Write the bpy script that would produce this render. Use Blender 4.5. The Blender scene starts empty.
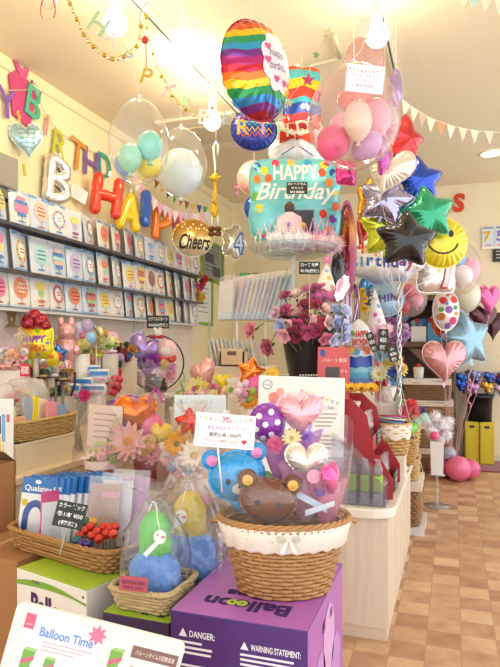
import bpy, bmesh, math, random
from math import sin, cos, pi, atan, atan2, sqrt, radians, hypot
from mathutils import Vector, Matrix, Euler
random.seed(7)
D = bpy.data
SC = bpy.context.scene
COL = SC.collection
# ---------------------------------------------------------------- camera frame
H = 1.4                    # eye height
F = 600.0                  # focal length in pixels (500x667)
TH = atan(204 / 600)       # yaw to the left of the aisle direction (+Y)
CS, SN = cos(TH), sin(TH)
HZ = 347.0


def W(px, py, c):
    r = (px - 250) / F * c
    return Vector((r * CS - c * SN, r * SN + c * CS, H - (py - HZ) / F * c))


def onX(px, py, X):
    k = (px - 250) / F
    return W(px, py, X / (k * CS - SN))


def onZ(px, py, Z):
    return W(px, py, (H - Z) * F / (py - HZ))


def S(p, c):
    return p * c / F


# ---------------------------------------------------------------- materials
def lin(h):
    h = h.lstrip('#')
    out = []
    for i in (0, 2, 4):
        v = int(h[i:i + 2], 16) / 255
        out.append(v / 12.92 if v <= 0.04045 else ((v + 0.055) / 1.055) ** 2.4)
    return (*out, 1)


MATS = {}


def _base(name):
    m = D.materials.new(name)
    m.use_nodes = True
    return m, m.node_tree.nodes, m.node_tree.links


def mat(col, rough=.5, metal=0., coat=0., bump=0., bs=20., var=.06, vs=6., sheen=0., name=None, sub=0.):
    key = (col, rough, metal, coat, bump, bs, var, vs, sheen, sub)
    if key in MATS:
        return MATS[key]
    m, N, L = _base(name or 'surface_' + col.strip('#'))
    b = N['Principled BSDF']
    tc = N.new('ShaderNodeTexCoord')
    nz = N.new('ShaderNodeTexNoise')
    nz.inputs['Scale'].default_value = vs
    nz.inputs['Detail'].default_value = 3
    L.new(tc.outputs['Object'], nz.inputs['Vector'])
    mr = N.new('ShaderNodeMapRange')
    mr.inputs['To Min'].default_value = 1 - var
    mr.inputs['To Max'].default_value = 1 + var
    L.new(nz.outputs['Fac'], mr.inputs['Value'])
    mx = N.new('ShaderNodeVectorMath')
    mx.operation = 'SCALE'
    mx.inputs[0].default_value = lin(col)[:3]
    L.new(mr.outputs[0], mx.inputs['Scale'])
    L.new(mx.outputs[0], b.inputs['Base Color'])
    b.inputs['Roughness'].default_value = rough
    b.inputs['Metallic'].default_value = metal
    b.inputs['Coat Weight'].default_value = coat
    b.inputs['Coat Roughness'].default_value = .08
    b.inputs['Sheen Weight'].default_value = sheen
    if bump:
        n2 = N.new('ShaderNodeTexNoise')
        n2.inputs['Scale'].default_value = bs
        n2.inputs['Detail'].default_value = 4
        L.new(tc.outputs['Object'], n2.inputs['Vector'])
        bp = N.new('ShaderNodeBump')
        bp.inputs['Strength'].default_value = bump
        bp.inputs['Distance'].default_value = .02
        L.new(n2.outputs['Fac'], bp.inputs['Height'])
        L.new(bp.outputs[0], b.inputs['Normal'])
    MATS[key] = m
    return m


def foilm(col, metal=.72, rough=.2):
    return mat(col, rough, metal, .6, .22, 9, .05, 8)


def latex(col):
    return mat(col, .28, 0, .5, 0, 20, .03)


def paper(col):
    return mat(col, .7, 0, 0, 0, 20, .03)


def plas(col, rough=.35):
    return mat(col, rough, 0, .2, 0, 20, .03)


def cloth(col):
    return mat(col, .9, 0, 0, .3, 120, .08, 10, .3)


def emis(col, strength):
    key = ('e', col, strength)
    if key not in MATS:
        m, N, L = _base('glow_' + col.strip('#'))
        b = N['Principled BSDF']
        b.inputs['Base Color'].default_value = lin(col)
        b.inputs['Emission Color'].default_value = lin(col)
        b.inputs['Emission Strength'].default_value = strength
        MATS[key] = m
    return MATS[key]


def film(tint='#ffffff', haze=.05, gloss=1.0, rough=.08, bump=.4, bs=14., hazecol='#ffffff'):
    key = ('f', tint, haze, gloss, rough, bump, bs, hazecol)
    if key in MATS:
        return MATS[key]
    m, N, L = _base('clear_film_' + tint.strip('#'))
    N.remove(N['Principled BSDF'])
    out = N['Material Output']
    tr = N.new('ShaderNodeBsdfTransparent')
    tr.inputs[0].default_value = lin(tint)
    gl = N.new('ShaderNodeBsdfGlossy')
    gl.inputs['Roughness'].default_value = rough
    df = N.new('ShaderNodeBsdfDiffuse')
    df.inputs[0].default_value = lin(hazecol)
    fr = N.new('ShaderNodeLayerWeight')
    fr.inputs['Blend'].default_value = .5
    pw = N.new('ShaderNodeMath')
    pw.operation = 'POWER'
    pw.inputs[1].default_value = 2.6
    L.new(fr.outputs['Facing'], pw.inputs[0])
    mu = N.new('ShaderNodeMath')
    mu.operation = 'MULTIPLY_ADD'
    mu.use_clamp = True
    mu.inputs[1].default_value = gloss * .42
    mu.inputs[2].default_value = .035 * gloss
    L.new(pw.outputs[0], mu.inputs[0])
    if bump:
        tc = N.new('ShaderNodeTexCoord')
        nz = N.new('ShaderNodeTexNoise')
        nz.inputs['Scale'].default_value = bs
        nz.inputs['Detail'].default_value = 4
        L.new(tc.outputs['Object'], nz.inputs['Vector'])
        bp = N.new('ShaderNodeBump')
        bp.inputs['Strength'].default_value = bump
        bp.inputs['Distance'].default_value = .03
        L.new(nz.outputs['Fac'], bp.inputs['Height'])
        L.new(bp.outputs[0], fr.inputs['Normal'])
        L.new(bp.outputs[0], gl.inputs['Normal'])
    m1 = N.new('ShaderNodeMixShader')
    m1.inputs[0].default_value = haze
    L.new(tr.outputs[0], m1.inputs[1])
    L.new(df.outputs[0], m1.inputs[2])
    m2 = N.new('ShaderNodeMixShader')
    L.new(mu.outputs[0], m2.inputs[0])
    L.new(m1.outputs[0], m2.inputs[1])
    L.new(gl.outputs[0], m2.inputs[2])
    L.new(m2.outputs[0], out.inputs[0])
    MATS[key] = m
    return m


def rampmat(name, stops, axis=2, rough=.2, metal=.6, scale=1., offs=0., wave=0., wscale=3., sharp=True, bump=.2, glitter=0.):
    """hard or soft colour bands along an object axis"""
    m, N, L = _base(name)
    b = N['Principled BSDF']
    tc = N.new('ShaderNodeTexCoord')
    sp = N.new('ShaderNodeSeparateXYZ')
    L.new(tc.outputs['Object'], sp.inputs[0])
    src = sp.outputs[axis]
    ma = N.new('ShaderNodeMath')
    ma.operation = 'MULTIPLY_ADD'
    L.new(src, ma.inputs[0])
    ma.inputs[1].default_value = scale
    ma.inputs[2].default_value = offs
    val = ma.outputs[0]
    if wave:
        sn = N.new('ShaderNodeMath')
        sn.operation = 'MULTIPLY'
        L.new(sp.outputs[0], sn.inputs[0])
        sn.inputs[1].default_value = wscale
        s2 = N.new('ShaderNodeMath')
        s2.operation = 'PINGPONG'
        L.new(sn.outputs[0], s2.inputs[0])
        s2.inputs[1].default_value = 1
        s3 = N.new('ShaderNodeMath')
        s3.operation = 'MULTIPLY_ADD'
        L.new(s2.outputs[0], s3.inputs[0])
        s3.inputs[1].default_value = wave
        L.new(val, s3.inputs[2])
        val = s3.outputs[0]
    cr = N.new('ShaderNodeValToRGB')
    cr.color_ramp.interpolation = 'CONSTANT' if sharp else 'LINEAR'
    el = cr.color_ramp.elements
    n = len(stops)
    for i, c in enumerate(stops):
        p = i / n if sharp else i / (n - 1)
        e = el[i] if i < 2 else el.new(p)
        e.position = p
        e.color = lin(c)
    L.new(val, cr.inputs[0])
    L.new(cr.outputs[0], b.inputs['Base Color'])
    b.inputs['Roughness'].default_value = rough
    b.inputs['Metallic'].default_value = metal
    b.inputs['Coat Weight'].default_value = .5
    nz = N.new('ShaderNodeTexNoise' if not glitter else 'ShaderNodeTexVoronoi')
    nz.inputs['Scale'].default_value = 9 if not glitter else glitter
    L.new(tc.outputs['Object'], nz.inputs['Vector'])
    bp = N.new('ShaderNodeBump')
    bp.inputs['Strength'].default_value = bump
    bp.inputs['Distance'].default_value = .02
    L.new(nz.outputs[0], bp.inputs['Height'])
    L.new(bp.outputs[0], b.inputs['Normal'])
    return m


# ---------------------------------------------------------------- mesh builder
def frame(loc=(0, 0, 0), rot=(0, 0, 0), sc=1):
    s = sc if isinstance(sc, (tuple, list, Vector)) else (sc, sc, sc)
    return Matrix.LocRotScale(Vector(loc), Euler(rot), Vector(s))


class MB:
    def __init__(s):
        s.v, s.f, s.m, s.sm = [], [], [], []

    def add(s, vs, fs, mi=0, M=None, smooth=True):
        o = len(s.v)
        for v in vs:
            v = Vector(v)
            s.v.append(M @ v if M else v)
        for f in fs:
            s.f.append([o + i for i in f])
            s.m.append(mi)
            s.sm.append(smooth)
        return s

    def box(s, x0, x1, y0, y1, z0, z1, mi=0, M=None):
        vs = [(x, y, z) for x in (x0, x1) for y in (y0, y1) for z in (z0, z1)]
        fs = [(0, 1, 3, 2), (4, 6, 7, 5), (0, 4, 5, 1), (2, 3, 7, 6), (0, 2, 6, 4), (1, 5, 7, 3)]
        return s.add(vs, fs, mi, M, False)

    def tube(s, pts, r, n=6, closed=False, mi=0, M=None, rr=None):
        pts = [Vector(p) for p in pts]
        k = len(pts)
        vs, fs = [], []
        up = Vector((0, 0, 1))
        prev = None
        for i, p in enumerate(pts):
            a = pts[(i - 1) % k] if closed or i > 0 else p
            b = pts[(i + 1) % k] if closed or i < k - 1 else p
            t = (b - a)
            if t.length < 1e-9:
                t = Vector((0, 0, 1))
            t.normalize()
            if prev is None:
                x = t.cross(up)
                if x.length < .1:
                    x = t.cross(Vector((1, 0, 0)))
            else:
                x = prev - t * prev.dot(t)
                if x.length < 1e-6:
                    x = t.cross(up)
            x.normalize()
            prev = x
            y = t.cross(x)
            rad = rr[i] if rr else r
            for j in range(n):
                an = 2 * pi * j / n
                vs.append(p + (x * cos(an) + y * sin(an)) * rad)
        for i in range(k if closed else k - 1):
            for j in range(n):
                a, b = i * n, ((i + 1) % k) * n
                fs.append((a + j, a + (j + 1) % n, b + (j + 1) % n, b + j))
        if not closed:
            fs.append(tuple(range(n))[::-1])
            fs.append(tuple((k - 1) * n + j for j in range(n)))
        return s.add(vs, fs, mi, M)

    def lathe(s, prof, n=24, mi=0, M=None, smooth=True, sx=1, sy=1, wob=None):
        vs, fs = [], []
        for i, (r, z) in enumerate(prof):
            for j in range(n):
                a = 2 * pi * j / n
                q = r * (wob(a, z) if wob else 1)
                vs.append((q * cos(a) * sx, q * sin(a) * sy, z))
        for i in range(len(prof) - 1):
            for j in range(n):
                a, b = i * n, (i + 1) * n
                fs.append((a + j, a + (j + 1) % n, b + (j + 1) % n, b + j))
        return s.add(vs, fs, mi, M, smooth)

    def ball(s, r, M=None, mi=0, n=16, k=10, sc=(1, 1, 1)):
        prof = [(max(r * sin(pi * i / k), 1e-5), -r * cos(pi * i / k)) for i in range(k + 1)]
        m2 = frame((0, 0, 0), (0, 0, 0), sc)
        return s.lathe(prof, n, mi, (M @ m2) if M else m2)

    def prism(s, poly, y0, y1, mi=0, M=None, smooth=False):
        """poly in x,z; extruded along y"""
        n = len(poly)
        vs = [(x, y0, z) for x, z in poly] + [(x, y1, z) for x, z in poly]
        fs = [tuple(range(n)), tuple(range(2 * n - 1, n - 1, -1))]
        fs += [(i, i + n, (i + 1) % n + n, (i + 1) % n) for i in range(n)]
        return s.add(vs, fs, mi, M, smooth)

    def disc(s, rx, rz, y=0, mi=0, n=24, hole=0, cx=0, cz=0, yf=None, rings=3, M=None):
        """flat or draped disc in the x,z plane (faces -y)"""
        vs, fs = [], []
        for i in range(rings + 1):
            t = hole + (1 - hole) * i / rings
            t = max(t, 1e-3)
            for j in range(n):
                a = 2 * pi * j / n
                x, z = cx + rx * t * cos(a), cz + rz * t * sin(a)
                vs.append((x, (yf(x, z) if yf else y), z))
        for i in range(rings):
            for j in range(n):
                a, b = i * n, (i + 1) * n
                fs.append((a + j, b + j, b + (j + 1) % n, a + (j + 1) % n))
        return s.add(vs, fs, mi, M)

    def rect(s, x0, x1, z0, z1, y, mi=0, M=None):
        return s.add([(x0, y, z0), (x1, y, z0), (x1, y, z1), (x0, y, z1)], [(0, 1, 2, 3)], mi, M, False)

    def text(s, body, w=None, h=None, cx=0, cz=0, y=0, mi=0, ext=.05, off=0., shear=0., bev=0., yf=None, M=None, cut=None):
        vs, fs = textgeo(body, ext, off, shear, bev)
        if not vs:
            return s
        xs = [v[0] for v in vs]
        zs = [v[1] for v in vs]
        bw, bh = max(xs) - min(xs), max(zs) - min(zs)
        kx = w / bw if w else None
        kz = h / bh if h else None
        kx = kx or kz
        kz = kz or kx
        mx, mz = (max(xs) + min(xs)) / 2, (max(zs) + min(zs)) / 2
        q = [((v[0] - mx) * kx + cx, y - v[2] * min(kx, kz), (v[1] - mz) * kz + cz) for v in vs]
        if yf:
            bm = bmesh.new()
            bv = [bm.verts.new(v) for v in q]
            for f in fs:
                try:
                    bm.faces.new([bv[i] for i in f])
                except ValueError:
                    pass
            bmesh.ops.triangulate(bm, faces=bm.faces[:])
            cut = cut or (min(w or 9, h or 9) * .3)
            for _ in range(3):
                ed = [e for e in bm.edges if e.calc_length() > cut]
                if not ed:
                    break
                bmesh.ops.subdivide_edges(bm, edges=ed, cuts=1)
                bmesh.ops.triangulate(bm, faces=[f for f in bm.faces if len(f.verts) > 3])
            bm.verts.index_update()
            q = [(v.co.x, v.co.y - y + yf(v.co.x, v.co.z), v.co.z) for v in bm.verts]
            fs = [[v.index for v in f.verts] for f in bm.faces]
            bm.free()
        return s.add(q, fs, mi, M, False)

    def build(s, name, mats, parent=None, loc=None, rot=None, bevel=0, seg=2, auto=False):
        me = D.meshes.new(name)
        me.from_pydata([tuple(v) for v in s.v], [], s.f)
        if not isinstance(mats, (list, tuple)):
            mats = [mats]
        for m in mats:
            me.materials.append(m)
        me.polygons.foreach_set('material_index', s.m)
        me.polygons.foreach_set('use_smooth', s.sm)
        me.update()
        o = D.objects.new(name, me)
        COL.objects.link(o)
        if parent:
            o.parent = parent
        if loc is not None:
            o.location = loc
        if rot is not None:
            o.rotation_euler = rot
        if bevel:
            b = o.modifiers.new('bevel', 'BEVEL')
            b.width = bevel
            b.segments = seg
            b.limit_method = 'ANGLE'
            b.angle_limit = radians(50)
        return o


TG = {}


def textgeo(body, ext, off, shear, bev):
    key = (body, ext, off, shear, bev)
    if key not in TG:
        cu = D.curves.new('lettering', 'FONT')
        cu.body = body
        cu.extrude = ext
        cu.offset = off
        cu.shear = shear
        cu.bevel_depth = bev
        cu.bevel_resolution = 4 if bev else 0
        cu.resolution_u = 4
        o = D.objects.new('lettering', cu)
        me = o.to_mesh()
        TG[key] = ([tuple(v.co) for v in me.vertices], [list(p.vertices) for p in me.polygons])
        o.to_mesh_clear()
        D.objects.remove(o)
        D.curves.remove(cu)
    return TG[key]


# ---------------------------------------------------------------- things
def tag(o, label, cat, group=None, kind=None):
    if label:
        o['label'] = label
    if cat:
        o['category'] = cat
    if group:
        o['group'] = group
    if kind:
        o['kind'] = kind
    return o


def thing(name, label, cat, loc=(0, 0, 0), rot=(0, 0, 0), group=None):
    o = D.objects.new(name, None)
    o.empty_display_size = .05
    COL.objects.link(o)
    o.location = loc
    o.rotation_euler = rot if isinstance(rot, (tuple, list)) else (0, 0, rot)
    o.rotation_euler[2] += 0
    return tag(o, label, cat, group)


def inst(src, name, parent=None, loc=(0, 0, 0), rot=(0, 0, 0), sc=1):
    """another object sharing mesh data"""
    o = D.objects.new(name, src)
    COL.objects.link(o)
    if parent:
        o.parent = parent
    o.location = loc
    o.rotation_euler = rot
    o.scale = sc if isinstance(sc, (tuple, list)) else (sc, sc, sc)
    return o


def local(root, p):
    M = Matrix.LocRotScale(root.location, root.rotation_euler, None)
    return M.inverted() @ Vector(p)


def struct(o):
    o['kind'] = 'structure'
    return o


def sag(a, b, n=12, d=.1):
    a, b = Vector(a), Vector(b)
    return [a.lerp(b, i / n) - Vector((0, 0, d * 4 * (i / n) * (1 - i / n))) for i in range(n + 1)]


ORD = ['first', 'second', 'third', 'fourth', 'fifth', 'sixth', 'seventh', 'eighth', 'ninth', 'tenth', 'eleventh',
       'twelfth', 'thirteenth', 'fourteenth', 'fifteenth', 'sixteenth', 'seventeenth', 'eighteenth']

# ---------------------------------------------------------------- outlines for foil balloons (polar, unit size)
NPH = 96


def polar(poly):
    """radius at NPH angles of a polygon star-shaped about the origin"""
    out = []
    n = len(poly)
    for i in range(NPH):
        a = 2 * pi * i / NPH
        dx, dz = cos(a), sin(a)
        best = 0
        for j in range(n):
            x1, z1 = poly[j]
            x2, z2 = poly[(j + 1) % n]
            ex, ez = x2 - x1, z2 - z1
            den = dx * ez - dz * ex
            if abs(den) < 1e-9:
                continue
            t = (x1 * ez - z1 * ex) / den
            u = (x1 * dz - z1 * dx) / den
            if t > 0 and -1e-6 <= u <= 1 + 1e-6:
                best = max(best, t)
        out.append(best or .5)
    return out


def smooth_r(r, k=1):
    for _ in range(k):
        r = [(r[i - 1] + 2 * r[i] + r[(i + 1) % len(r)]) / 4 for i in range(len(r))]
    return r


def shp_star(n=5, inner=.6):
    return smooth_r(polar([((1 if i % 2 == 0 else inner) * cos(pi / 2 + pi * i / n), (1 if i % 2 == 0 else inner) * sin(pi / 2 + pi * i / n)) for i in range(2 * n)]), 2)


def shp_heart():
    pts = []
    for i in range(120):
        t = 2 * pi * i / 120
        pts.append((16 * sin(t) ** 3 / 16, (13 * cos(t) - 5 * cos(2 * t) - 2 * cos(3 * t) - cos(4 * t)) / 15 + .1))
    return smooth_r(polar(pts), 1)


def shp_round():
    return [1.0] * NPH


def shp_square():
    return smooth_r([min(1 / max(abs(cos(a)), abs(sin(a)), 1e-6), 1.33) * (1 - .05 * cos(4 * a) ** 2 + .03) for a in [2 * pi * i / NPH for i in range(NPH)]], 1)


def shp_cloud(n=8):
    return smooth_r([.86 + .14 * abs(sin(n * a / 2)) for a in [2 * pi * i / NPH for i in range(NPH)]], 1)


SHP = dict(star=shp_star(), heart=shp_heart(), round=shp_round(), square=shp_square(), cloud=shp_cloud(9),
           flower=smooth_r([.72 + .28 * abs(cos(2.5 * (2 * pi * i / NPH))) for i in range(NPH)], 1))


class Foil:
    """height field of an inflated foil balloon, local x right, z up, front is -y"""

    def __init__(s, shape, w, h, d, crimp=.004, pw=.55):
        s.R = SHP[shape]
        s.sx, s.sz, s.d, s.crimp, s.pw = w / 2, h / 2, d / 2, crimp, pw

    def rad(s, a):
        a = (a % (2 * pi)) / (2 * pi) * NPH
        i = int(a) % NPH
        return s.R[i] * (1 - (a - int(a))) + s.R[(i + 1) % NPH] * (a - int(a))

    def hgt(s, x, z):
        u, v = x / s.sx, z / s.sz
        t = hypot(u, v) / s.rad(atan2(v, u))
        return s.d * max(1 - t * t, 0) ** s.pw

    def front(s, x, z, eps=.004):
        return -s.hgt(x, z) - eps

    def mesh(s, mb, mi=0, rings=9):
        for side in (-1, 1):
            vs, fs = [], []
            for i in range(rings + 1):
                t = sin(pi / 2 * i / rings)
                for j in range(NPH):
                    a = 2 * pi * j / NPH
                    x, z = s.sx * s.R[j] * t * cos(a), s.sz * s.R[j] * t * sin(a)
                    y = s.d * max(1 - t * t, 0) ** s.pw
                    y += s.crimp * t ** 5 * (1 - t * t) ** .3 * 2.2 * (sin(a * 24) + .6 * sin(a * 11 + 1))
                    vs.append((x, side * y, z))
            for i in range(rings):
                for j in range(NPH):
                    a, b = i * NPH, (i + 1) * NPH
                    q = (a + j, b + j, b + (j + 1) % NPH, a + (j + 1) % NPH)
                    fs.append(q if side < 0 else q[::-1])
            mb.add(vs, fs, mi)
        # crimped seam
        vs, fs = [], []
        for i in range(2):
            for j in range(NPH):
                a = 2 * pi * j / NPH
                k = s.R[j] * (1 if i == 0 else 1 + .012 / max(min(s.sx, s.sz), .05) * .6)
                vs.append((s.sx * k * cos(a), .0015 * sin(a * 24) * i, s.sz * k * sin(a)))
        for j in range(NPH):
            fs.append((j, NPH + j, NPH + (j + 1) % NPH, (j + 1) % NPH))
        mb.add(vs, fs, mi)
        return mb


def ribbon_part(root, a, b, m, r=.0022, wav=.02, name='ribbon', n=14):
    """thin ribbon from local a to world b"""
    a = Vector(a)
    b = local(root, b)
    pts = []
    for i in range(n + 1):
        t = i / n
        p = a.lerp(b, t)
        p.x += wav * sin(t * 7) * t * (1 - t) * 3
        pts.append(p)
    return MB().tube(pts, r, 5).build(name, m, root)


def foil(name, label, px, py, c, w, h, shape, m, d=.4, yaw=0, pitch=0, roll=0, group=None, cat='balloon', pw=.55,
         hang=None, ribbon=None, rm=None, tab=True, crimp=.004, tilt=0, pos=None):
    """w, h in photo pixels at depth c; d = depth as a share of the smaller side"""
    w, h = S(w, c), S(h, c)
    if shape == 'star':
        w, h = w * 1.14, h * 1.14
    root = thing(name, label, cat, pos or W(px, py, c), (pitch, roll, TH + yaw), group)
    fo = Foil(shape, w, h, d * min(w, h), crimp * min(w, h) * 3, pw)
    mb = MB()
    fo.mesh(mb, 0)
    fo.body = mb.build('foil_body', m, root)
    zb = -fo.sz * fo.rad(-pi / 2)
    if tab:
        t = MB()
        k = min(w, h)
        t.prism([(-.03 * k, zb - .008), (.03 * k, zb - .008), (.022 * k, zb - .12 * k), (-.022 * k, zb - .12 * k)], -.001, .001)
        t.build('filling_tab', m, root)
    rm = rm or plas('#f4f0e6')
    if hang is not None:
        zt = fo.sz * fo.rad(pi / 2)
        ribbon_part(root, (0, 0, zt), hang, rm, .0016, .0, 'hanging_thread')
    if ribbon is not None:
        ribbon_part(root, (0, 0, zb - .05 * min(w, h)), ribbon, rm)
    fo.root = root
    return fo


def latex_prof(r, h, n=16):
    out = []
    for i in range(n + 1):
        t = pi * i / n
        z = -cos(t)
        k = sin(t)
        if z < 0:
            k *= 1 - .16 * z * z * (1 if z > -1 else 1)
        out.append((max(r * k, 1e-4), h / 2 * z))
    return out


def latex_balloon(name, label, px, py, c, w, h, col, group=None, roll=0, pitch=0, m=None, pos=None, parent=None):
    w, h = S(w, c), S(h, c)
    p = pos or W(px, py, c)
    if parent is not None:
        root = None
    root = thing(name, label, 'balloon', p, (pitch, roll, TH), group)
    mm = m or latex(col)
    MB().lathe(latex_prof(w / 2, h), 28).build('balloon_body', mm, root)
    k = MB().lathe([(.001, .01), (.008, 0), (.006, -.004), (.016, -.018), (.001, -.018)], 10)
    k.build('knot', mm, root, (0, 0, -h / 2 - .002))
    return root


# ---------------------------------------------------------------- flowers (unit radius meshes, cached)
FL = {}


def petal(mb, length, width, cup, M, mi=0, nl=4, nw=3, curl=0.):
    vs, fs = [], []
    for i in range(nl + 1):
        t = i / nl
        ww = width * (sin(pi * min(t * .82 + .12, 1)) ** .7)
        for j in range(nw + 1):
            u = j / nw * 2 - 1
            vs.append((u * ww / 2, length * t, cup * (u * u * .25 + t * t) - curl * t ** 4))
    for i in range(nl):
        for j in range(nw):
            a = i * (nw + 1) + j
            fs.append((a, a + 1, a + nw + 2, a + nw + 1))
    mb.add(vs, fs, mi, M)


def flower(kind, col, c2='#f2c230'):
    key = (kind, col, c2)
    if key in FL:
        return FL[key]
    rnd = random.Random(len(kind) + 3)
    mb = MB()
    m1 = mat(col, .65, 0, 0, 0, 20, .14, 3, .2)
    m2 = mat(c2, .8, 0, 0, .6, 40, .2, 10)
    mats = [m1, m2]
    if kind == 'daisy':
        for ring, n, ln, tl in ((0, 14, 1, .12), (1, 12, .8, .3)):
            for i in range(n):
                petal(mb, ln, .36, .18, frame((0, 0, .02 * ring)) @ Euler((0, 0, 2 * pi * (i + ring * .5) / n + rnd.uniform(-.06, .06))).to_matrix().to_4x4() @ Euler((tl, 0, 0)).to_matrix().to_4x4())
        mb.ball(.27, frame((0, 0, .1), (0, 0, 0), (1, 1, .6)), 1, 12, 6)
    elif kind == 'rose':
        for n, ln, tl, wd, cup in ((5, 1, .25, 1.05, .25), (5, .9, .65, .95, .35), (4, .75, 1.0, .8, .3), (3, .62, 1.3, .55, .2)):
            for i in range(n):
                petal(mb, ln, wd, cup, Euler((0, 0, 2 * pi * i / n + tl * 2)).to_matrix().to_4x4() @ frame((0, .06, 0)) @ Euler((tl, 0, 0)).to_matrix().to_4x4(), 0, 4, 4, .22)
        mb.lathe([(.02, 0), (.2, .2), (.24, .5), (.1, .62), (.12, .5)], 10)
        for i in range(4):
            petal(mb, .7, .3, .0, Euler((0, 0, pi / 2 * i + .4)).to_matrix().to_4x4() @ frame((0, .3, -.12)), 1)
    elif kind == 'carnation':
        for i in range(26):
            a, t = i * 2.4, sqrt(i / 26)
            petal(mb, .85, .5, .1, Euler((0, 0, a)).to_matrix().to_4x4() @ Euler((1.35 - t * 1.2, 0, 0)).to_matrix().to_4x4(), 0, 3, 3, rnd.uniform(-.1, .25))
        mb.lathe([(.05, -.3), (.2, 0)], 8, 1)
    elif kind == 'pom':
        for i in range(60):
            z = 1 - 2 * (i + .5) / 60
            a = i * 2.39996
            r = sqrt(1 - z * z)
            d = Vector((r * cos(a), r * sin(a), z))
            q = d.to_track_quat('Y', 'Z').to_matrix().to_4x4()
            petal(mb, 1, .4, .1, q, 0, 2, 2)
    elif kind == 'hydrangea':
        for i in range(34):
            z = 1 - 1.4 * (i + .5) / 34
            a = i * 2.39996
            r = sqrt(max(1 - z * z, 0))
            d = Vector((r * cos(a), r * sin(a), z))
            q = frame(d * .72) @ d.to_track_quat('Z', 'Y').to_matrix().to_4x4()
            for k in range(4):
                petal(mb, .3, .28, .05, q @ Euler((0, 0, k * pi / 2 + i)).to_matrix().to_4x4(), 0, 2, 2)
    elif kind == 'leaf':
        for i in range(3):
            petal(mb, 1, .5, .25, Euler((0, 0, 2.1 * i)).to_matrix().to_4x4() @ Euler((.3, 0, 0)).to_matrix().to_4x4())
    o = mb.build(kind, mats)
    me = o.data
    D.objects.remove(o)
    FL[key] = me
    return me


def toward(dirv):
    """euler that turns +Z to dirv"""
    return Vector(dirv).to_track_quat('Z', 'Y').to_euler()


def put_flower(parent, kind, col, p, r, dirv=(0, -.6, .6), c2='#f2c230', name=None, label=None):
    o = inst(flower(kind, col, c2), name or {'daisy': 'daisy_flower', 'rose': 'rose_flower', 'carnation': 'carnation_flower', 'pom': 'pom_flower', 'hydrangea': 'hydrangea_flower', 'leaf': 'leaf'}[kind], parent, p, toward(dirv), r)
    if label:
        o['label'] = label
    return o


# ---------------------------------------------------------------- wicker
def supell(a, e):
    return (abs(cos(a)) ** e * (1 if cos(a) >= 0 else -1), abs(sin(a)) ** e * (1 if sin(a) >= 0 else -1))


WICK = lambda col='#b98a52': mat(col, .6, 0, .15, .3, 60, .16, 14)


def basket(root, bx, by, tx, ty, h, rows=12, stakes=24, m=None, e=1.0, rim=.012, rod=None, name='woven_body'):
    """woven basket: half sizes bx,by at the base, tx,ty at the top, height h; e<1 squarer"""
    m = m or WICK()
    mb = MB()
    rod = rod or h / rows * .56
    seg = stakes * 4
    for i in range(rows):
        t = (i + .5) / rows
        ax, ay = bx + (tx - bx) * t, by + (ty - by) * t
        pts = []
        for j in range(seg):
            a = 2 * pi * j / seg
            x, y = supell(a, e)
            w = 1 + rod * .7 / max(min(ax, ay), .02) * sin(stakes / 2 * a + pi * (i % 2)) * .6
            pts.append((ax * x * w, ay * y * w, h * t + h / rows * .12))
        mb.tube(pts, rod, 4, True)
    for j in range(stakes):
        a = 2 * pi * (j + .25) / stakes
        x, y = supell(a, e)
        mb.tube([(bx * x, by * y, 0), (tx * x, ty * y, h)], rod * .7, 4)
    # inner shell and base
    vs, fs = [], []
    n = 48
    for t in (0, 1):
        for j in range(n):
            x, y = supell(2 * pi * j / n, e)
            vs.append(((bx + (tx - bx) * t) * x * .96, (by + (ty - by) * t) * y * .96, .004 + h * t * .98))
    for j in range(n):
        fs.append((j, (j + 1) % n, n + (j + 1) % n, n + j))
    fs.append(tuple(range(n)))
    mb.add(vs, fs, 1)
    mb.build(name, [m, mat('#8a6238', .8)], root)
    rb = MB()
    for ph in (0, pi):
        pts = []
        for j in range(seg):
            a = 2 * pi * j / seg
            x, y = supell(a, e)
            q = sin(a * stakes / 1.0 + ph)
            q2 = cos(a * stakes / 1.0 + ph)
            pts.append((tx * x * (1 + rim * .5 * q / max(tx, .05)), ty * y * (1 + rim * .5 * q / max(ty, .05)), h + rim * .45 * q2))
        rb.tube(pts, rim * .62, 5, True)
    rb.build('braided_rim', m, root)


def cello(root, w, d, h, neck=.72, flare=.5, m=None, name='cellophane_bag', n=40, seed=1, nw=.16, z0=0):
    """gathered cellophane bag: base w x d, gathered at neck*h, ruffle on top"""
    rnd = random.Random(seed)
    ph = [rnd.uniform(0, 6) for _ in range(6)]
    prof = [0, .02, .15, .35, .55, neck - .06, neck, neck + .05, 1]
    vs, fs = [], []
    for i, t in enumerate(prof):
        if t <= neck:
            k = 1 - (1 - nw) * max((t - .45) / (neck - .45), 0) ** 1.6 if t > .45 else 1
            k = k if t > 0 else .9
        else:
            k = nw + (flare - nw) * (t - neck) / (1 - neck)
        for j in range(n):
            a = 2 * pi * j / n
            x, y = supell(a, .55 + .45 * min(t / neck, 1))
            wr = 1 + (.025 + .12 * t) * sin(a * 5 + ph[0] + t * 3) + (.02 + .1 * t) * sin(a * 9 + ph[1] - t * 5)
            vs.append((w / 2 * x * k * wr, d / 2 * y * k * wr, z0 + h * t + (.05 * h * sin(a * 3 + ph[2]) if i == len(prof) - 1 else 0)))
    for i in range(len(prof) - 1):
        for j in range(n):
            a, b = i * n, (i + 1) * n
            fs.append((a + j, a + (j + 1) % n, b + (j + 1) % n, b + j))
    return MB().add(vs, fs).build(name, m or film(), root)


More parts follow.
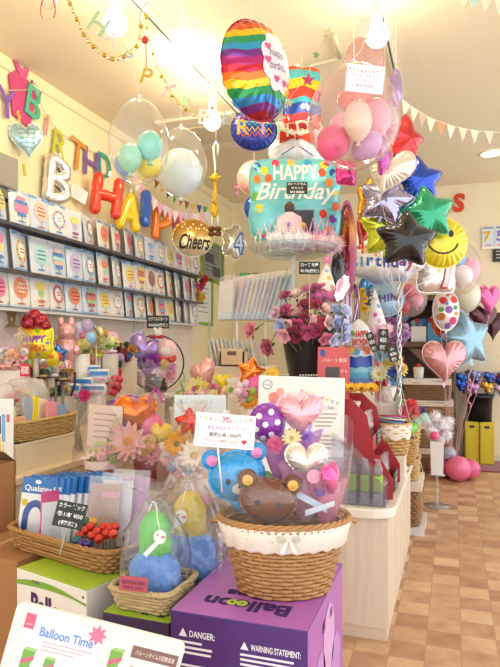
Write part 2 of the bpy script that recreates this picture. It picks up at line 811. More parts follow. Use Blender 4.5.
def bow(root, p, s, m, name='ribbon_bow', tails=True):
    mb = MB()
    for sd in (-1, 1):
        pts = [(0, 0, 0), (sd * .45, -.1, .35), (sd * .95, 0, .38), (sd * 1.05, .05, .02), (sd * .8, 0, -.2), (0, 0, 0)]
        vs, fs = [], []
        for (x, y, z) in pts:
            vs += [(x * s, (y - .25) * s, z * s), (x * s, (y + .25) * s, z * s)]
        for i in range(len(pts) - 1):
            fs.append((2 * i, 2 * i + 1, 2 * i + 3, 2 * i + 2))
        mb.add(vs, fs)
        if tails:
            vs = [(0, -.1 * s, 0), (sd * .25 * s, -.1 * s, 0), (sd * .8 * s, -.15 * s, -1.1 * s), (sd * .45 * s, -.15 * s, -1.2 * s)]
            mb.add(vs, [(0, 1, 2, 3)])
    mb.ball(.2 * s)
    return mb.build(name, m, root, p)


def chalk_tag(label, px, py, c, w, h, lines, cat='price tag', yaw=0, roll=0, pitch=0, stick=0, name='price_tag', group=None, pos=None, col='#3a3d3a', tc='#f2f2ea'):
    w, h = S(w, c), S(h, c)
    r = thing(name, label, cat, pos or W(px, py, c), (pitch, roll, TH + yaw), group)
    MB().box(-w / 2, w / 2, -.002, .002, -h / 2, h / 2).build('board', mat(col, .8, 0, 0, 0, 20, .1), r, bevel=.001)
    t = MB()
    n = len(lines)
    for i, ln in enumerate(lines):
        t.text(ln, min(w * .86, w * .11 * len(ln) + .02), h * .62 / n, 0, h * (.5 - (i + .5) / n), -.0032, 0, 0, .02)
    if t.v:
        t.build('chalk_writing', paper(tc), r)
    if stick:
        MB().tube([(0, .003, -h / 2 - stick), (0, .003, h / 2 * .5)], .0025, 6).build('stick', plas('#c4c0b8'), r)
    return r
# ================================================================ room shell
XL, YB, ZC = -2.958, 7.95, 3.43
XR, YF = 2.6, -1.2


def floor_mat():
    m, N, L = _base('checker_floor_tile')
    b = N['Principled BSDF']
    g = N.new('ShaderNodeNewGeometry')
    T = .157
    sc = N.new('ShaderNodeVectorMath')
    sc.operation = 'MULTIPLY_ADD'
    sc.inputs[1].default_value = (1 / T, 1 / T, 0)
    sc.inputs[2].default_value = (-.032 / T + 40, 40.3, 0)
    L.new(g.outputs['Position'], sc.inputs[0])
    fl = N.new('ShaderNodeVectorMath')
    fl.operation = 'FLOOR'
    L.new(sc.outputs[0], fl.inputs[0])
    wn = N.new('ShaderNodeTexWhiteNoise')
    wn.noise_dimensions = '3D'
    L.new(fl.outputs[0], wn.inputs['Vector'])
    ck = N.new('ShaderNodeTexChecker')
    ck.inputs['Scale'].default_value = 1
    ck.inputs['Color1'].default_value = (1, 1, 1, 1)
    ck.inputs['Color2'].default_value = (0, 0, 0, 1)
    L.new(sc.outputs[0], ck.inputs['Vector'])
    nz = N.new('ShaderNodeTexNoise')
    nz.inputs['Scale'].default_value = 1.3
    nz.inputs['Detail'].default_value = 3
    L.new(sc.outputs[0], nz.inputs['Vector'])
    a1 = N.new('ShaderNodeMath')
    a1.operation = 'MULTIPLY_ADD'
    L.new(ck.outputs['Fac'], a1.inputs[0])
    a1.inputs[1].default_value = .24
    a2 = N.new('ShaderNodeMath')
    a2.operation = 'MULTIPLY_ADD'
    L.new(wn.outputs['Value'], a2.inputs[0])
    a2.inputs[1].default_value = .38
    a3 = N.new('ShaderNodeMath')
    a3.operation = 'MULTIPLY_ADD'
    L.new(nz.outputs['Fac'], a3.inputs[0])
    a3.inputs[1].default_value = .8
    a3.inputs[2].default_value = -.2
    L.new(a3.outputs[0], a2.inputs[2])
    L.new(a2.outputs[0], a1.inputs[2])
    cr = N.new('ShaderNodeValToRGB')
    el = cr.color_ramp.elements
    el[0].position, el[0].color = .12, lin('#a87a5c')
    el[1].position, el[1].color = .95, lin('#dfc196')
    e = el.new(.4)
    e.color = lin('#bd9070')
    e = el.new(.66)
    e.color = lin('#cfab82')
    L.new(a1.outputs[0], cr.inputs[0])
    fr = N.new('ShaderNodeVectorMath')
    fr.operation = 'FRACTION'
    L.new(sc.outputs[0], fr.inputs[0])
    sp = N.new('ShaderNodeSeparateXYZ')
    L.new(fr.outputs[0], sp.inputs[0])
    mn = []
    for i in (0, 1):
        pp = N.new('ShaderNodeMath')
        pp.operation = 'PINGPONG'
        pp.inputs[1].default_value = .5
        L.new(sp.outputs[i], pp.inputs[0])
        mn.append(pp.outputs[0])
    mi = N.new('ShaderNodeMath')
    mi.operation = 'MINIMUM'
    L.new(mn[0], mi.inputs[0])
    L.new(mn[1], mi.inputs[1])
    lt = N.new('ShaderNodeMath')
    lt.operation = 'LESS_THAN'
    lt.inputs[1].default_value = .012
    L.new(mi.outputs[0], lt.inputs[0])
    mx = N.new('ShaderNodeMix')
    mx.data_type = 'RGBA'
    L.new(lt.outputs[0], mx.inputs['Factor'])
    L.new(cr.outputs[0], mx.inputs['A'])
    mx.inputs['B'].default_value = lin('#b08a68')
    L.new(mx.outputs['Result'], b.inputs['Base Color'])
    b.inputs['Roughness'].default_value = .42
    return m


wallm = mat('#f2e3b8', .85, 0, 0, .05, 60, .02)
backm = mat('#efe2c4', .85, 0, 0, .05, 60, .02)
ceilm = mat('#ecdfc2', .9, 0, 0, .04, 60, .02)
struct(MB().box(XL - .1, XR, YF, YB + .1, -.05, 0).build('floor', floor_mat()))
struct(MB().box(XL - .1, XR, YF, YB + .1, ZC, ZC + .08).build('ceiling', ceilm))
struct(MB().box(XL - .1, XL, YF, YB + .1, 0, ZC).build('wall_left', wallm))
struct(MB().box(XL, XR, YB, YB + .1, 0, ZC).build('wall_back', backm))
struct(MB().box(XL, XR, YB - .02, YB, 0, .07).build('baseboard_back', mat('#d9cdbf', .6)))
struct(MB().box(-.1, XR, YB - .012, YB, .98, 1.10).build('trim_1', mat('#cfc8c4', .6)))
struct(MB().box(XL, XL + .012, YF, YB, 3.33, 3.345).build('trim_2', mat('#e6d7b0', .7)))

# ---------------------------------------------------------------- camera
cd = D.cameras.new('camera')
cam = D.objects.new('camera', cd)
COL.objects.link(cam)
cam.location = (0, 0, H)
cam.rotation_euler = (pi / 2, 0, TH)
cd.sensor_fit = 'VERTICAL'
cd.sensor_height = 24
cd.lens = 24 * F / 667
cd.shift_y = (HZ - 333.5) / 667
cd.clip_start = .02
SC.camera = cam

# ---------------------------------------------------------------- light
wd = D.worlds.new('daylight')
SC.world = wd
wd.use_nodes = True
wd.node_tree.nodes['Background'].inputs[0].default_value = (.93, .965, 1, 1)
wd.node_tree.nodes['Background'].inputs[1].default_value = 1.2
vs_ = SC.view_settings
vs_.view_transform = 'Standard'
vs_.look = 'None'
vs_.gamma = 1
vs_.use_curve_mapping = False
vs_.exposure = .85
SC.cycles.transparent_max_bounces = 24
SC.cycles.max_bounces = 8
SC.cycles.caustics_reflective = False
SC.cycles.caustics_refractive = False
SC.cycles.sample_clamp_indirect = 6

white = plas('#f4f1e8')
BULB = emis('#ffedca', 46)


def rail(label, X, y0, y1):
    r = thing('lighting_track', label, 'track', (X, (y0 + y1) / 2, ZC))
    L2 = (y1 - y0) / 2
    MB().box(-.018, .018, -L2, L2, -.03, -.001).build('rail_body', white, r)
    MB().box(-.006, .006, -L2, L2, -.0325, -.03).build('conductor_slot', plas('#5a564e'), r)


rail('white ceiling lighting track running above the left of the shop with three lit bulbs', -1.756, .8, 5.6)
rail('white ceiling lighting track above the clear label balloon at the right', -.41, .8, 5.0)


def bulb(label, px, py, X, rpx, lean=0.):
    p = onX(px, py, X)
    c = X / ((px - 250) / F * CS - SN)
    rad = S(rpx, c)
    r = thing('bulb_spotlight', label, 'lamp', (X, p.y, ZC - .03), 0, None)
    dz = p.z - (ZC - .03)
    MB().box(-.02, .02, -.05, .05, -.03, -.001).build('track_adapter', white, r)
    MB().tube([(0, 0, -.03), (lean, 0, dz * .35)], .008, 8).build('stem', white, r)
    MB().lathe([(.001, dz * .3), (.028, dz * .3), (.03, dz + rad * 1.1), (.022, dz + rad * .85)], 16).build('socket', white, r)
    b = MB().ball(rad, frame((0, 0, dz), (0, 0, 0), (1, 1, 1.08)), 0, 16, 10).build('glass_bulb', BULB, r)
    b['label'] = 'glowing white globe bulb'


bulb('lit globe bulb in a white socket nearest on the left ceiling track', 115, 23, -1.756, 12)
bulb('lit globe bulb second along the left ceiling track, beside the pink letter Y', 183, 68, -1.756, 8.5)
bulb('lit globe bulb farthest along the left ceiling track, behind the pastel letters', 212, 121, -1.756, 8.5)
bulb('lit globe bulb hanging above the clear balloon with the label', 377, 35, -.41, 11.5)


def downlight(label, px, py, rpx):
    p = onZ(px, py, ZC)
    c = (H - ZC) * F / (py - HZ)
    r = thing('recessed_downlight', label, 'lamp', (p.x, p.y, ZC), 0, None)
    R = S(rpx, c)
    MB().lathe([(R * 1.25, -.001), (R * 1.25, -.012), (R, -.014), (R, -.004)], 28).build('trim_ring', white, r)
    MB().lathe([(.0005, -.006), (R, -.006)], 24).build('light_disc', emis('#fff2d8', 14), r)


downlight('round recessed ceiling downlight at the far right', 491, 153, 9)
downlight('round recessed ceiling downlight half hidden behind the pink foil balloon strip', 371, 160, 7)

# ceiling cassette and hanging frame
p = onZ(215, 131, ZC)
r = thing('ceiling_air_unit', 'flat square white air conditioning panel on the ceiling', 'air conditioner', (p.x, p.y, ZC))
MB().box(-.42, .42, -.42, .42, -.03, -.001).build('panel', plas('#efe6cf'), r, bevel=.008)
MB().box(-.22, .22, -.22, .22, -.036, -.03).build('grille', plas('#d9cdb0'), r)
a_, b_ = onZ(298, 70, ZC - .04), onZ(340, 58, ZC - .04)
r = thing('hanging_rail', 'pale angled rail fixed to the ceiling behind the rainbow balloon', 'rail', (a_.x, a_.y, ZC - .04))
d_ = b_ - a_
MB().tube([(0, 0, 0), (d_.x, d_.y, 0)], .018, 4).build('bar', plas('#cfc4aa'), r)
MB().tube([(d_.x, d_.y, 0), (d_.x + .02, d_.y - .3, -.0)], .018, 4).build('return_bar', plas('#cfc4aa'), r)
for q in ((0, 0), (d_.x, d_.y)):
    MB().box(q[0] - .012, q[0] + .012, q[1] - .012, q[1] + .012, 0, .039).build('ceiling_bracket', white, r)

# ================================================================ packs on the left wall
PX = -2.85
yA, yE = onX(-14, 300, PX).y, onX(198, 300, PX).y
zrows = []
for (t, bt) in ((183, 221), (226, 268), (268, 307)):
    zrows.append((onX(0, t, PX).z, onX(0, bt, PX).z))
pn = thing('wall_pegboard', 'pale wall panel carrying the rows of balloon packs', 'panel', (XL, 0, 0))
MB().box(.002, .03, 2.7, yE + .02, .703, zrows[0][0] + .03).build('board', mat('#e9dccb', .7), pn)
for yy in (3.5, 4.4, 5.3):
    MB().box(.03, .034, yy, yy + .025, .703, zrows[2][1]).build('slotted_upright', plas('#cbbdaa'), pn)
ROWN = ['top', 'middle', 'bottom']
RINGD = [('orange', '#ec9068'), ('pink', '#f08db2'), ('yellow', '#f3dc74'), ('lilac', '#cdbadf'), ('brown', '#a5827c'), ('green', '#a9d08a'),
         ('blue', '#93b9e0'), ('red', '#e4807e'), ('peach', '#f4cbb8'), ('mint', '#b4e0d6')]  # print colours paled: glare of the plastic bags is put into them
KNOWN = {0: ['yellow', 'pink', 'peach', 'lilac', 'yellow', 'brown', 'orange', 'peach', 'red', 'yellow', 'blue', 'mint', 'yellow', 'lilac', 'peach', 'brown'],
         1: ['pink', 'yellow', 'mint', 'peach', 'lilac', 'blue', 'orange', 'lilac', 'yellow', 'yellow', 'brown', 'red', 'yellow', 'mint', 'pink', 'peach'],
         2: ['pink', 'orange', 'yellow', 'red', 'orange', 'green', 'yellow', 'peach', 'pink', 'yellow', 'orange', 'blue', 'yellow', 'mint', 'pink', 'lilac']}
CMAP = dict(RINGD)
bagm = film('#e6eef4', .55, .9, .12, .25, 10, '#eef2f4')
bagcols = ['#eef0ee', '#d8e4f0', '#f3eee2', '#dfe8f2', '#f0ece4', '#d3e0ef']
hdrcols = ['#79a8dc', '#a9c6e6', '#e9e2d4', '#8fb4e0', '#f0eadf']
rnd = random.Random(11)
for ri, (zt, zb) in enumerate(zrows):
    hgt = zt - zb
    n = 16
    rl = thing('pack_rail', 'dark display rail under the %s row of balloon packs' % ROWN[ri], 'rail', (XL + .03, (yA + yE) / 2, zb - .01))
    MB().box(0, .15, -(yE - yA) / 2, (yE - yA) / 2, -.012, .0).build('rail_bar', plas('#3c3a3c' if ri < 2 else '#a9a7a8', .4), rl)
    MB().box(.15, .154, -(yE - yA) / 2, (yE - yA) / 2, -.016, .004).build('price_strip', plas('#4a474a' if ri < 2 else '#d6d6da', .3), rl)
    pitch = (yE - yA) / n
    for k in range(n):
        cn = KNOWN[ri][k]
        y = yA + pitch * (k + .5)
        kind = ['disc', 'ring', 'cake', 'ring', 'disc', 'bands'][(k * 5 + ri * 2) % 6]
        if ri == 2 and k == 1:
            kind = 'waves'
        lab = '%s balloon pack, %s from the left in the %s wall row' % ({'disc': cn + ' round print', 'ring': cn + ' ringed print', 'cake': cn + ' topped cup print', 'bands': cn + ' striped print', 'waves': cn + ' print with white waves'}[kind], ORD[k], ROWN[ri])
        yawj = rnd.choice([0, 0, .12, .25, -.05])
        r = thing('balloon_pack', lab, 'balloon pack', (PX - .0 + rnd.uniform(0, .012), y, zb + .006), (0, 0, pi / 2 + yawj), 'flat balloon packs on the wall rails')
        w = pitch * .97
        hh = hgt * rnd.uniform(.93, 1)
        lean = frame((0, 0, 0), (-.10, 0, 0))
        mb = MB()
        # slightly pillowed bag
        vs, fs = [], []
        for i in range(7):
            for j in range(7):
                u, v = i / 6 * 2 - 1, j / 6
                bul = .012 * (1 - u * u) * (1 - (2 * v - 1) ** 2)
                vs.append((u * w / 2, -.004 - bul, v * hh))
        for i in range(6):
            for j in range(6):
                a = i * 7 + j
                fs.append((a, a + 7, a + 8, a + 1))
        mb.add(vs, fs, 0, lean)
        mb.box(-w / 2, w / 2, -.004, .004, 0, hh, 0, lean)
        bc = rnd.choice(bagcols)
        mb.build('pack_bag', mat(bc, .25, 0, .6, .12, 14, .04), r)
        yf = lambda x, z, hh=hh, w=w: -.0075 - .012 * (1 - (2 * x / w) ** 2) * (1 - (2 * z / hh - 1) ** 2)
        hb = MB().box(-w * .47, w * .47, -.007, -.0055, hh * .9, hh * .985, 0, lean)
        hb.box(-w * .12, w * .12, -.008, -.007, hh * .935, hh * .96, 1, lean)
        hc = paper(rnd.choice(hdrcols))
        hb.build('header_card', [hc, paper('#f8f6f0')], r)
        MB().box(-w * .46, w * .46, -.007, -.0055, hh * .015, hh * .05, 0, lean).build('footer_strip', hc, r)
        pr = MB()
        c1 = CMAP[cn]
        c2 = rnd.choice(RINGD)[1]
        cz = hh * rnd.uniform(.5, .56)
        rx, rz = w * .34, hh * .29
        g = lambda x, z: yf(x, z) - .001
        if kind in ('disc', 'waves'):
            pr.disc(rx, rz, 0, 0, 24, 0, 0, cz, g, 3, lean)
            for q in range(3):
                zz = cz + rz * (.35 - .38 * q)
                ww = rx * (.5 if q != 1 else .65)
                pts = [(ww * (i / 8 * 2 - 1), yf(0, zz) - .004, zz + (rz * .09 * sin(i * 2.2) if kind == 'waves' else .0)) for i in range(9)]
                pr.tube(pts, hh * (.014 if kind == 'disc' else .022), 4, False, 1 if kind == 'disc' else 3, lean)
        elif kind == 'ring':
            pr.disc(rx, rz, 0, 0, 24, .72, 0, cz, g, 2, lean)
            pr.disc(rx * .68, rz * .68, 0, 3, 20, 0, 0, cz, lambda x, z: yf(x, z) - .0005, 2, lean)
            for q in range(12):
                a = 2 * pi * q / 12
                pr.disc(rx * .12, rz * .12, 0, 2 if q % 2 else 1, 8, 0, rx * .86 * cos(a), cz + rz * .86 * sin(a), lambda x, z: yf(x, z) - .002, 1, lean)
            for q in (-1, 1):
                pr.tube([(-rx * .35, yf(0, cz) - .002, cz + q * rz * .14), (rx * .35, yf(0, cz) - .002, cz + q * rz * .14)], hh * .012, 4, False, 1, lean)
        elif kind == 'cake':
            pr.disc(rx * .8, rz * .42, 0, 0, 20, 0, 0, cz + rz * .5, g, 2, lean)
            pr.disc(rx * .45, rz * .45, 0, 2, 16, 0, 0, cz - rz * .2, lambda x, z: yf(x, z) - .0006, 2, lean)
            pr.disc(rx * .6, rz * .16, 0, 1, 16, 0, 0, cz - rz * 1.05, g, 2, lean)
        else:
            for q in range(5):
                a0 = 1 - q * .4
                half = sqrt(max(1 - (a0 - .2) ** 2, .05))
                pr.rect(-rx * half, rx * half, cz + rz * (a0 - .36), cz + rz * a0, yf(0, cz) - .001, q % 3, lean)
        # tail and title bar below
        pr.tube([(0, yf(0, cz - rz) - .001, cz - rz), (w * .02, yf(0, hh * .12) - .001, hh * .13)], .0016, 4, False, 1, lean)
        pr.disc(w * .2, hh * .022, 0, 1, 14, 0, 0, hh * .105, g, 1, lean)
        pr.build('print', [paper(c1), paper(rnd.choice(['#e86a9a', '#5b8ed0', '#b05a60', '#d9794a'])), paper(c2), paper('#faf6ee')], r)

# ================================================================ wall: letter banner, foil letters, frames
def letter_banner(name, label, letters, mats, ext=.02, group=None, string=True, onwall=None, twist=None):
    """letters: (char, px, py, hpx, c-or-point, roll, colour)"""
    pts = []
    first = None
    root = thing(name, label, 'banner', onwall, 0, group)
    for (ch, px, py, hp, pos, c, roll, col, yaw) in letters:
        q = Vector(pos) - Vector(onwall)
        M = frame(q, (0, roll, yaw))
        mb = MB()
        hh = S(hp, c)
        if ch == '*':
            st = [((1 if i % 2 == 0 else .45) * hh / 2 * cos(pi / 2 + pi * i / 5), (1 if i % 2 == 0 else .45) * hh / 2 * sin(pi / 2 + pi * i / 5)) for i in range(10)]
            mb.prism(st, -.003, .003)
            o = mb.build('hanging_star', mats(col), root, q, (0, roll, yaw))
        else:
            mb.text(ch, None, hh, 0, 0, 0, 0, ext, .005)
            o = mb.build('letter', mats(col), root, q, (0, roll, yaw))
            o['label'] = 'letter %s' % ch.upper() if ch.isalpha() else 'hanging tag'
        pts.append(q + Vector((0, 0, hh * .42)))
    return root, pts


XB = -2.93
WL = [('Y', 7, 103, 30, -.05, '#8d5cb8'), ('B', 34, 103, 32, .35, '#4fbf9c'), ('I', 47, 125, 22, .35, '#ee9a9a'),
      ('R', 60, 145, 27, .3, '#c9cf3a'), ('T', 78, 155, 30, .25, '#e39a3a'), ('H', 91.5, 163, 28, .1, '#8a66b4'), ('D', 105, 166, 24, -.1, '#3fb09c'),
      ('A', -12, 92, 30, .2, '#e87fa8')]
WL = sorted(WL, key=lambda t: t[1])
lets = []
for (ch, px, py, hp, roll, col) in WL:
    pos = onX(px, py, XB)
    c = XB / ((px - 250) / F * CS - SN)
    lets.append((ch, px, py, hp, pos, c, roll * .6, col, pi / 2 + .0))
glit = lambda col: mat(col, .35, .35, .3, .5, 150, .12, 90)
r0 = Vector((XL, onX(50, 120, XB).y, onX(50, 120, XB).z))
root, pts = letter_banner('birthday_letter_banner', 'multicoloured glitter letters strung down the left wall above the packs', lets, glit, .012, None, True, r0)
MB().tube(pts, .004, 5).build('string', plas('#d8cfa8'), root)
for q in (pts[0], pts[-1]):
    MB().ball(.012, frame(q + Vector((-.012, 0, 0))), 0, 8, 6).build('wall_pin', plas('#d8cfa8'), root)
# gift-shaped glitter cutout
p = onX(24, 97, XB)
r = thing('glitter_gift_cutout', 'pink glitter gift cutout behind the green letter B on the wall', 'decoration', (XL + .012, p.y, p.z), pi / 2 + .0)
mb = MB().prism([(-.1, -.16), (.08, -.2), (.14, .1), (.1, .14), (-.08, .16), (-.14, .1)], -.008, .004)
mb.build('gift_body', glit('#d94a86'), r)
MB().prism([(-.02, .13), (-.1, .24), (.0, .2), (.08, .26), (.03, .13)], -.009, .003).build('gift_bow', glit('#e0609a'), r)
p = onX(38, 89, XB)
r = thing('wall_card', 'small black and white printed card on the wall by the letter banner', 'card', (XL + .006, p.y, p.z), (0, .35, pi / 2))
MB().box(-.06, .06, -.004, .003, -.035, .035).build('card', paper('#55524c'), r)
tt = MB()
for i in range(4):
    tt.box(-.05, .05, -.0055, -.004, -.026 + i * .016, -.02 + i * .016)
tt.build('printed_lines', paper('#e8e2d0'), r)

# blue heart balloon
p = onX(27, 140, XL + .09)
c = (XL + .09) / ((27 - 250) / F * CS - SN)
fo = foil('foil_balloon', 'pale blue heart balloon with printed writing against the left wall', 27, 140, c, 31, 35, 'heart', foilm('#a9cdd4', .5, .3), .32, yaw=.5, roll=-.15, pos=p, tab=False)
t = MB()
for i in range(5):
    zz = .07 - i * .032
    t.text('hope love joy'[i:i + 9], .13 - .012 * i, .02, 0, zz, -.004, 0, .0, .0, .3, 0, lambda x, z: fo.front(x, z, .003))
t.build('printed_writing', paper('#5f8f9a'), fo.root)
cu = MB()
for k in range(5):
    cu.tube([(.01 * sin(i * 1.7 + k) - .03, 0.0, .12 + i * .012) for i in range(8)] if k % 2 else [(.012 * sin(i * 1.7 + k) - .05, 0, -.17 - i * .01) for i in range(9)], .004, 4)
cu.build('curled_ribbon', plas('#e8d046'), fo.root)

# grey bracket at the left edge
p = onX(2, 170, XL + .05)
r = thing('wall_speaker', 'small grey box mounted on the left wall above the packs', 'box', (XL + .001, p.y - .02, p.z - .13))
MB().box(0, .12, -.1, .1, 0, .22).build('housing', mat('#9a9788', .6), r, bevel=.01)
MB().box(.02, .1, -.11, .11, -.07, -.01).build('lower_clip', mat('#6c6a60', .5), r)
MB().box(.03, .06, -.03, .03, -.01, 0).build('neck', mat('#6c6a60', .5), r)


def puff_letter(name, label, ch, px, py, hp, X, col, yaw=0, roll=0, metal=False, wk=1., dep=.05, m=None, c=None, pos=None):
    pos = pos or onX(px, py, X)
    c = c or X / ((px - 250) / F * CS - SN)
    hh = S(hp, c)
    r = thing(name, label, 'balloon', pos, (0, roll, yaw))
    ST = {'H': [[(-.32, -.5), (-.32, .5)], [(.32, -.5), (.32, .5)], [(-.32, 0), (.32, 0)]],
          'A': [[(-.36, -.5), (0, .5)], [(.36, -.5), (0, .5)], [(-.2, -.16), (.2, -.16)]],
          'P': [[(-.26, -.5), (-.26, .48)], [(-.26 + .52 * sin(pi * i / 10) * 1.0, .2 + .28 * cos(pi * i / 10)) for i in range(11)]],
          'Y': [[(0, -.5), (0, 0)], [(0, 0), (-.34, .5)], [(0, 0), (.34, .5)]],
          'B': [[(-.26, -.5), (-.26, .5)], [(-.26 + .46 * sin(pi * i / 10), .26 + .24 * cos(pi * i / 10)) for i in range(11)], [(-.26 + .52 * sin(pi * i / 10), -.24 + .26 * cos(pi * i / 10)) for i in range(11)]]}
    mb = MB()
    th = hh * .125
    for st in ST[ch]:
        st = [Vector((x * wk, 0, z)) * (hh * .78) for x, z in st]
        if len(st) == 2:
            st = [st[0].lerp(st[1], i / 8) for i in range(9)]
        k = len(st) - 1
        d0, d1 = (st[0] - st[1]).normalized(), (st[-1] - st[-2]).normalized()
        path = [st[0] + d0 * th * .8, st[0] + d0 * th * .55] + st + [st[-1] + d1 * th * .55, st[-1] + d1 * th * .8]
        rr = [th * .1, th * .7] + [th * (1 + .06 * sin(i * 2.3)) for i in range(k + 1)] + [th * .7, th * .1]
        mb.tube(path, th, 12, rr=rr)
    mb.build('foil_body', m or mat(col, .16, .1, .8, .1, 8, .04), r)
    MB().prism([(-.012, hh / 2 - .01), (.012, hh / 2 - .01), (.009, hh / 2 + .03), (-.009, hh / 2 + .03)], -.001, .001).build('hanging_tab', plas('#e9e4da'), r)
    return r


lt = zrows[0][0]
for (ch, px, py, hp, col, cn, yaw, wk, roll) in (('H', 107, 196, 44, '#e83a18', 'red', .95, 1, .12), ('A', 129, 212, 40, '#f3cf12', 'yellow', 1.0, .8, .1), ('P', 146, 213, 44, '#2d62c4', 'blue', 2.0, .9, .4),
                                             ('P', 162, 224, 34, '#f5841c', 'orange', .9, 1, .05), ('Y', 177, 228, 34, '#f384a8', 'pink', 1.1, .8, .0)):
    puff_letter('foil_letter_balloon', '%s inflated letter %s standing above the top row of packs' % (cn, ch), ch, px, py, hp, -2.78, col, yaw, roll, wk=wk)
puff_letter('foil_letter_balloon', 'silver letter B balloon on the left wall above the packs', 'B', 58, 181, 50, -2.88, '#dcdcd8', 1.25, .1, m=foilm('#e6e4dc', .7, .15))
p = onX(79, 194, -2.9)
r = thing('hanging_label', 'white paper label hanging beside the silver letter balloon', 'label', p, (0, .3, pi / 2 - .3))
MB().box(-.08, .08, -.002, .002, -.055, .055).build('card', paper('#f6f0e4'), r)
tt = MB()
for i in range(4):
    tt.box(-.06, .05 - .01 * i, -.0035, -.002, .035 - i * .022, .04 - i * .022)
tt.build('printed_lines', paper('#e0a0a8'), r)
MB().tube([(0, 0, .055), (-.03, .02, .16)], .002, 4).build('string', white, r)

# cheers balloon
fo = foil('foil_balloon', 'gold and cream round balloon reading Cheers at the end of the pack wall', 193, 238, 6.2, 40, 36, 'round',
          rampmat('gold_to_cream', ['#d99a22', '#e5b040', '#ead9a8', '#efe6cc'], 2, .22, .5, -2.6, .5, sharp=False), .5, yaw=.25, hang=Vector((W(193, 238, 6.2).x, W(193, 238, 6.2).y, ZC - .001)))
MB().text('Cheers', S(31, 6.2), S(15, 6.2), 0.01, -.05, 0, 0, .0, .02, .35, 0, lambda x, z: fo.front(x, z, .004)).build('lettering', paper('#2b221c'), fo.root)
dd = MB()
for i in range(10):
    MB().disc(.012, .012, 0, 0, 8, 0, -.12 + .028 * i, .1 + .03 * sin(i * 2), lambda x, z: fo.front(x, z, .003), 1).build('printed_dot', paper('#fff6dc'), fo.root)

# frames on the left wall by the corner
def green_frame(label, px, py, wpx, hpx, inner, kind):
    X = XL + .012
    p0, p1 = onX(px - wpx / 2, py, X), onX(px + wpx / 2, py, X)
    c = X / ((px - 250) / F * CS - SN)
    w, h = abs(p1.y - p0.y), S(hpx, c)
    r = thing('picture_frame', label, 'frame', ((XL + .002), (p0.y + p1.y) / 2, onX(px, py, X).z), (0, .02, pi / 2))
    t = .035
    mb = MB()
    for b in ((-w / 2, w / 2, h / 2 - t, h / 2), (-w / 2, w / 2, -h / 2, -h / 2 + t), (-w / 2, -w / 2 + t, -h / 2 + t, h / 2 - t), (w / 2 - t, w / 2, -h / 2 + t, h / 2 - t)):
        mb.box(b[0], b[1], -.03, 0, b[2], b[3])
    mb.build('frame_moulding', mat('#7ea83a', .5), r, bevel=.004)
    MB().box(-w / 2 + t, w / 2 - t, -.012, -.002, -h / 2 + t, h / 2 - t).build('sheet', paper(inner), r)
    q = MB()
    rr = random.Random(int(px))
    for i in range(7):
        z = h * .36 - i * h * .1
        q.box(-w * .34, w * rr.uniform(0, .32), -.0135, -.012, z, z + h * .02)
    if kind:
        q.box(-w * .32, w * .05, -.014, -.012, -h * .02, h * .2)
        q.box(-w * .0, w * .34, -.014, -.012, -h * .34, -h * .1)
    q.build('printing', paper('#4a4c50' if kind else '#9aa0a6'), r)


green_frame('green frame with dark grey notice sheets on the wall by the corner', 212, 262, 22, 40, '#8c9088', True)
green_frame('green frame with a white sheet, hanging lower by the corner', 203.5, 301, 17, 48, '#e9e8e2', False)
p = onX(201, 287, XL + .1)
r = thing('candy_cluster', 'red, pink and yellow flower cluster hanging at the right end of the packs', 'decoration', p, TH)
for i in range(14):
    q = (random.uniform(-.06, .06), random.uniform(-.05, .05), -.16 + i * .024)
    put_flower(r, 'carnation', ['#e8c020', '#f0a020', '#e86090', '#d83030', '#f2d040'][min(i // 3, 4)] if i < 15 else '#e8c020', q, .05, (.2, -1, .3))
MB().tube([(0, 0, .16), (0, .0, .3)], .003, 5).build('cord', white, r)

# silver number 4
fo = foil('foil_balloon', 'silver balloon with a blue outlined number 4 by the back corner', 233.5, 242, 7.0, 25, 36, 'flower', foilm('#dedccb', .7, .2), .4, yaw=.1, crimp=.008, hang=Vector((W(233.5, 242, 7.0).x, W(233.5, 242, 7.0).y, ZC - .001)))
MB().text('4', S(11, 7), S(23, 7), .06, -.02, 0, 0, .0, .07, 0, 0, lambda x, z: fo.front(x, z, .004)).build('number_outline', paper('#3f6cc0'), fo.root)
MB().text('4', S(8, 7), S(19, 7), .06, -.02, 0, 0, .0, .0, 0, 0, lambda x, z: fo.front(x, z, .009)).build('number_fill', paper('#d8e6f2'), fo.root)

# giraffe on hook
p = W(215, 205, 4.6)
r = thing('hanging_giraffe_toy', 'yellow giraffe toy with dangling brown feet hanging from a white hook', 'toy', p, TH - .15)
gy = mat('#ecb61c', .55, 0, 0, .1, 40, .05)
u = S(1, 4.6)
mb = MB()
mb.tube([(0, 0, 24 * u), (.3 * u, 0, 14 * u), (0, 0, 5 * u), (-1 * u, 0, -6 * u), (0, 0, -12 * u)], 2 * u, 10, rr=[1.6 * u, 1.7 * u, 2.4 * u, 4.2 * u, 2.5 * u])
mb.ball(3.6 * u, frame((0, -1 * u, 27 * u), (.3, 0, 0), (1, 1.2, 1.05)))
mb.ball(2.3 * u, frame((0, -4.4 * u, 25.4 * u), (0, 0, 0), (1, 1.1, .8)))
for s_ in (-1, 1):
    mb.tube([(s_ * 1.4 * u, 0, 29 * u), (s_ * 1.8 * u, 0, 33 * u)], .6 * u, 6)
    mb.ball(1 * u, frame((s_ * 1.8 * u, 0, 33.3 * u)), 1)
    mb.ball(1.4 * u, frame((s_ * 4.2 * u, 0, 28 * u), (0, 0, 0), (1.4, .5, .8)))
    mb.ball(.6 * u, frame((s_ * 1.6 * u, -4.2 * u, 28 * u)), 2)
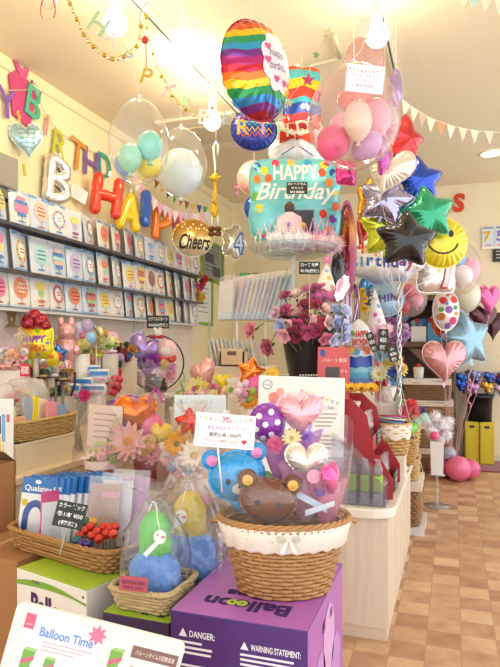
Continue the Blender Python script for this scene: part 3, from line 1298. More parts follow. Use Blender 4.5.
for i in range(9):
    mb.ball(1.1 * u, frame((random.uniform(-2.5, 2.5) * u, -2.2 * u - random.uniform(0, 1.2) * u, (-8 + i * 2) * u), (0, 0, 0), (1, .5, 1)), 1, 8, 6)
mb.build('body', [gy, mat('#7a4a22', .6), plas('#201810')], r)
for s_ in (-1, 1):
    lg = MB().tube([(s_ * 2.6 * u, 0, -11 * u), (s_ * 3.2 * u, -.5 * u, -17 * u), (s_ * 3 * u, 0, -22 * u)], 1.1 * u, 8).build('leg', plas('#e6dfd0'), r)
    for dz in (-24, -29):
        MB().ball(3.2 * u, frame((s_ * 3.4 * u, -1 * u, dz * u), (0, 0, 0), (1.1, 1.2, .8))).build('hoof', mat('#6a3c1c', .7), r)
MB().box(-2 * u, 2.4 * u, -4.8 * u, -4.6 * u, 3 * u, 11 * u).build('paper_tag', paper('#c9a24a'), r)
hk = MB().tube([(0, 0, 30 * u), (0, 0, 40 * u), (-1.5 * u, 0, 58 * u), (1 * u, 0, 63 * u), (3.2 * u, 0, 59 * u), (2.6 * u, 0, 50 * u)], 1.1 * u, 8)
hk.tube([(1 * u, 0, 63 * u), (1 * u, 0, (ZC - p.z) - .034)], .35 * u, 5)
hk.build('hook_strip', plas('#f4f2ec'), r)

# S letters on the back wall
for (ch, px, py, hp, col, cn, roll) in (('S', 444, 202, 17, '#cfc62a', 'yellow green', -.1), ('S', 459, 199, 19, '#e0482c', 'red', .1)):
    pos = W(px, py, 7.3)
    pos.y = YB - .012
    r = thing('foil_letter', '%s shiny letter S on the back wall beside the green star' % cn, 'letter', pos, (0, roll, 0))
    MB().text(ch, None, S(hp, 7.35), 0, 0, 0, 0, .06, .04).build('cutout', mat(col, .2, .5, .5), r)
p = onZ(236, 190, 2.9)
p = W(236, 190, 6.6)
r = thing('paper_ornament', 'tiny pink paper ornament hanging from the ceiling near the back corner', 'decoration', p, TH)
mb = MB().ball(.04, frame((0, 0, .03)), 0, 10, 8).ball(.03, frame((0.01, 0, -.04)), 0, 10, 8)
mb.build('ornament', plas('#e9a0b0'), r)
MB().tube([(0, 0, .07), (0, 0, ZC - p.z - .001)], .0015, 4).build('thread', white, r)
# ================================================================ ceiling decorations
def strung(name, label, items, mats, ends=None, group=None, c0=3, thread='#f2ead4', rad=.0016):
    """items: (char, px, py, hpx, c, roll, colour, yaw)"""
    p0 = W(items[0][1], items[0][2], items[0][4])
    lets = [(ch, px, py, hp, W(px, py, c), c, roll, col, TH + yaw) for (ch, px, py, hp, c, roll, col, yaw) in items]
    root, pts = letter_banner(name, label, lets, mats, .03, group, True, p0)
    if ends:
        if ends[0] is not None:
            pts = [Vector(ends[0]) - p0] + pts
        if ends[1] is not None:
            pts = pts + [Vector(ends[1]) - p0]
    MB().tube(pts, rad, 5).build('string', plas(thread), root)
    return root


gl2 = lambda col: mat(col, .5, .2, .2, .5, 150, .1, 90)
strung('pastel_letter_garland', 'pastel glitter letters spelling HAPPY with a star, strung below the left track',
       [('H', 99, 24, 20, 2.9, .6, '#b9d8a8', 0), ('A', 113, 38, 14, 3.0, .7, '#efe6dc', 0), ('P', 128, 57, 13, 3.1, .5, '#b6cbe8', 0),
        ('P', 147, 76, 16, 3.2, .3, '#e0b84a', 0), ('Y', 167, 89, 16, 3.4, .5, '#e6a9bd', 0), ('*', 184, 102, 14, 3.6, 0, '#aecfa4', 0)], gl2,
       (W(82, -4, 2.9), W(200, 110, 3.8)))
strung('pastel_letter_garland', 'pastel glitter letters spelling BIRTHDAY, strung from the track behind the rainbow balloon',
       [('B', 204, 117, 15, 3.85, .1, '#e9e3e4', 0), ('I', 224, 118, 13, 3.8, .1, '#a9c8e4', 0), ('R', 243, 127, 15, 3.75, .0, '#e6c04a', 0),
        ('T', 263, 128, 13, 3.7, .0, '#e8a0bc', 0), ('H', 283, 130, 13, 3.65, .0, '#a9cfa6', 0), ('D', 303, 127, 14, 3.55, -.2, '#f0e6d4', 0)], gl2,
       (W(200, 110, 3.8), W(322, 112, 3.4)))
r = strung('star_string', 'hanging string of glitter paper stars between the rainbow balloon and the clear label balloon',
           [('*', 328, 33, 13, 3.0, .3, '#e0d2a4', 0), ('*', 316, 55, 8, 3.05, .2, '#7fb46a', 0), ('*', 308, 80, 14, 3.1, .1, '#d8527a', 0),
            ('*', 289, 103, 9, 3.15, 0, '#e9e2c4', 0), ('*', 281, 118, 11, 3.2, .2, '#f0ecd8', 0)], gl2, (W(332, 5, 3.0), None))

# gold bead string
def bead_string(label, pts_px, c, n=34):
    pts = [W(x, y, c) for x, y in pts_px]
    # catmull style resample
    den = []
    for i in range(len(pts) - 1):
        for k in range(6):
            t = k / 6
            a, b = pts[i], pts[i + 1]
            pm = pts[i - 1] if i else a
            pn_ = pts[i + 2] if i + 2 < len(pts) else b
            den.append(.5 * ((2 * a) + (b - pm) * t + (2 * pm - 5 * a + 4 * b - pn_) * t * t + (3 * a - pm - 3 * b + pn_) * t ** 3))
    den.append(pts[-1])
    r = thing('gold_bell_string', label, 'garland', pts[0], 0)
    q = [p - pts[0] for p in den]
    MB().tube(q, .0028, 5).build('gold_cord', mat('#e0c64e', .3, .6), r)
    for i in range(2, len(q), 3):
        MB().ball(.010, frame(q[i] - Vector((0, 0, .009))), 0, 10, 7).build('bell', mat('#c9a23a' if i % 2 else '#e8dfae', .2, .8), r)
    return r


bead_string('gold cord with small bells looping down from the ceiling at the far left', [(66, -6), (71, 4), (78, 20), (85, 35), (95, 46), (106, 54), (114, 57), (126, 53), (138, 42), (141, 22)], 2.6)
bead_string('gold cord with dark bells hanging from the track past the pastel letters P and Y', [(143, 10), (147, 30), (154, 56), (163, 78), (174, 97), (188, 110), (205, 118), (213, 105)], 3.3)

# red and blue small charm by the track
p = W(145, 40, 3.1)
r = thing('hanging_charm', 'small red and gold charm with dangling pink ribbon hanging from the left track', 'decoration', p, TH)
MB().ball(.02, frame((0, 0, 0)), 0, 12, 8).build('red_bead', plas('#d0382c'), r)
MB().tube([(0, 0, .02), (-.03, 0, .1), (-.02, 0, .16), (.02, 0, .2)], .004, 6).build('blue_cord', plas('#a8cbe0'), r)
MB().prism([(0, 0), (.008, 0), (.012, -.14), (.004, -.14)], -.001, .001).build('pink_ribbon', plas('#e99a96'), r)
MB().ball(.014, frame((.005, 0, .12)), 0, 10, 6).build('gold_bead', mat('#d8b83a', .3, .6), r)

BUBB = film('#ffffff', .06, 1.5, .04, 0, 10)
BUBS = film('#fff6fa', .12, 1.0, .08, .1, 10)


def bubble(name, label, px, py, c, w, h, hang=None, m=None, col='#f2ece2', group=None):
    w, h = S(w, c), S(h, c)
    r = thing(name, label, 'balloon', W(px, py, c), TH, group)
    n = 20
    prof = []
    for i in range(n + 1):
        t = pi * i / n
        z = -cos(t)
        k = sin(t) * (1 - .1 * z * (z > 0))
        prof.append((max(w / 2 * k, 1e-4), h / 2 * z))
    MB().lathe(prof, 40).build('clear_shell', m or BUBB, r)
    MB().lathe([(.012, h / 2 + .02), (.006, h / 2), (.014, h / 2 - .012), (.001, h / 2 - .016)], 12).build('neck', plas(col), r)
    if hang:
        ribbon_part(r, (0, 0, h / 2 + .018), hang, plas('#e9f0f2'), .002, 0, 'hanging_thread')
    return r


top = lambda px, py, c: Vector((W(px, py, c).x, W(px, py, c).y, ZC - .001))
bubble('bubble_balloon', 'clear bubble balloon holding mint and yellow balloons, hanging at the left', 139, 142, 3.0, 61, 86, Vector((-1.756, W(139, 20, 3.2).y, ZC - .034)))
latex_balloon('small_balloon', 'mint green balloon on the right inside the left clear bubble', 150, 146, 3.0, 25, 30, '#7fdcc8')
latex_balloon('small_balloon', 'paler green balloon on the left inside the left clear bubble', 130, 158, 2.96, 24, 29, '#9be0c2')
latex_balloon('small_balloon', 'yellow balloon at the bottom inside the left clear bubble', 149, 165, 3.07, 26, 26, '#f1e03a', roll=.5)
latex_balloon('small_balloon', 'blue balloon half hidden at the lower left inside the left clear bubble', 124, 165, 3.08, 20, 23, '#86b6e8')
bubble('bubble_balloon', 'clear bubble balloon with one big white balloon inside, second from the left', 181, 163, 3.5, 53, 70, top(183, 120, 3.5))
latex_balloon('white_balloon', 'large pearly white balloon inside the second clear bubble', 180.5, 173, 3.5, 44, 48, '#dcecec')
bubble('bubble_balloon', 'small clear balloon with red streamers at the very top left', 48, -2, 2.6, 18, 22, top(48, -10, 2.6))
r = thing('red_streamer', 'two thin red streamers hanging from the small balloon at the top left', 'streamer', W(48, 6, 2.56), TH)
for sx in (-1, 1):
    MB().tube([(sx * .012, 0, .06), (sx * .03, 0, 0), (sx * .031, 0, -.03), (sx * .024, 0, -.052)], .003, 5).build('streamer_strand', plas('#e0503c'), r)
MB().tube([(-.012, 0, .06), (0, 0, .075), (.012, 0, .06)], .003, 5).build('streamer_knot', plas('#e0503c'), r)
MB().tube([(0, 0, .075), (0, .05, ZC - r.location.z - .001)], .0012, 4).build('hanging_thread', white, r)

# ---------------------------------------------------------------- hanging foil balloons in the middle
rainbow = rampmat('rainbow_stripes', ['#b01c2e', '#7a2a8c', '#2f8fd0', '#1f9a4e', '#efc81e', '#f07a1e', '#d8203c', '#c02a80', '#7c3496', '#2fa6d8', '#2ca46a', '#f0d020', '#e8601e', '#c01c30'],
                  2, .2, .5, 2.1, .5, .05, 9, True, .25)
fo = foil('foil_balloon', 'big round rainbow striped balloon with a white cloud print, hanging at the top', 255.5, 71, 2.9, 80, 97, 'round', rainbow, .58, yaw=.62, crimp=.006, hang=top(258, 20, 2.9), tab=False, roll=-.1)
cl = MB()
cw, ch_ = .105, .145
vs, fs = [], []
for i in range(7):
    for j in range(48):
        a = 2 * pi * j / 48
        k = i / 6 * (.86 + .14 * abs(sin(4 * a)))
        x, z = .06 + cw * k * cos(a), .015 + ch_ * k * sin(a)
        vs.append((x, fo.front(x, z, .003), z))
for i in range(6):
    for j in range(48):
        fs.append((i * 48 + j, (i + 1) * 48 + j, (i + 1) * 48 + (j + 1) % 48, i * 48 + (j + 1) % 48))
cl.add(vs, fs)
cl.build('cloud_print', mat('#f0e9ee', .3, .1, .4), fo.root)
t = MB()
t.text('happy', .12, .05, .065, .045, 0, 0, 0, .0, .1, 0, lambda x, z: fo.front(x, z, .006))
t.text('birthday', .13, .05, .065, -.015, 0, 0, 0, .0, .1, 0, lambda x, z: fo.front(x, z, .006))
t.build('lettering', paper('#8b7f9a'), fo.root)
for (x, z) in ((.0, .075), (-.01, .01), (.04, -.07), (.1, -.08)):
    hp = [(x + .018 * u, z + .018 * v) for u, v in [(SHP['heart'][j] * cos(2 * pi * j / NPH), SHP['heart'][j] * sin(2 * pi * j / NPH)) for j in range(0, NPH, 4)]]
    mb = MB()
    mb.add([(u, fo.front(u, v, .006), v) for u, v in hp], [tuple(range(len(hp)))])
    mb.build('heart_print', paper('#e05a86'), fo.root)

zig = foilm('#2b3aa0', .5, .25)
fo = foil('foil_balloon', 'round dark blue balloon with coloured zigzags, hanging below the rainbow balloon', 254, 130, 4.3, 45, 40, 'round', zig, .5, yaw=.1, hang=top(254, 100, 4.3), tab=False)
for i, (col, zz) in enumerate((('#e8489a', .06), ('#45c6e0', .02), ('#f0c83a', -.02), ('#e8602e', -.055), ('#8ad04a', .09))):
    pts = []
    for k in range(13):
        x = -.12 + .02 * k
        z = zz + (.016 if k % 2 else -.016)
        if hypot(x / .15, z / .135) < .95:
            pts.append((x, fo.front(x, z, .003), z))
    MB().tube(pts, .006, 5).build('zigzag_stripe', paper(col), fo.root)
scal = rampmat('scalloped_layers', ['#d8382c', '#d8382c', '#2048a8', '#2048a8', '#36b4c4', '#d83a2e', '#d83a2e', '#f0cf26', '#f0cf26', '#58c6ce', '#58c6ce', '#e8582c'], 2, .25, .3, 2.4, .42, .06, 12, True, .15)
fo = foil('foil_balloon', 'layered turquoise, yellow, red and blue scalloped balloon beside the rainbow balloon', 302, 99, 4.15, 36, 60, 'square', scal, .5, yaw=.15, hang=top(302, 70, 4.15), tab=False)
fo = foil('foil_balloon', 'white shirt-like balloon with a red bow tie above the turquoise square balloon', 296, 143, 4.6, 52, 40, 'square', mat('#f1f0ee', .25, .2, .5, .1, 9), .45, yaw=.05, hang=top(296, 100, 4.6), tab=False)
bt = MB()
for sx in (-1, 1):
    bt.add([(0, fo.front(0, .02, .012), .02), (sx * .13, fo.front(.13, .06, .02), .07), (sx * .135, fo.front(.13, 0, .02), -.03), ], [(0, 1, 2)])
bt.ball(.022, frame((0, fo.front(0, .02, .01), .02)))
bt.build('bow_tie', mat('#c8281e', .25, .4, .5), fo.root)
for sx in (-1, 1):
    MB().tube([(sx * .02, fo.front(0.02, -.04, .004), -.05), (sx * .12, fo.front(.12, -.1, .004), -.11)], .004, 5).build('shirt_line', paper('#3a5fb0'), fo.root)
# pink and blue round balloons behind the square
foil('foil_balloon', 'peach pink round balloon peeking out left of the turquoise square balloon', 254, 178, 4.8, 32, 34, 'round', foilm('#eeb3a6', .2, .35), .5, tab=False, hang=top(254, 178, 4.8))
foil('foil_balloon', 'blue foil balloon peeking out low on the left of the turquoise square balloon', 254, 208, 4.75, 18, 22, 'round', foilm('#2a5fc0'), .5, tab=False, hang=top(254, 208, 4.75))

# turquoise square
fo = foil('foil_balloon', 'turquoise square balloon with coloured dots reading Happy Birthday, in the centre', 295, 200, 4.25, 88, 79, 'square', foilm('#74ced6', .25, .28), .28, yaw=.0, hang=top(295, 150, 4.25), tab=False, crimp=.0025, pw=.4)
u = S(1, 4.25)
ff = lambda x, z: fo.front(x, z, .004)
MB().text('HAPPY', 44 * u, 16 * u, 0, 25 * u, 0, 0, 0, .02, 0, 0, ff).build('happy_lettering', paper('#f6f4ee'), fo.root)
MB().text('Birthday', 80 * u, 22 * u, 1 * u, 4 * u, 0, 0, 0, .015, .35, 0, ff).build('birthday_lettering', paper('#f6f4ee'), fo.root)
dots = [(-38, 32, '#2f5fb0'), (-31, 27, '#f0cf2a'), (-27, 19, '#e86a2c'), (-38, 19, '#e8862c'), (-20, 35, '#d83a5a'), (28, 33, '#f0d22a'), (37, 25, '#2848a0'), (26, 25, '#e0603a'),
        (33, 15, '#f08a2a'), (-36, -10, '#f0d02a'), (-40, 2, '#6ab84a'), (27, -16, '#d8382e'), (37, -20, '#7a3ca0'), (32, -32, '#f0842a'), (40, -8, '#e86a3a'), (40, 4, '#f0cf2a'), (-4, 36, '#f0c02a'), (12, 35, '#3aa0d0')]
for (x, z, col) in dots:
    MB().disc(3.8 * u, 4.4 * u, 0, 0, 16, 0, x * u, z * u, lambda a, b: fo.front(a, b, .0025), 2).build('printed_dot', paper(col), fo.root)
chalk_tag('small grey price sign in the middle of the turquoise square balloon', 297, 188, 4.05, 21, 12, ['DX ヘリウム', 'ガス入り', '¥1000'], yaw=0)
r = thing('photo_panel', 'dark photo print behind the tiaras in front of the turquoise square balloon', 'photo', W(303, 226, 4.06), TH)
MB().box(-11 * u, 10 * u, -.003, .003, -17 * u, 15 * u).build('print', mat('#2d3a4a', .3, 0, .5, 0, 20, .4, 20), r)
MB().box(-12.5 * u, 11.5 * u, .003, .006, -18 * u, 16 * u).build('backing', paper('#8fa9b8'), r)

# label bubble at right
bubble('bubble_balloon', 'large clear bubble balloon full of pink, white and lilac balloons, hanging at the right', 354, 117, 2.7, 93, 104, top(352, 70, 2.7), film('#fff2f6', .08, 1.7, .05, .1, 6))
latex_balloon('small_balloon', 'deep pink heart-like balloon at the left inside the right clear bubble', 333, 143, 2.66, 34, 36, '#ee5f8e', roll=.3)
latex_balloon('small_balloon', 'pale cream balloon in the middle inside the right clear bubble', 358, 121, 2.58, 28, 42, '#ece0c0')
latex_balloon('small_balloon', 'light pink balloon behind the cream one inside the right clear bubble', 343, 127, 2.76, 26, 30, '#f4b4c8')
latex_balloon('small_balloon', 'lilac balloon at the bottom inside the right clear bubble', 367, 146, 2.7, 34, 26, '#cfaade', roll=-.7)
latex_balloon('small_balloon', 'salmon balloon at the top inside the right clear bubble', 354, 100, 2.8, 34, 26, '#f2a08e')
latex_balloon('small_balloon', 'rosy balloon at the right inside the right clear bubble', 376, 118, 2.79, 30, 40, '#eeb0b4')
bubble('bubble_balloon', 'frosted pink confetti balloon above the right clear bubble, in front of the bulb', 364, 60, 3.05, 40, 46, top(364, 30, 3.05), film('#f6d9d2', .3, .8, .15, .3, 30, '#f2d6cc'))
r = thing('hanging_card', 'white printed card with bunting border hanging on the right clear bubble', 'card', W(365, 79, 2.46), (0, .1, TH))
u = S(1, 2.46)
MB().box(-19 * u, 19 * u, -.0015, .0015, -14 * u, 14 * u).build('card_sheet', paper('#eeeaf2'), r, bevel=.002)
t = MB()
for i, (ln, w_) in enumerate((('もこもこバルーン', 26), ('プレゼント', 20), ('¥2500', 18))):
    t.text(ln, w_ * u, 3.2 * u, 0, (3 - i * 5) * u, -.002, 0, 0)
t.build('printed_writing', paper('#b59ac0'), r)
for i in range(9):
    x = (-16 + 4 * i) * u
    z = (9 - 2.2 * (1 - ((i - 4) / 4) ** 2)) * u
    MB().prism([(x - 1.4 * u, z + 1.2 * u), (x + 1.4 * u, z + 1.2 * u), (x, z - 1.4 * u)], -.0025, -.0015).build('printed_flag', paper(['#e8a0c0', '#a8c8e8', '#f0d890'][i % 3]), r)
MB().tube([(-18 * u, 0, 14 * u), (-6 * u, .01, 30 * u), (0, .02, 60 * u)], .0015, 4).build('thread', white, r)
# purple foil strip right of the bubble
foil('foil_balloon', 'small lilac holographic foil balloon tucked right of the frosted pink balloon', 396, 88, 3.2, 14, 34, 'round', foilm('#b9a4d8', .7, .15), .6, yaw=.4, tab=False, hang=top(396, 60, 3.2))
foil('foil_balloon', 'magenta heart foil balloon showing under the right edge of the large clear bubble', 384, 158, 3.0, 32, 44, 'heart', foilm('#b84c9a', .7, .2), .4, yaw=1.0, tab=False, roll=.4, hang=top(384, 120, 3.0))

# curtain tassel under the second track (white paper figure)
p = W(364, 28, 2.7)
r = thing('paper_figure', 'pale paper ornament hanging beside the bulb above the frosted balloon', 'decoration', p, TH)
MB().prism([(-.015, .05), (.02, .05), (.03, 0), (.015, -.05), (-.025, -.04), (-.03, .01)], -.004, .004).build('paper_body', paper('#e9dcc0'), r)
MB().tube([(0, 0, .05), (.0, 0, .25), (0, 0, ZC - p.z - .001)], .0015, 4).build('thread', white, r)

# bunting at the right
def bunting(label, pts_px, c, n, cols, sz, thread='#efe4c4', name='bunting_garland', two=True):
    a = [W(x, y, cc) for (x, y), cc in zip(pts_px, c)]
    r = thing(name, label, 'bunting', a[0], 0)
    q = []
    for i in range(len(a) - 1):
        for k in range(8):
            q.append(a[i].lerp(a[i + 1], k / 8) - a[0] - Vector((0, 0, .0)))
    q.append(a[-1] - a[0])
    MB().tube(q, .003, 5).build('cord', plas(thread), r)
    for k in range(n):
        t = (k + .5) / n * (len(q) - 1)
        i = int(t)
        p = q[i].lerp(q[min(i + 1, len(q) - 1)], t - i)
        d = (q[min(i + 1, len(q) - 1)] - q[i]).normalized()
        yaw = atan2(d.y, d.x)
        tilt_ = -math.asin(max(-1, min(1, d.z)))
        f = MB().prism([(-sz * .48, 0), (sz * .48, 0), (.0, -sz * 1.15)], -.0015, .0015)
        col = cols[k % len(cols)]
        f.build('flag', mat(col, .8, 0, 0, 0, 20, .25 if k % 3 == 2 else .05, 60), r, p, (0, tilt_ * .8, yaw))
    return r


bunting('cream bunting with patterned flags across the ceiling at the right', [(394, 93), (412, 107), (430, 118), (452, 126), (478, 131), (512, 133)], [4.0, 4.1, 4.2, 4.3, 4.4, 4.5], 11,
        ['#f2dcc0', '#f0eac8', '#e9d9c2', '#f0b49a', '#f3ecc9', '#f0a070', '#f0ecd0'], .085)
bunting('short piece of mint and dotted bunting at the top right corner', [(462, -10), (480, -5), (508, 0)], [3.0, 3.0, 3.0], 4, ['#f0e4c8', '#b9dcc8', '#efe0c4'], .07)
bunting('pink patterned paper garland drooping along the left wall behind the clear bubbles', [(134, 172), (146, 190), (160, 203), (176, 211), (192, 214), (210, 212)], [5.6, 5.75, 5.9, 6.1, 6.3, 6.5], 16,
        ['#f2c2cc', '#f6e6d8', '#eeb0c4', '#d8d2e6'], .11)
bunting('small multicoloured pennants on the left wall above the Cheers balloon', [(154, 178), (172, 193), (190, 203), (208, 207)], [6.0, 6.2, 6.4, 6.6], 9,
        ['#8a5a30', '#d8b040', '#3a4a8a', '#5a9a4a', '#c05a6a'], .08)

# ================================================================ star cluster at the right
pole = W(400, 385, 3.75)
knot = W(399, 300, 3.72)
def fb(label, px, py, c, w, h, shape, m, **k):
    k.setdefault('ribbon', knot + Vector((random.uniform(-.01, .01), random.uniform(-.01, .01), 0)))
    k.setdefault('rm', mat('#d9d6d0', .2, .7))
    return foil('foil_balloon', label, px, py, c, w, h, shape, m, **k)


fb('red star balloon at the top of the star cluster on the right', 404, 141, 3.75, 48, 50, 'star', foilm('#cf2f36'), yaw=.5, roll=.1)
fb('pearl white heart balloon above the black star', 389, 171, 3.4, 46, 50, 'heart', foilm('#e9dfd0', .45, .28), yaw=-.35, roll=.35, crimp=.008)
fb('deep blue star balloon on the right of the pearl heart', 419, 181, 3.75, 50, 46, 'star', foilm('#1f49b8'), roll=-.1, yaw=.2)
fb('holographic silver lilac star balloon left of the green star', 386, 200, 3.6, 52, 48, 'star', foilm('#a9a4c8', .9, .15), roll=.3, yaw=-.2)
fb('gold star balloon half hidden left of the holographic star', 367, 200, 3.8, 30, 44, 'star', foilm('#e0a420'), roll=.2, yaw=.7)
fb('green star balloon in the middle of the star cluster', 428, 214, 3.6, 54, 52, 'star', foilm('#27a273', .6), roll=-.2, yaw=.1)
fb('lime green star balloon behind the left side of the black star', 387, 230, 3.72, 54, 56, 'star', foilm('#c3d12c'), roll=.1)
fb('black star balloon at the front of the star cluster', 406, 240, 3.3, 58, 54, 'star', mat('#141217', .2, .1, .5, .12, 9), roll=.06, yaw=0, d=.45)
fo = fb('yellow smiley face round balloon at the lower right of the star cluster', 442, 243, 3.75, 50, 49, 'round', foilm('#e3d22e', .35, .28), crimp=.008, d=.45, yaw=.0, roll=.1)
u = S(1, 3.75)
for (x, z) in ((-14, 8), (5, 8)):
    MB().disc(2.6 * u, 3.6 * u, 0, 0, 14, 0, x * u, z * u, lambda a, b: fo.front(a, b, .003), 2).build('eye', plas('#1d1a16'), fo.root)
pts = []
for i in range(15):
    a = pi * 1.1 + .85 * pi * i / 14
    x, z = (-2 + 15 * cos(a)) * u, (1 + 13 * sin(a)) * u
    pts.append((x, fo.front(x, z, .002), z))
MB().tube(pts, .0055, 6).build('smile', plas('#1d1a16'), fo.root)
fb('dark red foil balloon at the left below the gold star', 365, 230, 4.1, 22, 34, 'heart', foilm('#b03a2c'), yaw=.4, roll=.4)
fb('tall orange and purple foil balloon right of the turquoise square balloon', 347, 250, 4.35, 22, 92, 'round', rampmat('sunset_foil', ['#6c2038', '#8a2a50', '#8c3448', '#c0782e', '#8a3a58'], 2, .16, .8, 1.6, .5, sharp=False), yaw=.5, d=.7)
foil('foil_balloon', 'small magenta foil balloon strip left of the pearl heart balloon', 346, 173, 4.0, 20, 22, 'square', foilm('#d83a8a'), .5, yaw=.3, tab=False, hang=top(346, 150, 4.0))
# weight pole of the cluster
pz = .633
r = thing('ribbon_pole', 'silver twisted ribbon column holding the star balloons above the counter', 'ribbon', (knot.x, knot.y, pz), 0)
hh = knot.z + .12 - pz
for ph in range(3):
    MB().tube([(.012 * cos(i * .55 + ph * 2.1), .012 * sin(i * .55 + ph * 2.1), hh * i / 60) for i in range(61)], .0055, 5).build('ribbon_strand', mat(['#d8d4cc', '#b9b4ae', '#e9e6e0'][ph], .2, .8), r)
MB().lathe([(.001, 0), (.06, 0), (.055, .03), (.012, .04), (.001, .042)], 20).build('weight', mat('#c8c4be', .25, .8), r)

# happy birthday cloud
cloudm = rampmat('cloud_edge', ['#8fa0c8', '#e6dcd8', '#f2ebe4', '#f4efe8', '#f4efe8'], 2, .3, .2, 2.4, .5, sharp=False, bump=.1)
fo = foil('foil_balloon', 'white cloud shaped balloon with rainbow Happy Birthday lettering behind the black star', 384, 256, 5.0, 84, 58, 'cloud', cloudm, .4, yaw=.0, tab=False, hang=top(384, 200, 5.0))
u = S(1, 5.0)
ff = lambda x, z: fo.front(x, z, .004)
for i, (ch, col) in enumerate(zip('Happy', ['#d8402e', '#e8642c', '#ea8a2c', '#e8b02c', '#a8c03a'])):
    MB().text(ch, None, (12 if ch in 'Hpy' else 8.5) * u, (-27 + i * 9.6) * u, (4 if ch in 'py' else 7 if ch == 'H' else 5.5) * u, 0, 0, 0, .03, 0, 0, ff, cut=.02).build('letter_print', paper(col), fo.root)
for i, (ch, col) in enumerate(zip('Birthday!', ['#2a9ac8', '#2a8ac0', '#2f70b8', '#3a56a8', '#4a48a0', '#5a3c98', '#7a3890', '#a03880', '#c83870'])):
    MB().text(ch, None, (12 if ch in 'Bhdy!' else 10 if ch in 'it' else 8.5) * u, (-32 + i * 8.0) * u, (-10 if ch == 'y' else -7) * u, 0, 0, 0, .03, 0, 0, ff, cut=.02).build('letter_print', paper(col), fo.root)
# ================================================================ counters
cream = mat('#e9dcc6', .5, 0, .1, 0, 20, .03)
creamtop = mat('#f1e9da', .35, 0, .2, 0, 20, .03)


def wood(col, name='pale_wood'):
    key = ('w', col)
    if key in MATS:
        return MATS[key]
    m, N, L = _base(name)
    b = N['Principled BSDF']
    tc = N.new('ShaderNodeTexCoord')
    mp = N.new('ShaderNodeMapping')
    mp.inputs['Scale'].default_value = (14, 14, 1.2)
    nz = N.new('ShaderNodeTexNoise')
    nz.inputs['Scale'].default_value = 3
    nz.inputs['Detail'].default_value = 5
    L.new(tc.outputs['Object'], mp.inputs[0])
    L.new(mp.outputs[0], nz.inputs['Vector'])
    cr = N.new('ShaderNodeValToRGB')
    c = lin(col)
    cr.color_ramp.elements[0].color = tuple(v * .82 for v in c[:3]) + (1,)
    cr.color_ramp.elements[1].color = tuple(min(v * 1.12, 1) for v in c[:3]) + (1,)
    L.new(nz.outputs['Fac'], cr.inputs[0])
    L.new(cr.outputs[0], b.inputs['Base Color'])
    b.inputs['Roughness'].default_value = .5
    MATS[key] = m
    return m


IZ = .633
# island: rounded near right corner
r = thing('island_counter', 'cream wooden island counter with rounded top corner running along the aisle', 'counter', (-1.03, 3.6, 0))
X0, X1, Y0, Y1 = -1.80, -.262, 2.86, 4.50
poly = [(X0, Y0)]
R_ = .12
poly += [(X1 - R_ + R_ * sin(pi / 2 * i / 8), Y0 + R_ - R_ * cos(pi / 2 * i / 8)) for i in range(9)]
poly += [(X1, Y1), (X0, Y1)]
n = len(poly)
vs = [(x + 1.03, y - 3.6, IZ - .045) for x, y in poly] + [(x + 1.03, y - 3.6, IZ) for x, y in poly]
fs = [tuple(range(n))[::-1], tuple(range(n, 2 * n))] + [(i, (i + 1) % n, (i + 1) % n + n, i + n) for i in range(n)]
MB().add(vs, fs, 0, None, False).build('worktop', creamtop, r, bevel=.006)
body = MB().box(X0 + .04 + 1.03, X1 - .04 + 1.03, Y0 + .05 - 3.6, Y1 - .03 - 3.6, .0, IZ - .045)
body.build('cabinet_body', wood('#e2d0b8'), r)
for i, (a, b) in enumerate(((2.92, 3.02), (3.03, 3.30), (3.31, 3.58), (3.59, 3.86), (3.87, 4.14), (4.15, 4.45))):
    MB().box(X1 - .04 + 1.03, X1 - .034 + 1.03, a - 3.6, b - 3.6, .06, IZ - .055).build('side_plank', wood('#e4d2ba'), r)
for i in range(5):
    a = X0 + .06 + i * .29
    MB().box(a + 1.03, a + .28 + 1.03, Y0 + .044 - 3.6, Y0 + .05 - 3.6, .06, IZ - .055).build('end_plank', wood('#e6d6c0'), r)

# left counter with back ledge
r = thing('wall_counter', 'cream counter along the left wall under the balloon packs', 'counter', (-2.58, 4.9, 0))
LX, LZ = -2.2, .70
MB().box(XL + .002 + 2.58, LX + 2.58, 2.3 - 4.9, 7.2 - 4.9, LZ - .04, LZ).build('worktop', wood('#ead8ba'), r, bevel=.004)
MB().box(XL + .002 + 2.58, LX - .03 + 2.58, 2.33 - 4.9, 7.17 - 4.9, 0, LZ - .04).build('cabinet_body', cream, r)
for a in (2.4, 3.3, 4.2, 5.1, 6.0):
    MB().box(LX - .03 + 2.58, LX - .022 + 2.58, a - 4.9, a + .86 - 4.9, .06, LZ - .05).build('cabinet_door', wood('#e8d8bc'), r)
LEDGE = 1.0
r = thing('back_ledge', 'pale ledge shelf on the left wall counter carrying the toy row', 'shelf', (-2.78, 4.2, LZ))
MB().box(XL + .036 + 2.78, -2.62 + 2.78, 2.9 - 4.2, 4.62 - 4.2, LEDGE - LZ - .03, LEDGE - LZ).build('shelf_board', creamtop, r)
for a in (2.95, 3.75, 4.55):
    MB().box(XL + .05 + 2.78, -2.65 + 2.78, a - 4.2 - .01, a + .01 - 4.2, 0, LEDGE - LZ - .03).build('support', cream, r)
r = thing('plant_shelf', 'white shelf board at the far end of the left counter under the hoop flower pot', 'shelf', (-2.67, 5.5, LZ))
MB().box(XL + .036 + 2.67, -2.36 + 2.67, 4.66 - 5.5, 6.5 - 5.5, LEDGE - LZ - .045, LEDGE - LZ).build('shelf_board', creamtop, r)
for a in (4.72, 5.6, 6.44):
    MB().box(XL + .05 + 2.67, -2.4 + 2.67, a - 5.5 - .012, a + .012 - 5.5, 0, LEDGE - LZ - .045).build('support', cream, r)


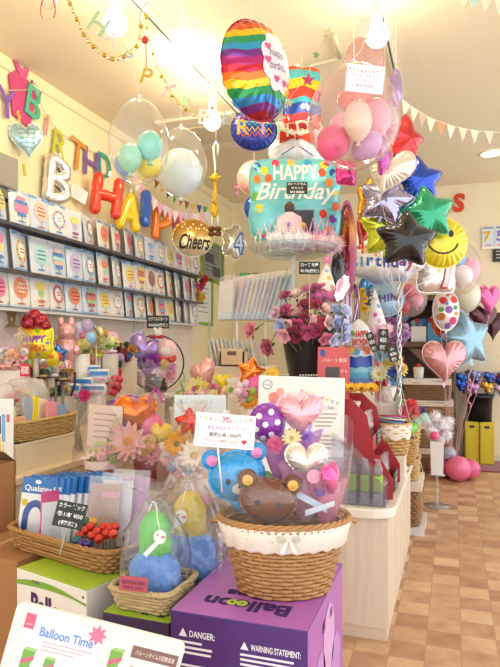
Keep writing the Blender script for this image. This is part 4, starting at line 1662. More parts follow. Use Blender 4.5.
def block(name, label, x0, x1, y0, y1, z0, z1, m, cat='display riser', lidm=None):
    cx, cy = (x0 + x1) / 2, (y0 + y1) / 2
    r = thing(name, label, cat, (cx, cy, z0))
    MB().box(x0 - cx, x1 - cx, y0 - cy, y1 - cy, 0, z1 - z0 - .02).build('riser_body', m, r)
    MB().box(x0 - cx - .005, x1 - cx + .005, y0 - cy - .005, y1 - cy + .005, z1 - z0 - .02, z1 - z0).build('riser_top', lidm or creamtop, r)
    return r


block('display_riser', 'cream display riser on the island under the black rose bucket', -1.30, -.78, 3.40, 4.12, IZ, 1.21, cream)
block('display_riser', 'cream display riser on the island under the acrylic card racks', -1.78, -1.32, 4.14, 4.48, IZ, 1.26, cream)
block('display_riser', 'low cream display riser behind the flower gifts on the island', -1.79, -1.32, 3.62, 4.12, IZ, 1.0, cream)

# ================================================================ gift arrangements
PAST = ['#f4b6c4', '#f7d9dc', '#f0c24a', '#f6efe2', '#e98aa8', '#f6d06a', '#f2a0b8']


def fill(parent, cx, cz, rx, rz, n, kinds, cols, r=(.02, .035), y=0., seed=0, dy=.04):
    rr = random.Random(seed)
    for i in range(n):
        a = i * 2.4
        t = sqrt((i + .5) / n)
        x, z = cx + rx * t * cos(a), cz + rz * t * sin(a)
        put_flower(parent, rr.choice(kinds), rr.choice(cols), (x, y - dy * (1 - t) - rr.uniform(0, .015), z), rr.uniform(*r), (x - cx + rr.uniform(-.02, .02), -.12, .5 * (z - cz) + .07))


def mini_heart(root, p, w, m, yaw=0, shape='heart', name='foil_heart', roll=0, d=.5, label=None):
    fo = Foil(shape, w, w, d * w, .003)
    mb = MB()
    fo.mesh(mb, 0, 6)
    o = mb.build(name, m, root, p, (0, roll, yaw))
    if label:
        o['label'] = label
    return fo, o


# bouquet 1: orange heart in maroon pot
P0 = onZ(152, 487, IZ)
c0 = (H - IZ) * F / (487 - HZ)
u = S(1, c0)
r = thing('flower_gift', 'wrapped flower gift with orange foil heart and pale pink gerbera in a red pot', 'flower gift', (P0.x, P0.y, IZ), TH)
MB().lathe([(.001, .004), (13 * u, .004), (17 * u, 30 * u), (16 * u, 30 * u), (15 * u, 26 * u), (.001, 26 * u)], 24, sy=.8).build('pot', mat('#8e2438', .4, 0, .3), r)
mini_heart(r, (-14 * u, -.0, 62 * u), 34 * u, foilm('#e8781a'), .2, label='orange foil heart')
mini_heart(r, (-22 * u, .04, 58 * u), 38 * u, foilm('#a06ac0', .6), .3, 'round', 'foil_disc', label='violet foil disc')
mini_heart(r, (7 * u, -.01, 46 * u), 18 * u, latex('#f7d22a'), -.1, name='small_heart', roll=.1, label='yellow heart balloon')
mini_heart(r, (-2 * u, .01, 52 * u), 20 * u, latex('#f06a9e'), .1, 'round', 'small_balloon', label='pink round balloon')
put_flower(r, 'daisy', '#f6c3bb', (-18 * u, -.05, 40 * u), 17 * u, (-.1, -1, .25), '#f0b030', label='pale pink gerbera')
put_flower(r, 'carnation', '#f4aeb2', (2 * u, -.05, 30 * u), 12 * u, (.1, -1, .2))
put_flower(r, 'carnation', '#f6c8c4', (-28 * u, -.04, 30 * u), 10 * u, (-.3, -1, .2))
put_flower(r, 'leaf', '#b4cc5a', (-34 * u, -.03, 42 * u), 12 * u, (-.5, -1, .3))
put_flower(r, 'leaf', '#93b84e', (-33 * u, -.03, 34 * u), 11 * u, (-.4, -1, 0))
fill(r, -8 * u, 32 * u, 24 * u, 9 * u, 12, ['carnation', 'hydrangea'], ['#f3c9cf', '#f0c86a', '#f6e6d8', '#f0a9b6'], (4 * u, 7 * u), -.035, 3)
cello(r, 74 * u, 46 * u, 104 * u, .80, .35, film('#fffaf8', .03, 1.3, .07, .7, 12), seed=4)
bow(r, (4 * u, -.03, 84 * u), 10 * u, mat('#b0287a', .35, 0, .4))

# bouquet 2 (left, with paper bag note)
r = thing('flower_gift', 'clear wrapped gift with beige note card, left of the orange heart gift', 'flower gift', W(101, 478, 3.25), TH)
r.location.z = IZ
u = S(1, 3.25)
MB().lathe([(.001, .004), (10 * u, .004), (13 * u, 24 * u), (12 * u, 24 * u), (.001, 20 * u)], 24).build('pot', mat('#a03040', .4, 0, .3), r, (0, 0, 0))
MB().lathe([(13.3 * u, 18 * u), (14 * u, 25 * u), (12.6 * u, 25 * u)], 24).build('pot_rim_paper', paper('#f4e6e2'), r)
nt = MB().box(-15 * u, 14 * u, -.002, .002, 36 * u, 72 * u)
nt.build('note_card', paper('#ecd6c2'), r, (0, .02, 0), (.1, .08, 0))
tt = MB()
for i in range(5):
    tt.box(-10 * u, (9 - (i % 3) * 3) * u, -.004, -.002, (64 - i * 5) * u, (65 - i * 5) * u)
tt.build('note_lines', paper('#b59a8a'), r, (0, .02, 0), (.1, .08, 0))
fill(r, 0, 29 * u, 13 * u, 6 * u, 8, ['leaf', 'hydrangea'], ['#a8c45a', '#f2e2d8', '#f0b9c0'], (4 * u, 7 * u), -.02, 5)
cello(r, 44 * u, 34 * u, 92 * u, .84, .5, film('#fffaf8', .03, 1.3, .07, .7, 11), seed=9)

# bouquet 3 : white daisy, red foil, behind gift bags
r = thing('flower_gift', 'flower gift with red foil star, orange daisy and white daisy, left of the bear basket', 'flower gift', W(193, 488, 2.98), TH)
r.location.z = IZ
u = S(1, 2.98)
MB().lathe([(.001, .004), (14 * u, .004), (18 * u, 22 * u), (17 * u, 22 * u), (.001, 18 * u)], 24).build('pot', mat('#e2d2c2', .7), r)
mini_heart(r, (-4 * u, .05, 66 * u), 26 * u, foilm('#df3a24'), .3, 'star', 'foil_star', label='red foil star')
put_flower(r, 'daisy', '#f0a92a', (-13 * u, -.03, 50 * u), 11 * u, (-.2, -1, .3), '#8a8a2a')
put_flower(r, 'daisy', '#f7efd8', (2 * u, -.05, 41 * u), 14 * u, (.1, -1, .3), '#e8c82a')
put_flower(r, 'carnation', '#f2dfe6', (-20 * u, -.02, 38 * u), 9 * u, (-.4, -1, .2))
put_flower(r, 'carnation', '#e98ab0', (8 * u, -.02, 62 * u), 8 * u, (.3, -1, .4))
for i in range(4):
    put_flower(r, 'leaf', '#d0a438', (-10 * u + i * 7 * u, -.02, 60 * u - (i % 2) * 5 * u), 7 * u, (i - 1.5, -1, 1), '#d0a438')
fill(r, -4 * u, 32 * u, 22 * u, 9 * u, 12, ['carnation', 'hydrangea'], ['#f4d0dc', '#f8f0ea', '#d9b4d8', '#b0c4e8', '#f0b6c4'], (4 * u, 7 * u), -.02, 8)
MB().box(2 * u, 17 * u, -.10, -.098, 3 * u, 9 * u).build('price_label', paper('#ef9ac0'), r)
cello(r, 56 * u, 44 * u, 84 * u, .86, .5, film('#fffaf8', .03, 1.3, .07, .7, 12), seed=12)

for q_ in D.objects:
    if q_.name.startswith('flower_gift'):
        q_.scale = (1.17, 1.12, 1.17)

# bear gift behind (tiny wrapped animal) between bouquets
r = thing('wrapped_plush', 'small grey plush animal in clear wrap behind the yellow heart balloon', 'soft toy', W(172, 462, 3.35), TH)
r.location.z = IZ
u = S(1, 3.35)
MB().lathe([(.001, 0), (10 * u, 0), (12 * u, 20 * u), (9 * u, 30 * u), (7 * u, 32 * u)], 20).build('body', cloth('#d3c1bd'), r)
hd = MB().ball(10 * u, frame((0, 0, 39 * u)))
hd.build('head', cloth('#c9b6b4'), r)
for sx in (-1, 1):
    MB().ball(4 * u, frame((sx * 7 * u, 0, 48 * u))).build('ear', cloth('#c9b6b4'), r)
cello(r, 32 * u, 30 * u, 66 * u, .84, .6, film('#ffffff', .05, 1.2, .08, .6, 14), seed=3)

# pale blue sign behind
p = W(200, 408, 3.15)
r = thing('tabletop_sign', 'pale blue-grey plastic sign holder lying behind the white bear bouquet card', 'sign', (p.x, p.y, IZ), TH)
u = S(1, 3.15)
top_ = p.z + 13 * u - IZ
MB().box(-26 * u, 26 * u, -.004, .004, top_ - 24 * u, top_).build('panel', plas('#dfe9e8'), r, bevel=.004)
MB().text('バルーンギフト', 34 * u, 4 * u, -4 * u, top_ - 7 * u, -.006, 0, 0).build('printed_title', paper('#9ab8bc'), r)
for sx in (-1, 1):
    MB().box(sx * 20 * u - .006, sx * 20 * u + .006, -.004, .004, 0, top_ - 24 * u).build('stand_leg', plas('#e9eeec'), r)

# arrangement on riser: pink foil heart with daisies (180-250,355-405)
r = thing('flower_arrangement', 'flower arrangement with pink foil heart and pale yellow daisy in front of the wooden box', 'flower arrangement', W(212, 402, 4.05), TH)
r.location.z = 1.0
u = S(1, 4.05)
MB().lathe([(.001, 0), (16 * u, 0), (20 * u, 10 * u), (19 * u, 10 * u), (.001, 8 * u)], 24).build('bowl', plas('#f2e6e0'), r)
o_ = mini_heart(r, (-8 * u, .04, 32 * u), 30 * u, foilm('#f0b4b0', .45, .22), -.5, label='pale pink foil heart', roll=-.5)
mini_heart(r, (11 * u, -.02, 25 * u), 15 * u, latex('#f2dc22'), 0, name='small_heart', label='yellow heart balloon')
put_flower(r, 'daisy', '#f0e690', (-14 * u, -.03, 19 * u), 11 * u, (-.2, -1, .4), '#b9c04a')
put_flower(r, 'leaf', '#a9bc86', (-27 * u, 0, 26 * u), 9 * u, (-1, -.6, .4))
put_flower(r, 'leaf', '#8faa70', (-28 * u, 0, 16 * u), 10 * u, (-1, -.8, .1))
mini_heart(r, (14 * u, .05, 12 * u), 26 * u, mat('#f0b8b4', .4, 0, .3), .2, 'round', 'pink_wrap', d=.7)
fill(r, -4 * u, 10 * u, 26 * u, 11 * u, 20, ['hydrangea', 'carnation'], ['#f4b8cc', '#f7e2a0', '#f2d06a', '#f8dce6', '#e88ab0', '#f6efe2'], (4 * u, 6.5 * u), -.03, 21)

# arrangement: orange star + magenta balloon (240-262)
r = thing('flower_arrangement', 'small flower arrangement with an orange foil star and magenta balloon beside the white board', 'flower arrangement', W(252, 408, 3.38), TH)
r.location.z = IZ
u = S(1, 3.38)
zb = (W(252, 408, 3.38).z - IZ)
MB().lathe([(.001, 0), (10 * u, 0), (13 * u, zb), (.001, zb)], 20).build('vase', plas('#efe2d8'), r)
mini_heart(r, (-1 * u, .02, zb + 36 * u), 30 * u, foilm('#ec7f1e'), .2, 'star', 'foil_star', label='orange foil star', roll=.2)
mini_heart(r, (3 * u, -.01, zb + 22 * u), 20 * u, latex('#e8539c'), 0, 'round', 'small_balloon', label='magenta balloon')
put_flower(r, 'daisy', '#ee9a2a', (-3 * u, -.03, zb + 8 * u), 11 * u, (-.1, -1, .4), '#b0701a')
put_flower(r, 'daisy', '#f2c83a', (20 * u, .0, zb + 34 * u), 8 * u, (.3, -1, .4))
fill(r, -10 * u, zb + 14 * u, 13 * u, 12 * u, 12, ['hydrangea', 'leaf', 'carnation'], ['#f6d8e2', '#a8cc5a', '#f4eada', '#e8a0c0'], (4 * u, 6 * u), -.01, 31)

# wooden hand-hold box
p = W(228, 384, 4.32)
r = thing('wooden_tray', 'pale wooden box with a hand hole behind the flower arrangement', 'box', (p.x, 4.165, 1.26), 0)
ww = S(13, 4.32)
MB().box(-ww, ww, -.05, -.038, 0, S(18, 4.32)).box(-ww, ww, .10, .112, 0, S(18, 4.32)).box(-ww, -ww + .01, -.05, .112, 0, S(15, 4.32)).box(ww - .01, ww, -.05, .112, 0, S(15, 4.32)).box(-ww, ww, -.05, .112, 0, .01).build('box_body', wood('#e0c4a0'), r)
MB().box(-.035, .035, -.0515, -.0495, S(11, 4.32), S(15, 4.32)).build('hand_hole', plas('#6a4c34'), r)

# acrylic card racks: two tiers
ACR = film('#f4fafa', .03, 1.3, .05, 0)
CARDCOL = ['#b8c8a8', '#e4b8c4', '#c8d4e4', '#e9d8a8', '#9aa8c8', '#d8a8b0', '#b8d0c4', '#8a98c0', '#e0c8d0', '#a8b890', '#d4c0d8', '#c8a8b8']
ctop = 4.55
r = thing('acrylic_rack', 'clear acrylic two tier rack holding bagged card sets on the island', 'rack', W(245, 365, ctop), TH)
r.location.z = 1.26
u = S(1, ctop)
zm = S(45, ctop)
for (x0, x1, z, d) in ((-37 * u, 20 * u, 0, .2), (-26 * u, 42 * u, zm, .2)):
    MB().box(x0, x1, -d / 2, d / 2, z, z + .006).build('shelf', ACR, r)
    MB().box(x0, x1, -d / 2, -d / 2 + .005, z, z + .055).build('front_lip', ACR, r)
for x in (-36 * u, 19 * u):
    MB().box(x - .003, x + .003, -.1, .1, .006, zm).build('side_panel', ACR, r)
MB().box(41 * u, 41.6 * u, -.1, .1, zm + .006, zm + 52 * u).build('side_panel', ACR, r)
base = Vector(r.location)
Rm = Matrix.Rotation(TH, 3, 'Z')
for i in range(12):
    x = (-30 + i * 4.1) * u
    q = base + Rm @ Vector((x, 0, .008))
    rr = thing('card_pack', 'slim %s card pack, %s from the left in the lower acrylic tier' % (['green', 'pink', 'light blue', 'cream', 'blue', 'rose', 'mint', 'indigo', 'blush', 'olive', 'lilac', 'mauve'][i], ORD[i]), 'card pack', q, (0, -.22, TH), 'card packs in the lower acrylic tier')
    mb = MB().box(-.0055, .0055, -.085, .085, 0, S(23 + (i % 3), ctop))
    mb.build('card', paper(CARDCOL[i]), rr)
    MB().box(-.009, .009, -.09, .09, 0, S(26, ctop)).build('clear_sleeve', film('#ffffff', .12, 1.2, .15, .2), rr)
for i in range(12):
    x = (-20 + i * 4.2) * u
    q = base + Rm @ Vector((x, 0, zm + .008))
    rr = thing('card_pack', 'tall bagged white card set, %s from the left in the upper acrylic tier' % ORD[i], 'card pack', q, (0, .26 + .012 * i if i else .08, TH + .65), 'card sets in the upper acrylic tier')
    hh = S(42 + i * .9, ctop)
    mb = MB().box(-.008, .008, -.09, .09, 0, hh * .93)
    mb.build('card', paper(['#f0eaea', '#e6d4d8', '#dfe4ec', '#efe6d4', '#e4dfe8', '#dce8e2'][i % 6]), rr)
    MB().box(-.008, .008, -.092, -.0901, .01, hh * .9).build('card_edge', paper(CARDCOL[(i * 5) % 12]), rr)
    MB().prism([(-.012, 0), (.012, 0), (.012, hh * .95), (.0, hh * 1.06), (-.012, hh * .95)], -.096, .096).build('clear_sleeve', film('#ffffff', .16, 1.2, .15, .2), rr)
for i, (col, cn, x, y) in enumerate((('#c04a50', 'red', 245, 281), ('#5aa060', 'green', 245, 276), ('#b0a48c', 'beige', 258, 281), ('#6a5a52', 'brown', 258, 276))):
    q = W(x, y + 2, 5.2)
    rr = thing('tape_roll', '%s tape roll %s behind the upper card sets' % (cn, 'on top of its stack' if y < 280 else 'low in its stack'), 'tape', (q.x, q.y, q.z), TH)
    k = S(5.6, 5.2)
    MB().lathe([(k * .5, 0), (k, 0), (k, S(4.6, 5.2)), (k * .5, S(4.6, 5.2)), (k * .5, 0)], 24, smooth=False).build('tape', plas(col), rr)
    MB().lathe([(k * .44, 0), (k * .5, 0), (k * .5, S(4.6, 5.2)), (k * .44, S(4.6, 5.2)), (k * .44, 0)], 20, smooth=False).build('core', paper('#d8c4a0'), rr)
q = W(251, 288, 5.2)
rr = thing('tape_shelf', 'small white wall shelf behind the card racks carrying tape rolls', 'shelf', (q.x, q.y, q.z - .004 - .02), TH)
zsh = W(0, 283, 5.2).z
k = S(1, 5.2)
rr.location.z = zsh - .016
MB().box(-16 * k, 16 * k, -.08, .08, 0, .015).build('board', creamtop, rr)
for sx in (-14, 14):
    MB().box(sx * k - .01, sx * k + .01, -.01, .01, -(zsh - .016), 0).build('post', creamtop, rr)

# ================================================================ black rose bucket
cb = 3.62
BP = W(311, 378, cb)
BP.z = 1.21
u = S(1, cb)
r = thing('black_bucket', 'tall black tapered bucket holding the artificial roses', 'bucket', BP, TH)
MB().lathe([(.001, 0), (22 * u, 0), (22.5 * u, 2 * u), (32 * u, 58 * u), (33.5 * u, 60 * u), (33 * u, 62 * u), (31 * u, 61 * u), (21 * u, 4 * u), (.001, 4 * u)], 32, sy=.8).build('bucket_body', mat('#17161a', .3, 0, .3), r)
tt = MB()
for i in range(11):
    tt.box((-13 + i * 2.6) * u, (-11.4 + i * 2.6) * u, -22.9 * u * .8 - .0006, -22.6 * u * .8, 3.5 * u, 5.0 * u)
tt.build('white_lettering', paper('#e8e4e0'), r, (0, -.004, 0))
rows = [(296, 3, (('#bc4c7c', 'magenta'), ('#f0d9d0', 'cream'), ('#d8889c', 'rose pink'), ('#c46090', 'mauve pink'), ('#e8a0b4', 'light pink'), ('#f2c4c8', 'blush'))),
        (312, -2, (('#e0b8c8', 'lilac pink'), ('#c8527e', 'raspberry'), ('#f0c0c4', 'pale pink'), ('#96263e', 'burgundy'), ('#a82a44', 'wine red'), ('#f3cfc8', 'peach pink'), ('#b9c4e4', 'pale blue'), ('#d6dcf0', 'ice blue'))),
        (325, -5, (('#b8c4e8', 'powder blue'), ('#f6c8cc', 'light pink'), ('#c44a78', 'deep pink'), ('#8c2238', 'burgundy'), ('#f4d2cc', 'cream pink'), ('#c23a4e', 'red'), ('#f2d6d2', 'pale peach'), ('#b8c0e4', 'pale blue'), ('#ccd0ea', 'lavender white'))),
        (336, -7, (('#f0b4bc', 'soft pink'), ('#8c2240', 'burgundy'), ('#c45078', 'pink'), ('#a02a4c', 'dark rose'), ('#e88a9c', 'coral pink'), ('#d8dcf0', 'white lilac'), ('#c0c8e8', 'blue')))]
for ri, (py, dy, cols) in enumerate(rows):
    k = len(cols)
    span = (286, 336) if ri == 0 else (277, 344) if ri == 1 else (280, 345) if ri == 2 else (286, 345)
    for i, (col, cn) in enumerate(cols):
        px = span[0] + (span[1] - span[0]) * i / (k - 1) + random.uniform(-1.5, 1.5)
        pyy = py + random.uniform(-2.5, 2.5) - (4 if (i in (k // 2, k // 2 - 1)) else 0)
        if ri == 3 and 1 <= i <= 3 and False:
            continue
        cc = cb + (.10, -.06, -.17, -.24)[ri]
        p = W(px, pyy, cc)
        rr = thing('artificial_rose', '%s cloth rose, %s from the left in the %s row of the black bucket' % (cn, ORD[i], ['topmost', 'second', 'third', 'lowest'][ri]), 'flower', p, TH, 'artificial roses in the black bucket')
        put_flower(rr, 'rose', col, (0, 0, 0), 8.0 * u * random.uniform(.92, 1.14), ((px - 311) / 34, -.75, (318 - pyy) / 26 + .2), '#5a7a3c', 'rose_head')
        b0 = local(rr, BP + Vector((0, 0, .05)))
        MB().tube([(0, .01, -.01), b0 * .35 + Vector((0, .03, 0)), b0 * .75, b0], .003, 5).build('stem', plas('#5c7a40'), rr)
for (px, py, col, cn, pl) in ((252, 331, '#e58f98', 'pink', 'drooping farthest left out of the bucket'), (269, 347, '#c85a78', 'dark pink', 'bud hanging low at the left of the bucket')):
    p = W(px, py, cb - .05)
    rr = thing('artificial_rose', '%s cloth rose %s' % (cn, pl), 'flower', p, TH, 'artificial roses in the black bucket')
    put_flower(rr, 'rose', col, (0, 0, 0), 9.5 * u, (-.8, -.6, -.2 if py > 340 else .3), '#5a7a3c', 'rose_head')
    b0 = local(rr, W(288, 320, cb))
    MB().tube([(0, 0, 0), b0 * .4 + Vector((0, 0, .03)), b0], .003, 5).build('stem', plas('#5c7a40'), rr)

# tiara stand
ct = 3.98
TP = W(293, 268, ct)
r = thing('cake_stand', 'clear acrylic pedestal stand carrying the tiaras above the roses', 'stand', (TP.x, TP.y, 1.21), 0)
zt = W(293, 256, ct).z - 1.21
u = S(1, ct)
MB().lathe([(.001, zt - .006), (30 * u, zt - .004), (41 * u, zt + 4 * u), (45 * u, zt + 9 * u), (44 * u, zt + 9 * u), (40 * u, zt + 5 * u), (29 * u, zt + .004), (.001, zt + .004)], 40).build('plate', film('#f2fafa', .05, 1.4, .05, .05, 6), r)
MB().lathe([(.02, .012), (.014, .03), (.013, zt - .03), (.03, zt - .008)], 20).build('stem', film('#f2fafa', .25, 1.6, .05, 0), r)
MB().lathe([(.001, 0), (.11, 0), (.11, .008), (.02, .014)], 28).build('foot', film('#f2fafa', .2, 1.6, .05, 0), r)
TZ = 1.21 + zt + .006


def fluff(root, r_, M, m, n=420, ln=.4, name='fluffy_trim', seed=1, kind=None):
    rr = random.Random(seed)
    mb = MB()
    for i in range(n):
        z = rr.uniform(-1, 1)
        a = rr.uniform(0, 2 * pi)
        q = sqrt(1 - z * z)
        d = Vector((q * cos(a), q * sin(a), z))
        s_ = Vector((rr.uniform(-1, 1), rr.uniform(-1, 1), rr.uniform(-1, 1))).cross(d).normalized() * r_ * .08
        b, t = d * r_ * .6, d * r_ * (1 + rr.uniform(0, ln)) + Vector((rr.uniform(-1, 1), rr.uniform(-1, 1), rr.uniform(-1, 1))) * r_ * .15
        mb.add([b - s_, b + s_, t], [(0, 1, 2)], 0, M)
    mb.ball(r_ * .75, M, 0, 12, 8)
    o = mb.build(name, m, root)
    return o


def tiara(label, x, y, w, h, col, fcol, yaw, gem, extra=None):
    r = thing('party_tiara', label, 'tiara', (TP.x + x, TP.y + y, TZ + .012), TH + yaw)
    mm = mat(col, .25, .3, .5)
    mb = MB()
    pts = [(w / 2 * cos(a), -w / 2 * .55 * sin(a), .0) for a in [pi * i / 16 for i in range(17)]]
    mb.tube(pts, .006, 6)
    for k in range(7):
        a = pi * (k + .5) / 7
        hh = h * (.45 + .55 * sin(a))
        a0, a1 = a - pi / 15, a + pi / 15
        f = lambda b, z: (w / 2 * cos(b), -w / 2 * .55 * sin(b), z)
        mb.tube([f(a0, 0), f(a0 + .02, hh * .6), f(a, hh), f(a1 - .02, hh * .6), f(a1, 0)], .005, 6)
    mb.build('tiara_frame', mm, r)
    for k in range(7):
        a = pi * (k + .5) / 7
        MB().ball(.012, frame((w / 2 * cos(a), -w / 2 * .55 * sin(a) - .004, h * (.45 + .55 * sin(a)) * .55)), 0, 8, 6).build('gem', mat(gem[k % len(gem)], .15, .3, .5), r)
    if fcol:
        k = 5
        for i in range(k):
            a = pi * (i + .5) / k
            fluff(r, w * .23, frame((w / 2 * cos(a), -w / 2 * .55 * sin(a) - .01, .065)), mat(fcol, .95, sheen=.6), 160, .5, seed=i)
    return r


tiara('silver birthday tiara with blue gems at the left of the clear stand', -.115, -.03, .27, .21, '#e6dfe6', None, -.3, ['#4a78d0', '#d84a6a', '#4ab06a'])
tiara('silver tiara with white fluffy trim in the middle of the clear stand', -.0, -.13, .2, .19, '#e9e2ea', '#f8f0f2', 0, ['#e8b0d0', '#c0a0e0'])
tiara('pink tiara with pale pink fluffy trim at the right of the clear stand', .15, .05, .25, .23, '#f0a8cc', '#f7d3dc', .3, ['#8a3ab0', '#f070b0'])
# little party cake hat
r = thing('cake_headband', 'pink cake shaped party hat with icing behind the left tiara', 'hat', (TP.x - .04, TP.y + .06, TZ), TH)
r.scale = (1.35, 1.2, 1.65)
MB().lathe([(.001, 0), (.1, 0), (.095, .09), (.07, .1), (.06, .16), (.02, .18), (.001, .19)], 24).build('hat_body', cloth('#f2c8d4'), r)
MB().lathe([(.1, .0), (.11, .01), (.104, .028), (.098, .012)], 24, wob=lambda a, z: 1 + .04 * sin(a * 10)).build('icing_trim', cloth('#fdf2f2'), r)
for i in range(8):
    MB().ball(.012, frame((.085 * cos(i * .8 + 3), -.08 * abs(sin(i * .8)), .06 + .03 * (i % 3)))).build('sprinkle', plas(['#d8304a', '#e0b03a', '#8a4ab0', '#3a8ad0'][i % 4]), r)
MB().ball(.026, frame((0, 0, .2))).build('chocolate_top', plas('#4a2c20'), r)

# price tag on stick by the stand, pom party hats
chalk_tag('dark grey price card reading 170 yen on a stick above the roses', 309.5, 268, 3.42, 21, 12.5, ['ローズ 各種', '¥170(税抜)'], stick=.34, yaw=.05)


def party_hat(label, px, py, c, w, h, body, trim, pom, lean=0, spots=None, txt=None):
    p = W(px, py, c)
    u_ = S(1, c)
    r = thing('party_hat', label, 'party hat', p, (0, lean, TH))
    MB().lathe([(w / 2 * u_, 0), (.02 * w * u_, h * u_), (.001, h * u_)], 28).build('cone', paper(body), r)
    for i, (a, t, col) in enumerate(spots or []):
        q = w / 2 * (1 - t)
        MB().ball(2.2 * u_, frame((q * sin(a) * u_, -q * cos(a) * u_, t * h * u_), (0, 0, 0), (1, .4, 1.2)), 0, 10, 6).build('spot', paper(col), r)
    if trim:
        for i in range(9):
            a = 2 * pi * i / 9
            fluff(r, 5.4 * u_, frame((w / 2 * u_ * cos(a), w / 2 * u_ * sin(a), .4 * u_)), mat(trim, .95, sheen=.6), 110, .6, seed=i)
    if pom:
        fluff(r, 4.2 * u_, frame((0, 0, (h + 1) * u_)), mat(pom, .95, sheen=.6), 220, .6, name='pompom')
    return r


party_hat('white cone party hat with hot pink feather brim and pompom behind the roses', 325, 297, 3.78, 28, 36, '#f6efe6', '#f074b8', '#f4a0c8', .05, [(-.3, .3, '#e8607a'), (.3, .5, '#f0c04a'), (0, .7, '#9ad0e0'), (.5, .25, '#f0a0b0')])

# sparkly ribbon cluster with cat cutout right of the hats
r = thing('foil_tinsel', 'bunch of silver and violet tinsel ribbons hanging right of the pink hat', 'decoration', W(350, 300, 3.9), TH)
u = S(1, 3.9)
for i in range(16):
    x = random.uniform(-8, 8)
    MB().tube([(x * u, random.uniform(-.04, .04), 16 * u), ((x + 2 * sin(i)) * u, -.02, 0), ((x * .6 + 2 * sin(i + 2)) * u, 0, -26 * u), ((x * .4) * u, 0, -42 * u)], .004, 5).build('ribbon_strand', mat(['#dcd8dc', '#b070d0', '#d8b8d8', '#2a2630', '#c050b8'][i % 5], .2, .7), r)
zend = -42 * u
MB().lathe([(.001, zend - .08), (.04, zend - .08), (.035, zend), (.001, zend + .01)], 16).build('weight', mat('#b9a8c4', .3, .6), r)
p = W(342, 288, 3.58)
rr = thing('ghost_cutout', 'white and pink cutout card with black outline in the tinsel beside the hats', 'card', p, (0, .35, TH))
k = S(1, 3.58)
pl = [(9 * k * (1 + .12 * sin(5 * a)) * cos(a) * .7, 14 * k * (1 + .08 * sin(7 * a)) * sin(a)) for a in [2 * pi * i / 40 for i in range(40)]]
MB().prism([(x * 1.08, z * 1.06) for x, z in pl], .001, .004).build('outline_card', paper('#2a2630'), rr)
MB().prism(pl, -.002, .001).build('white_card', paper('#f4eef4'), rr)
MB().prism([(x * .35 - 3 * k, z * .55 + 2 * k) for x, z in pl], -.0035, -.002).build('pink_patch', paper('#f0a8cc'), rr)
foil('foil_balloon', 'black dotted foil piece behind the white cutout card by the tinsel', 338, 270, 4.2, 14, 34, 'round', foilm('#2a2830', .3), .5, yaw=.4, tab=False)
# ================================================================ front boxes
def rbox(name, label, x, y, rot, w, d, h, z0=0, m=None, cat='box'):
    """box with its front right... origin at front left bottom corner; local x along the front, y to the back"""
    r = thing(name, label, cat, (x, y, z0), rot)
    return r


DP = mat('#4c2c76', .4, 0, .2, 0, 20, .03)
MG = mat('#b56cc0', .4, 0, .2, 0, 20, .04)
LG = mat('#a8c83c', .4, 0, .2, 0, 20, .04)
WHT = mat('#eeece6', .45, 0, .2, 0, 20, .02)
wtxt = paper('#f2eef6')


def small_print(mb, x0, x1, z1, n, dz, y, seed, mi=0):
    rr = random.Random(seed)
    for i in range(n):
        mb.box(x0, x0 + (x1 - x0) * rr.uniform(.6, 1), y - .0004, y, z1 - i * dz - dz * .45, z1 - i * dz, mi)


def warn(parent, head, x, z, hw, hh, w, seed, n=4, y=-.0012, m=None):
    mb = MB()
    tri = [(x, z), (x + hh * 1.1, z), (x + hh * .55, z + hh)]
    mb.prism(tri, y, y + .0006)
    mb.text(head, hw, hh * .8, x + hh * 1.4 + hw / 2, z + hh * .42, y, 0, 0, .02)
    mb.build('warning_heading', m or wtxt, parent)
    mb = MB()
    small_print(mb, x, x + w, z - hh * .5, n, hh * .62, y + .0004, seed)
    mb.build('warning_text', m or wtxt, parent)


# purple box (front right)
fx0, fx1, fy, ftop = -.848, -.405, 1.712, .57
r = thing('helium_box', 'large purple and magenta carton in front of the island, under the bear basket', 'box', (fx0, fy, 0), 0)
w, d, h = fx1 - fx0, .58, ftop
MB().box(0, w, 0, d, 0, h, 0).build('carton', DP, r, bevel=.003)
MB().box(.001, w - .001, .001, d - .001, h, h + .0012).build('top_panel', MG, r)
MB().box(w, w + .0012, .004, d - .004, .002, h - .002).build('side_panel', MG, r)
warn(r, 'DANGER:', .03, h - .075, .085, .026, .12, 1, 3)
warn(r, 'WARNING STATEMENT:', w * .53, h - .085, .155, .024, .17, 2, 4)
warn(r, 'WARNING:', w * .53, h - .185, .075, .024, .18, 3, 8)
for k, (zz, n) in enumerate(((h - .16, 6), (h - .30, 6), (h - .43, 5))):
    mb = MB()
    small_print(mb, .03, .19, zz, n, .016, -.0008, 10 + k)
    mb.build('warning_text', wtxt, r)
Mt = frame((w * .49, d * .23, h + .0026), (0, 0, pi)) @ Matrix.Rotation(-pi / 2, 4, 'X')
t = MB()
t.text('Balloon', .29, .075, 0, .03, 0, 0, .008, .03, M=Mt)
t.build('box_title', paper('#3c1c5c'), r)
MB().text('oo', .07, .04, .033, .0215, -.0008, 0, .008, .05, M=Mt).build('box_title_accent', paper('#b8d24a'), r)
t = MB()
t.text('Time', .15, .052, .02, -.05, 0, 0, .008, .03, M=Mt)
t.build('box_subtitle', paper('#3c1c5c'), r)
Ms = frame((w + .0026, d * .5, h * .5), (0, 0, pi / 2))
t = MB()
for (x, z, s_, col) in ((-.12, .04, .1, 0), (.02, .12, .12, 1), (.14, -.02, .11, 0), (.04, -.12, .1, 1), (-.14, -.14, .08, 0)):
    t.disc(s_ * .8, s_, 0, col, 20, 0, x, z, None, 1, Ms)
t.build('balloon_picture', [paper('#c890d0'), paper('#d8a8d8')], r)
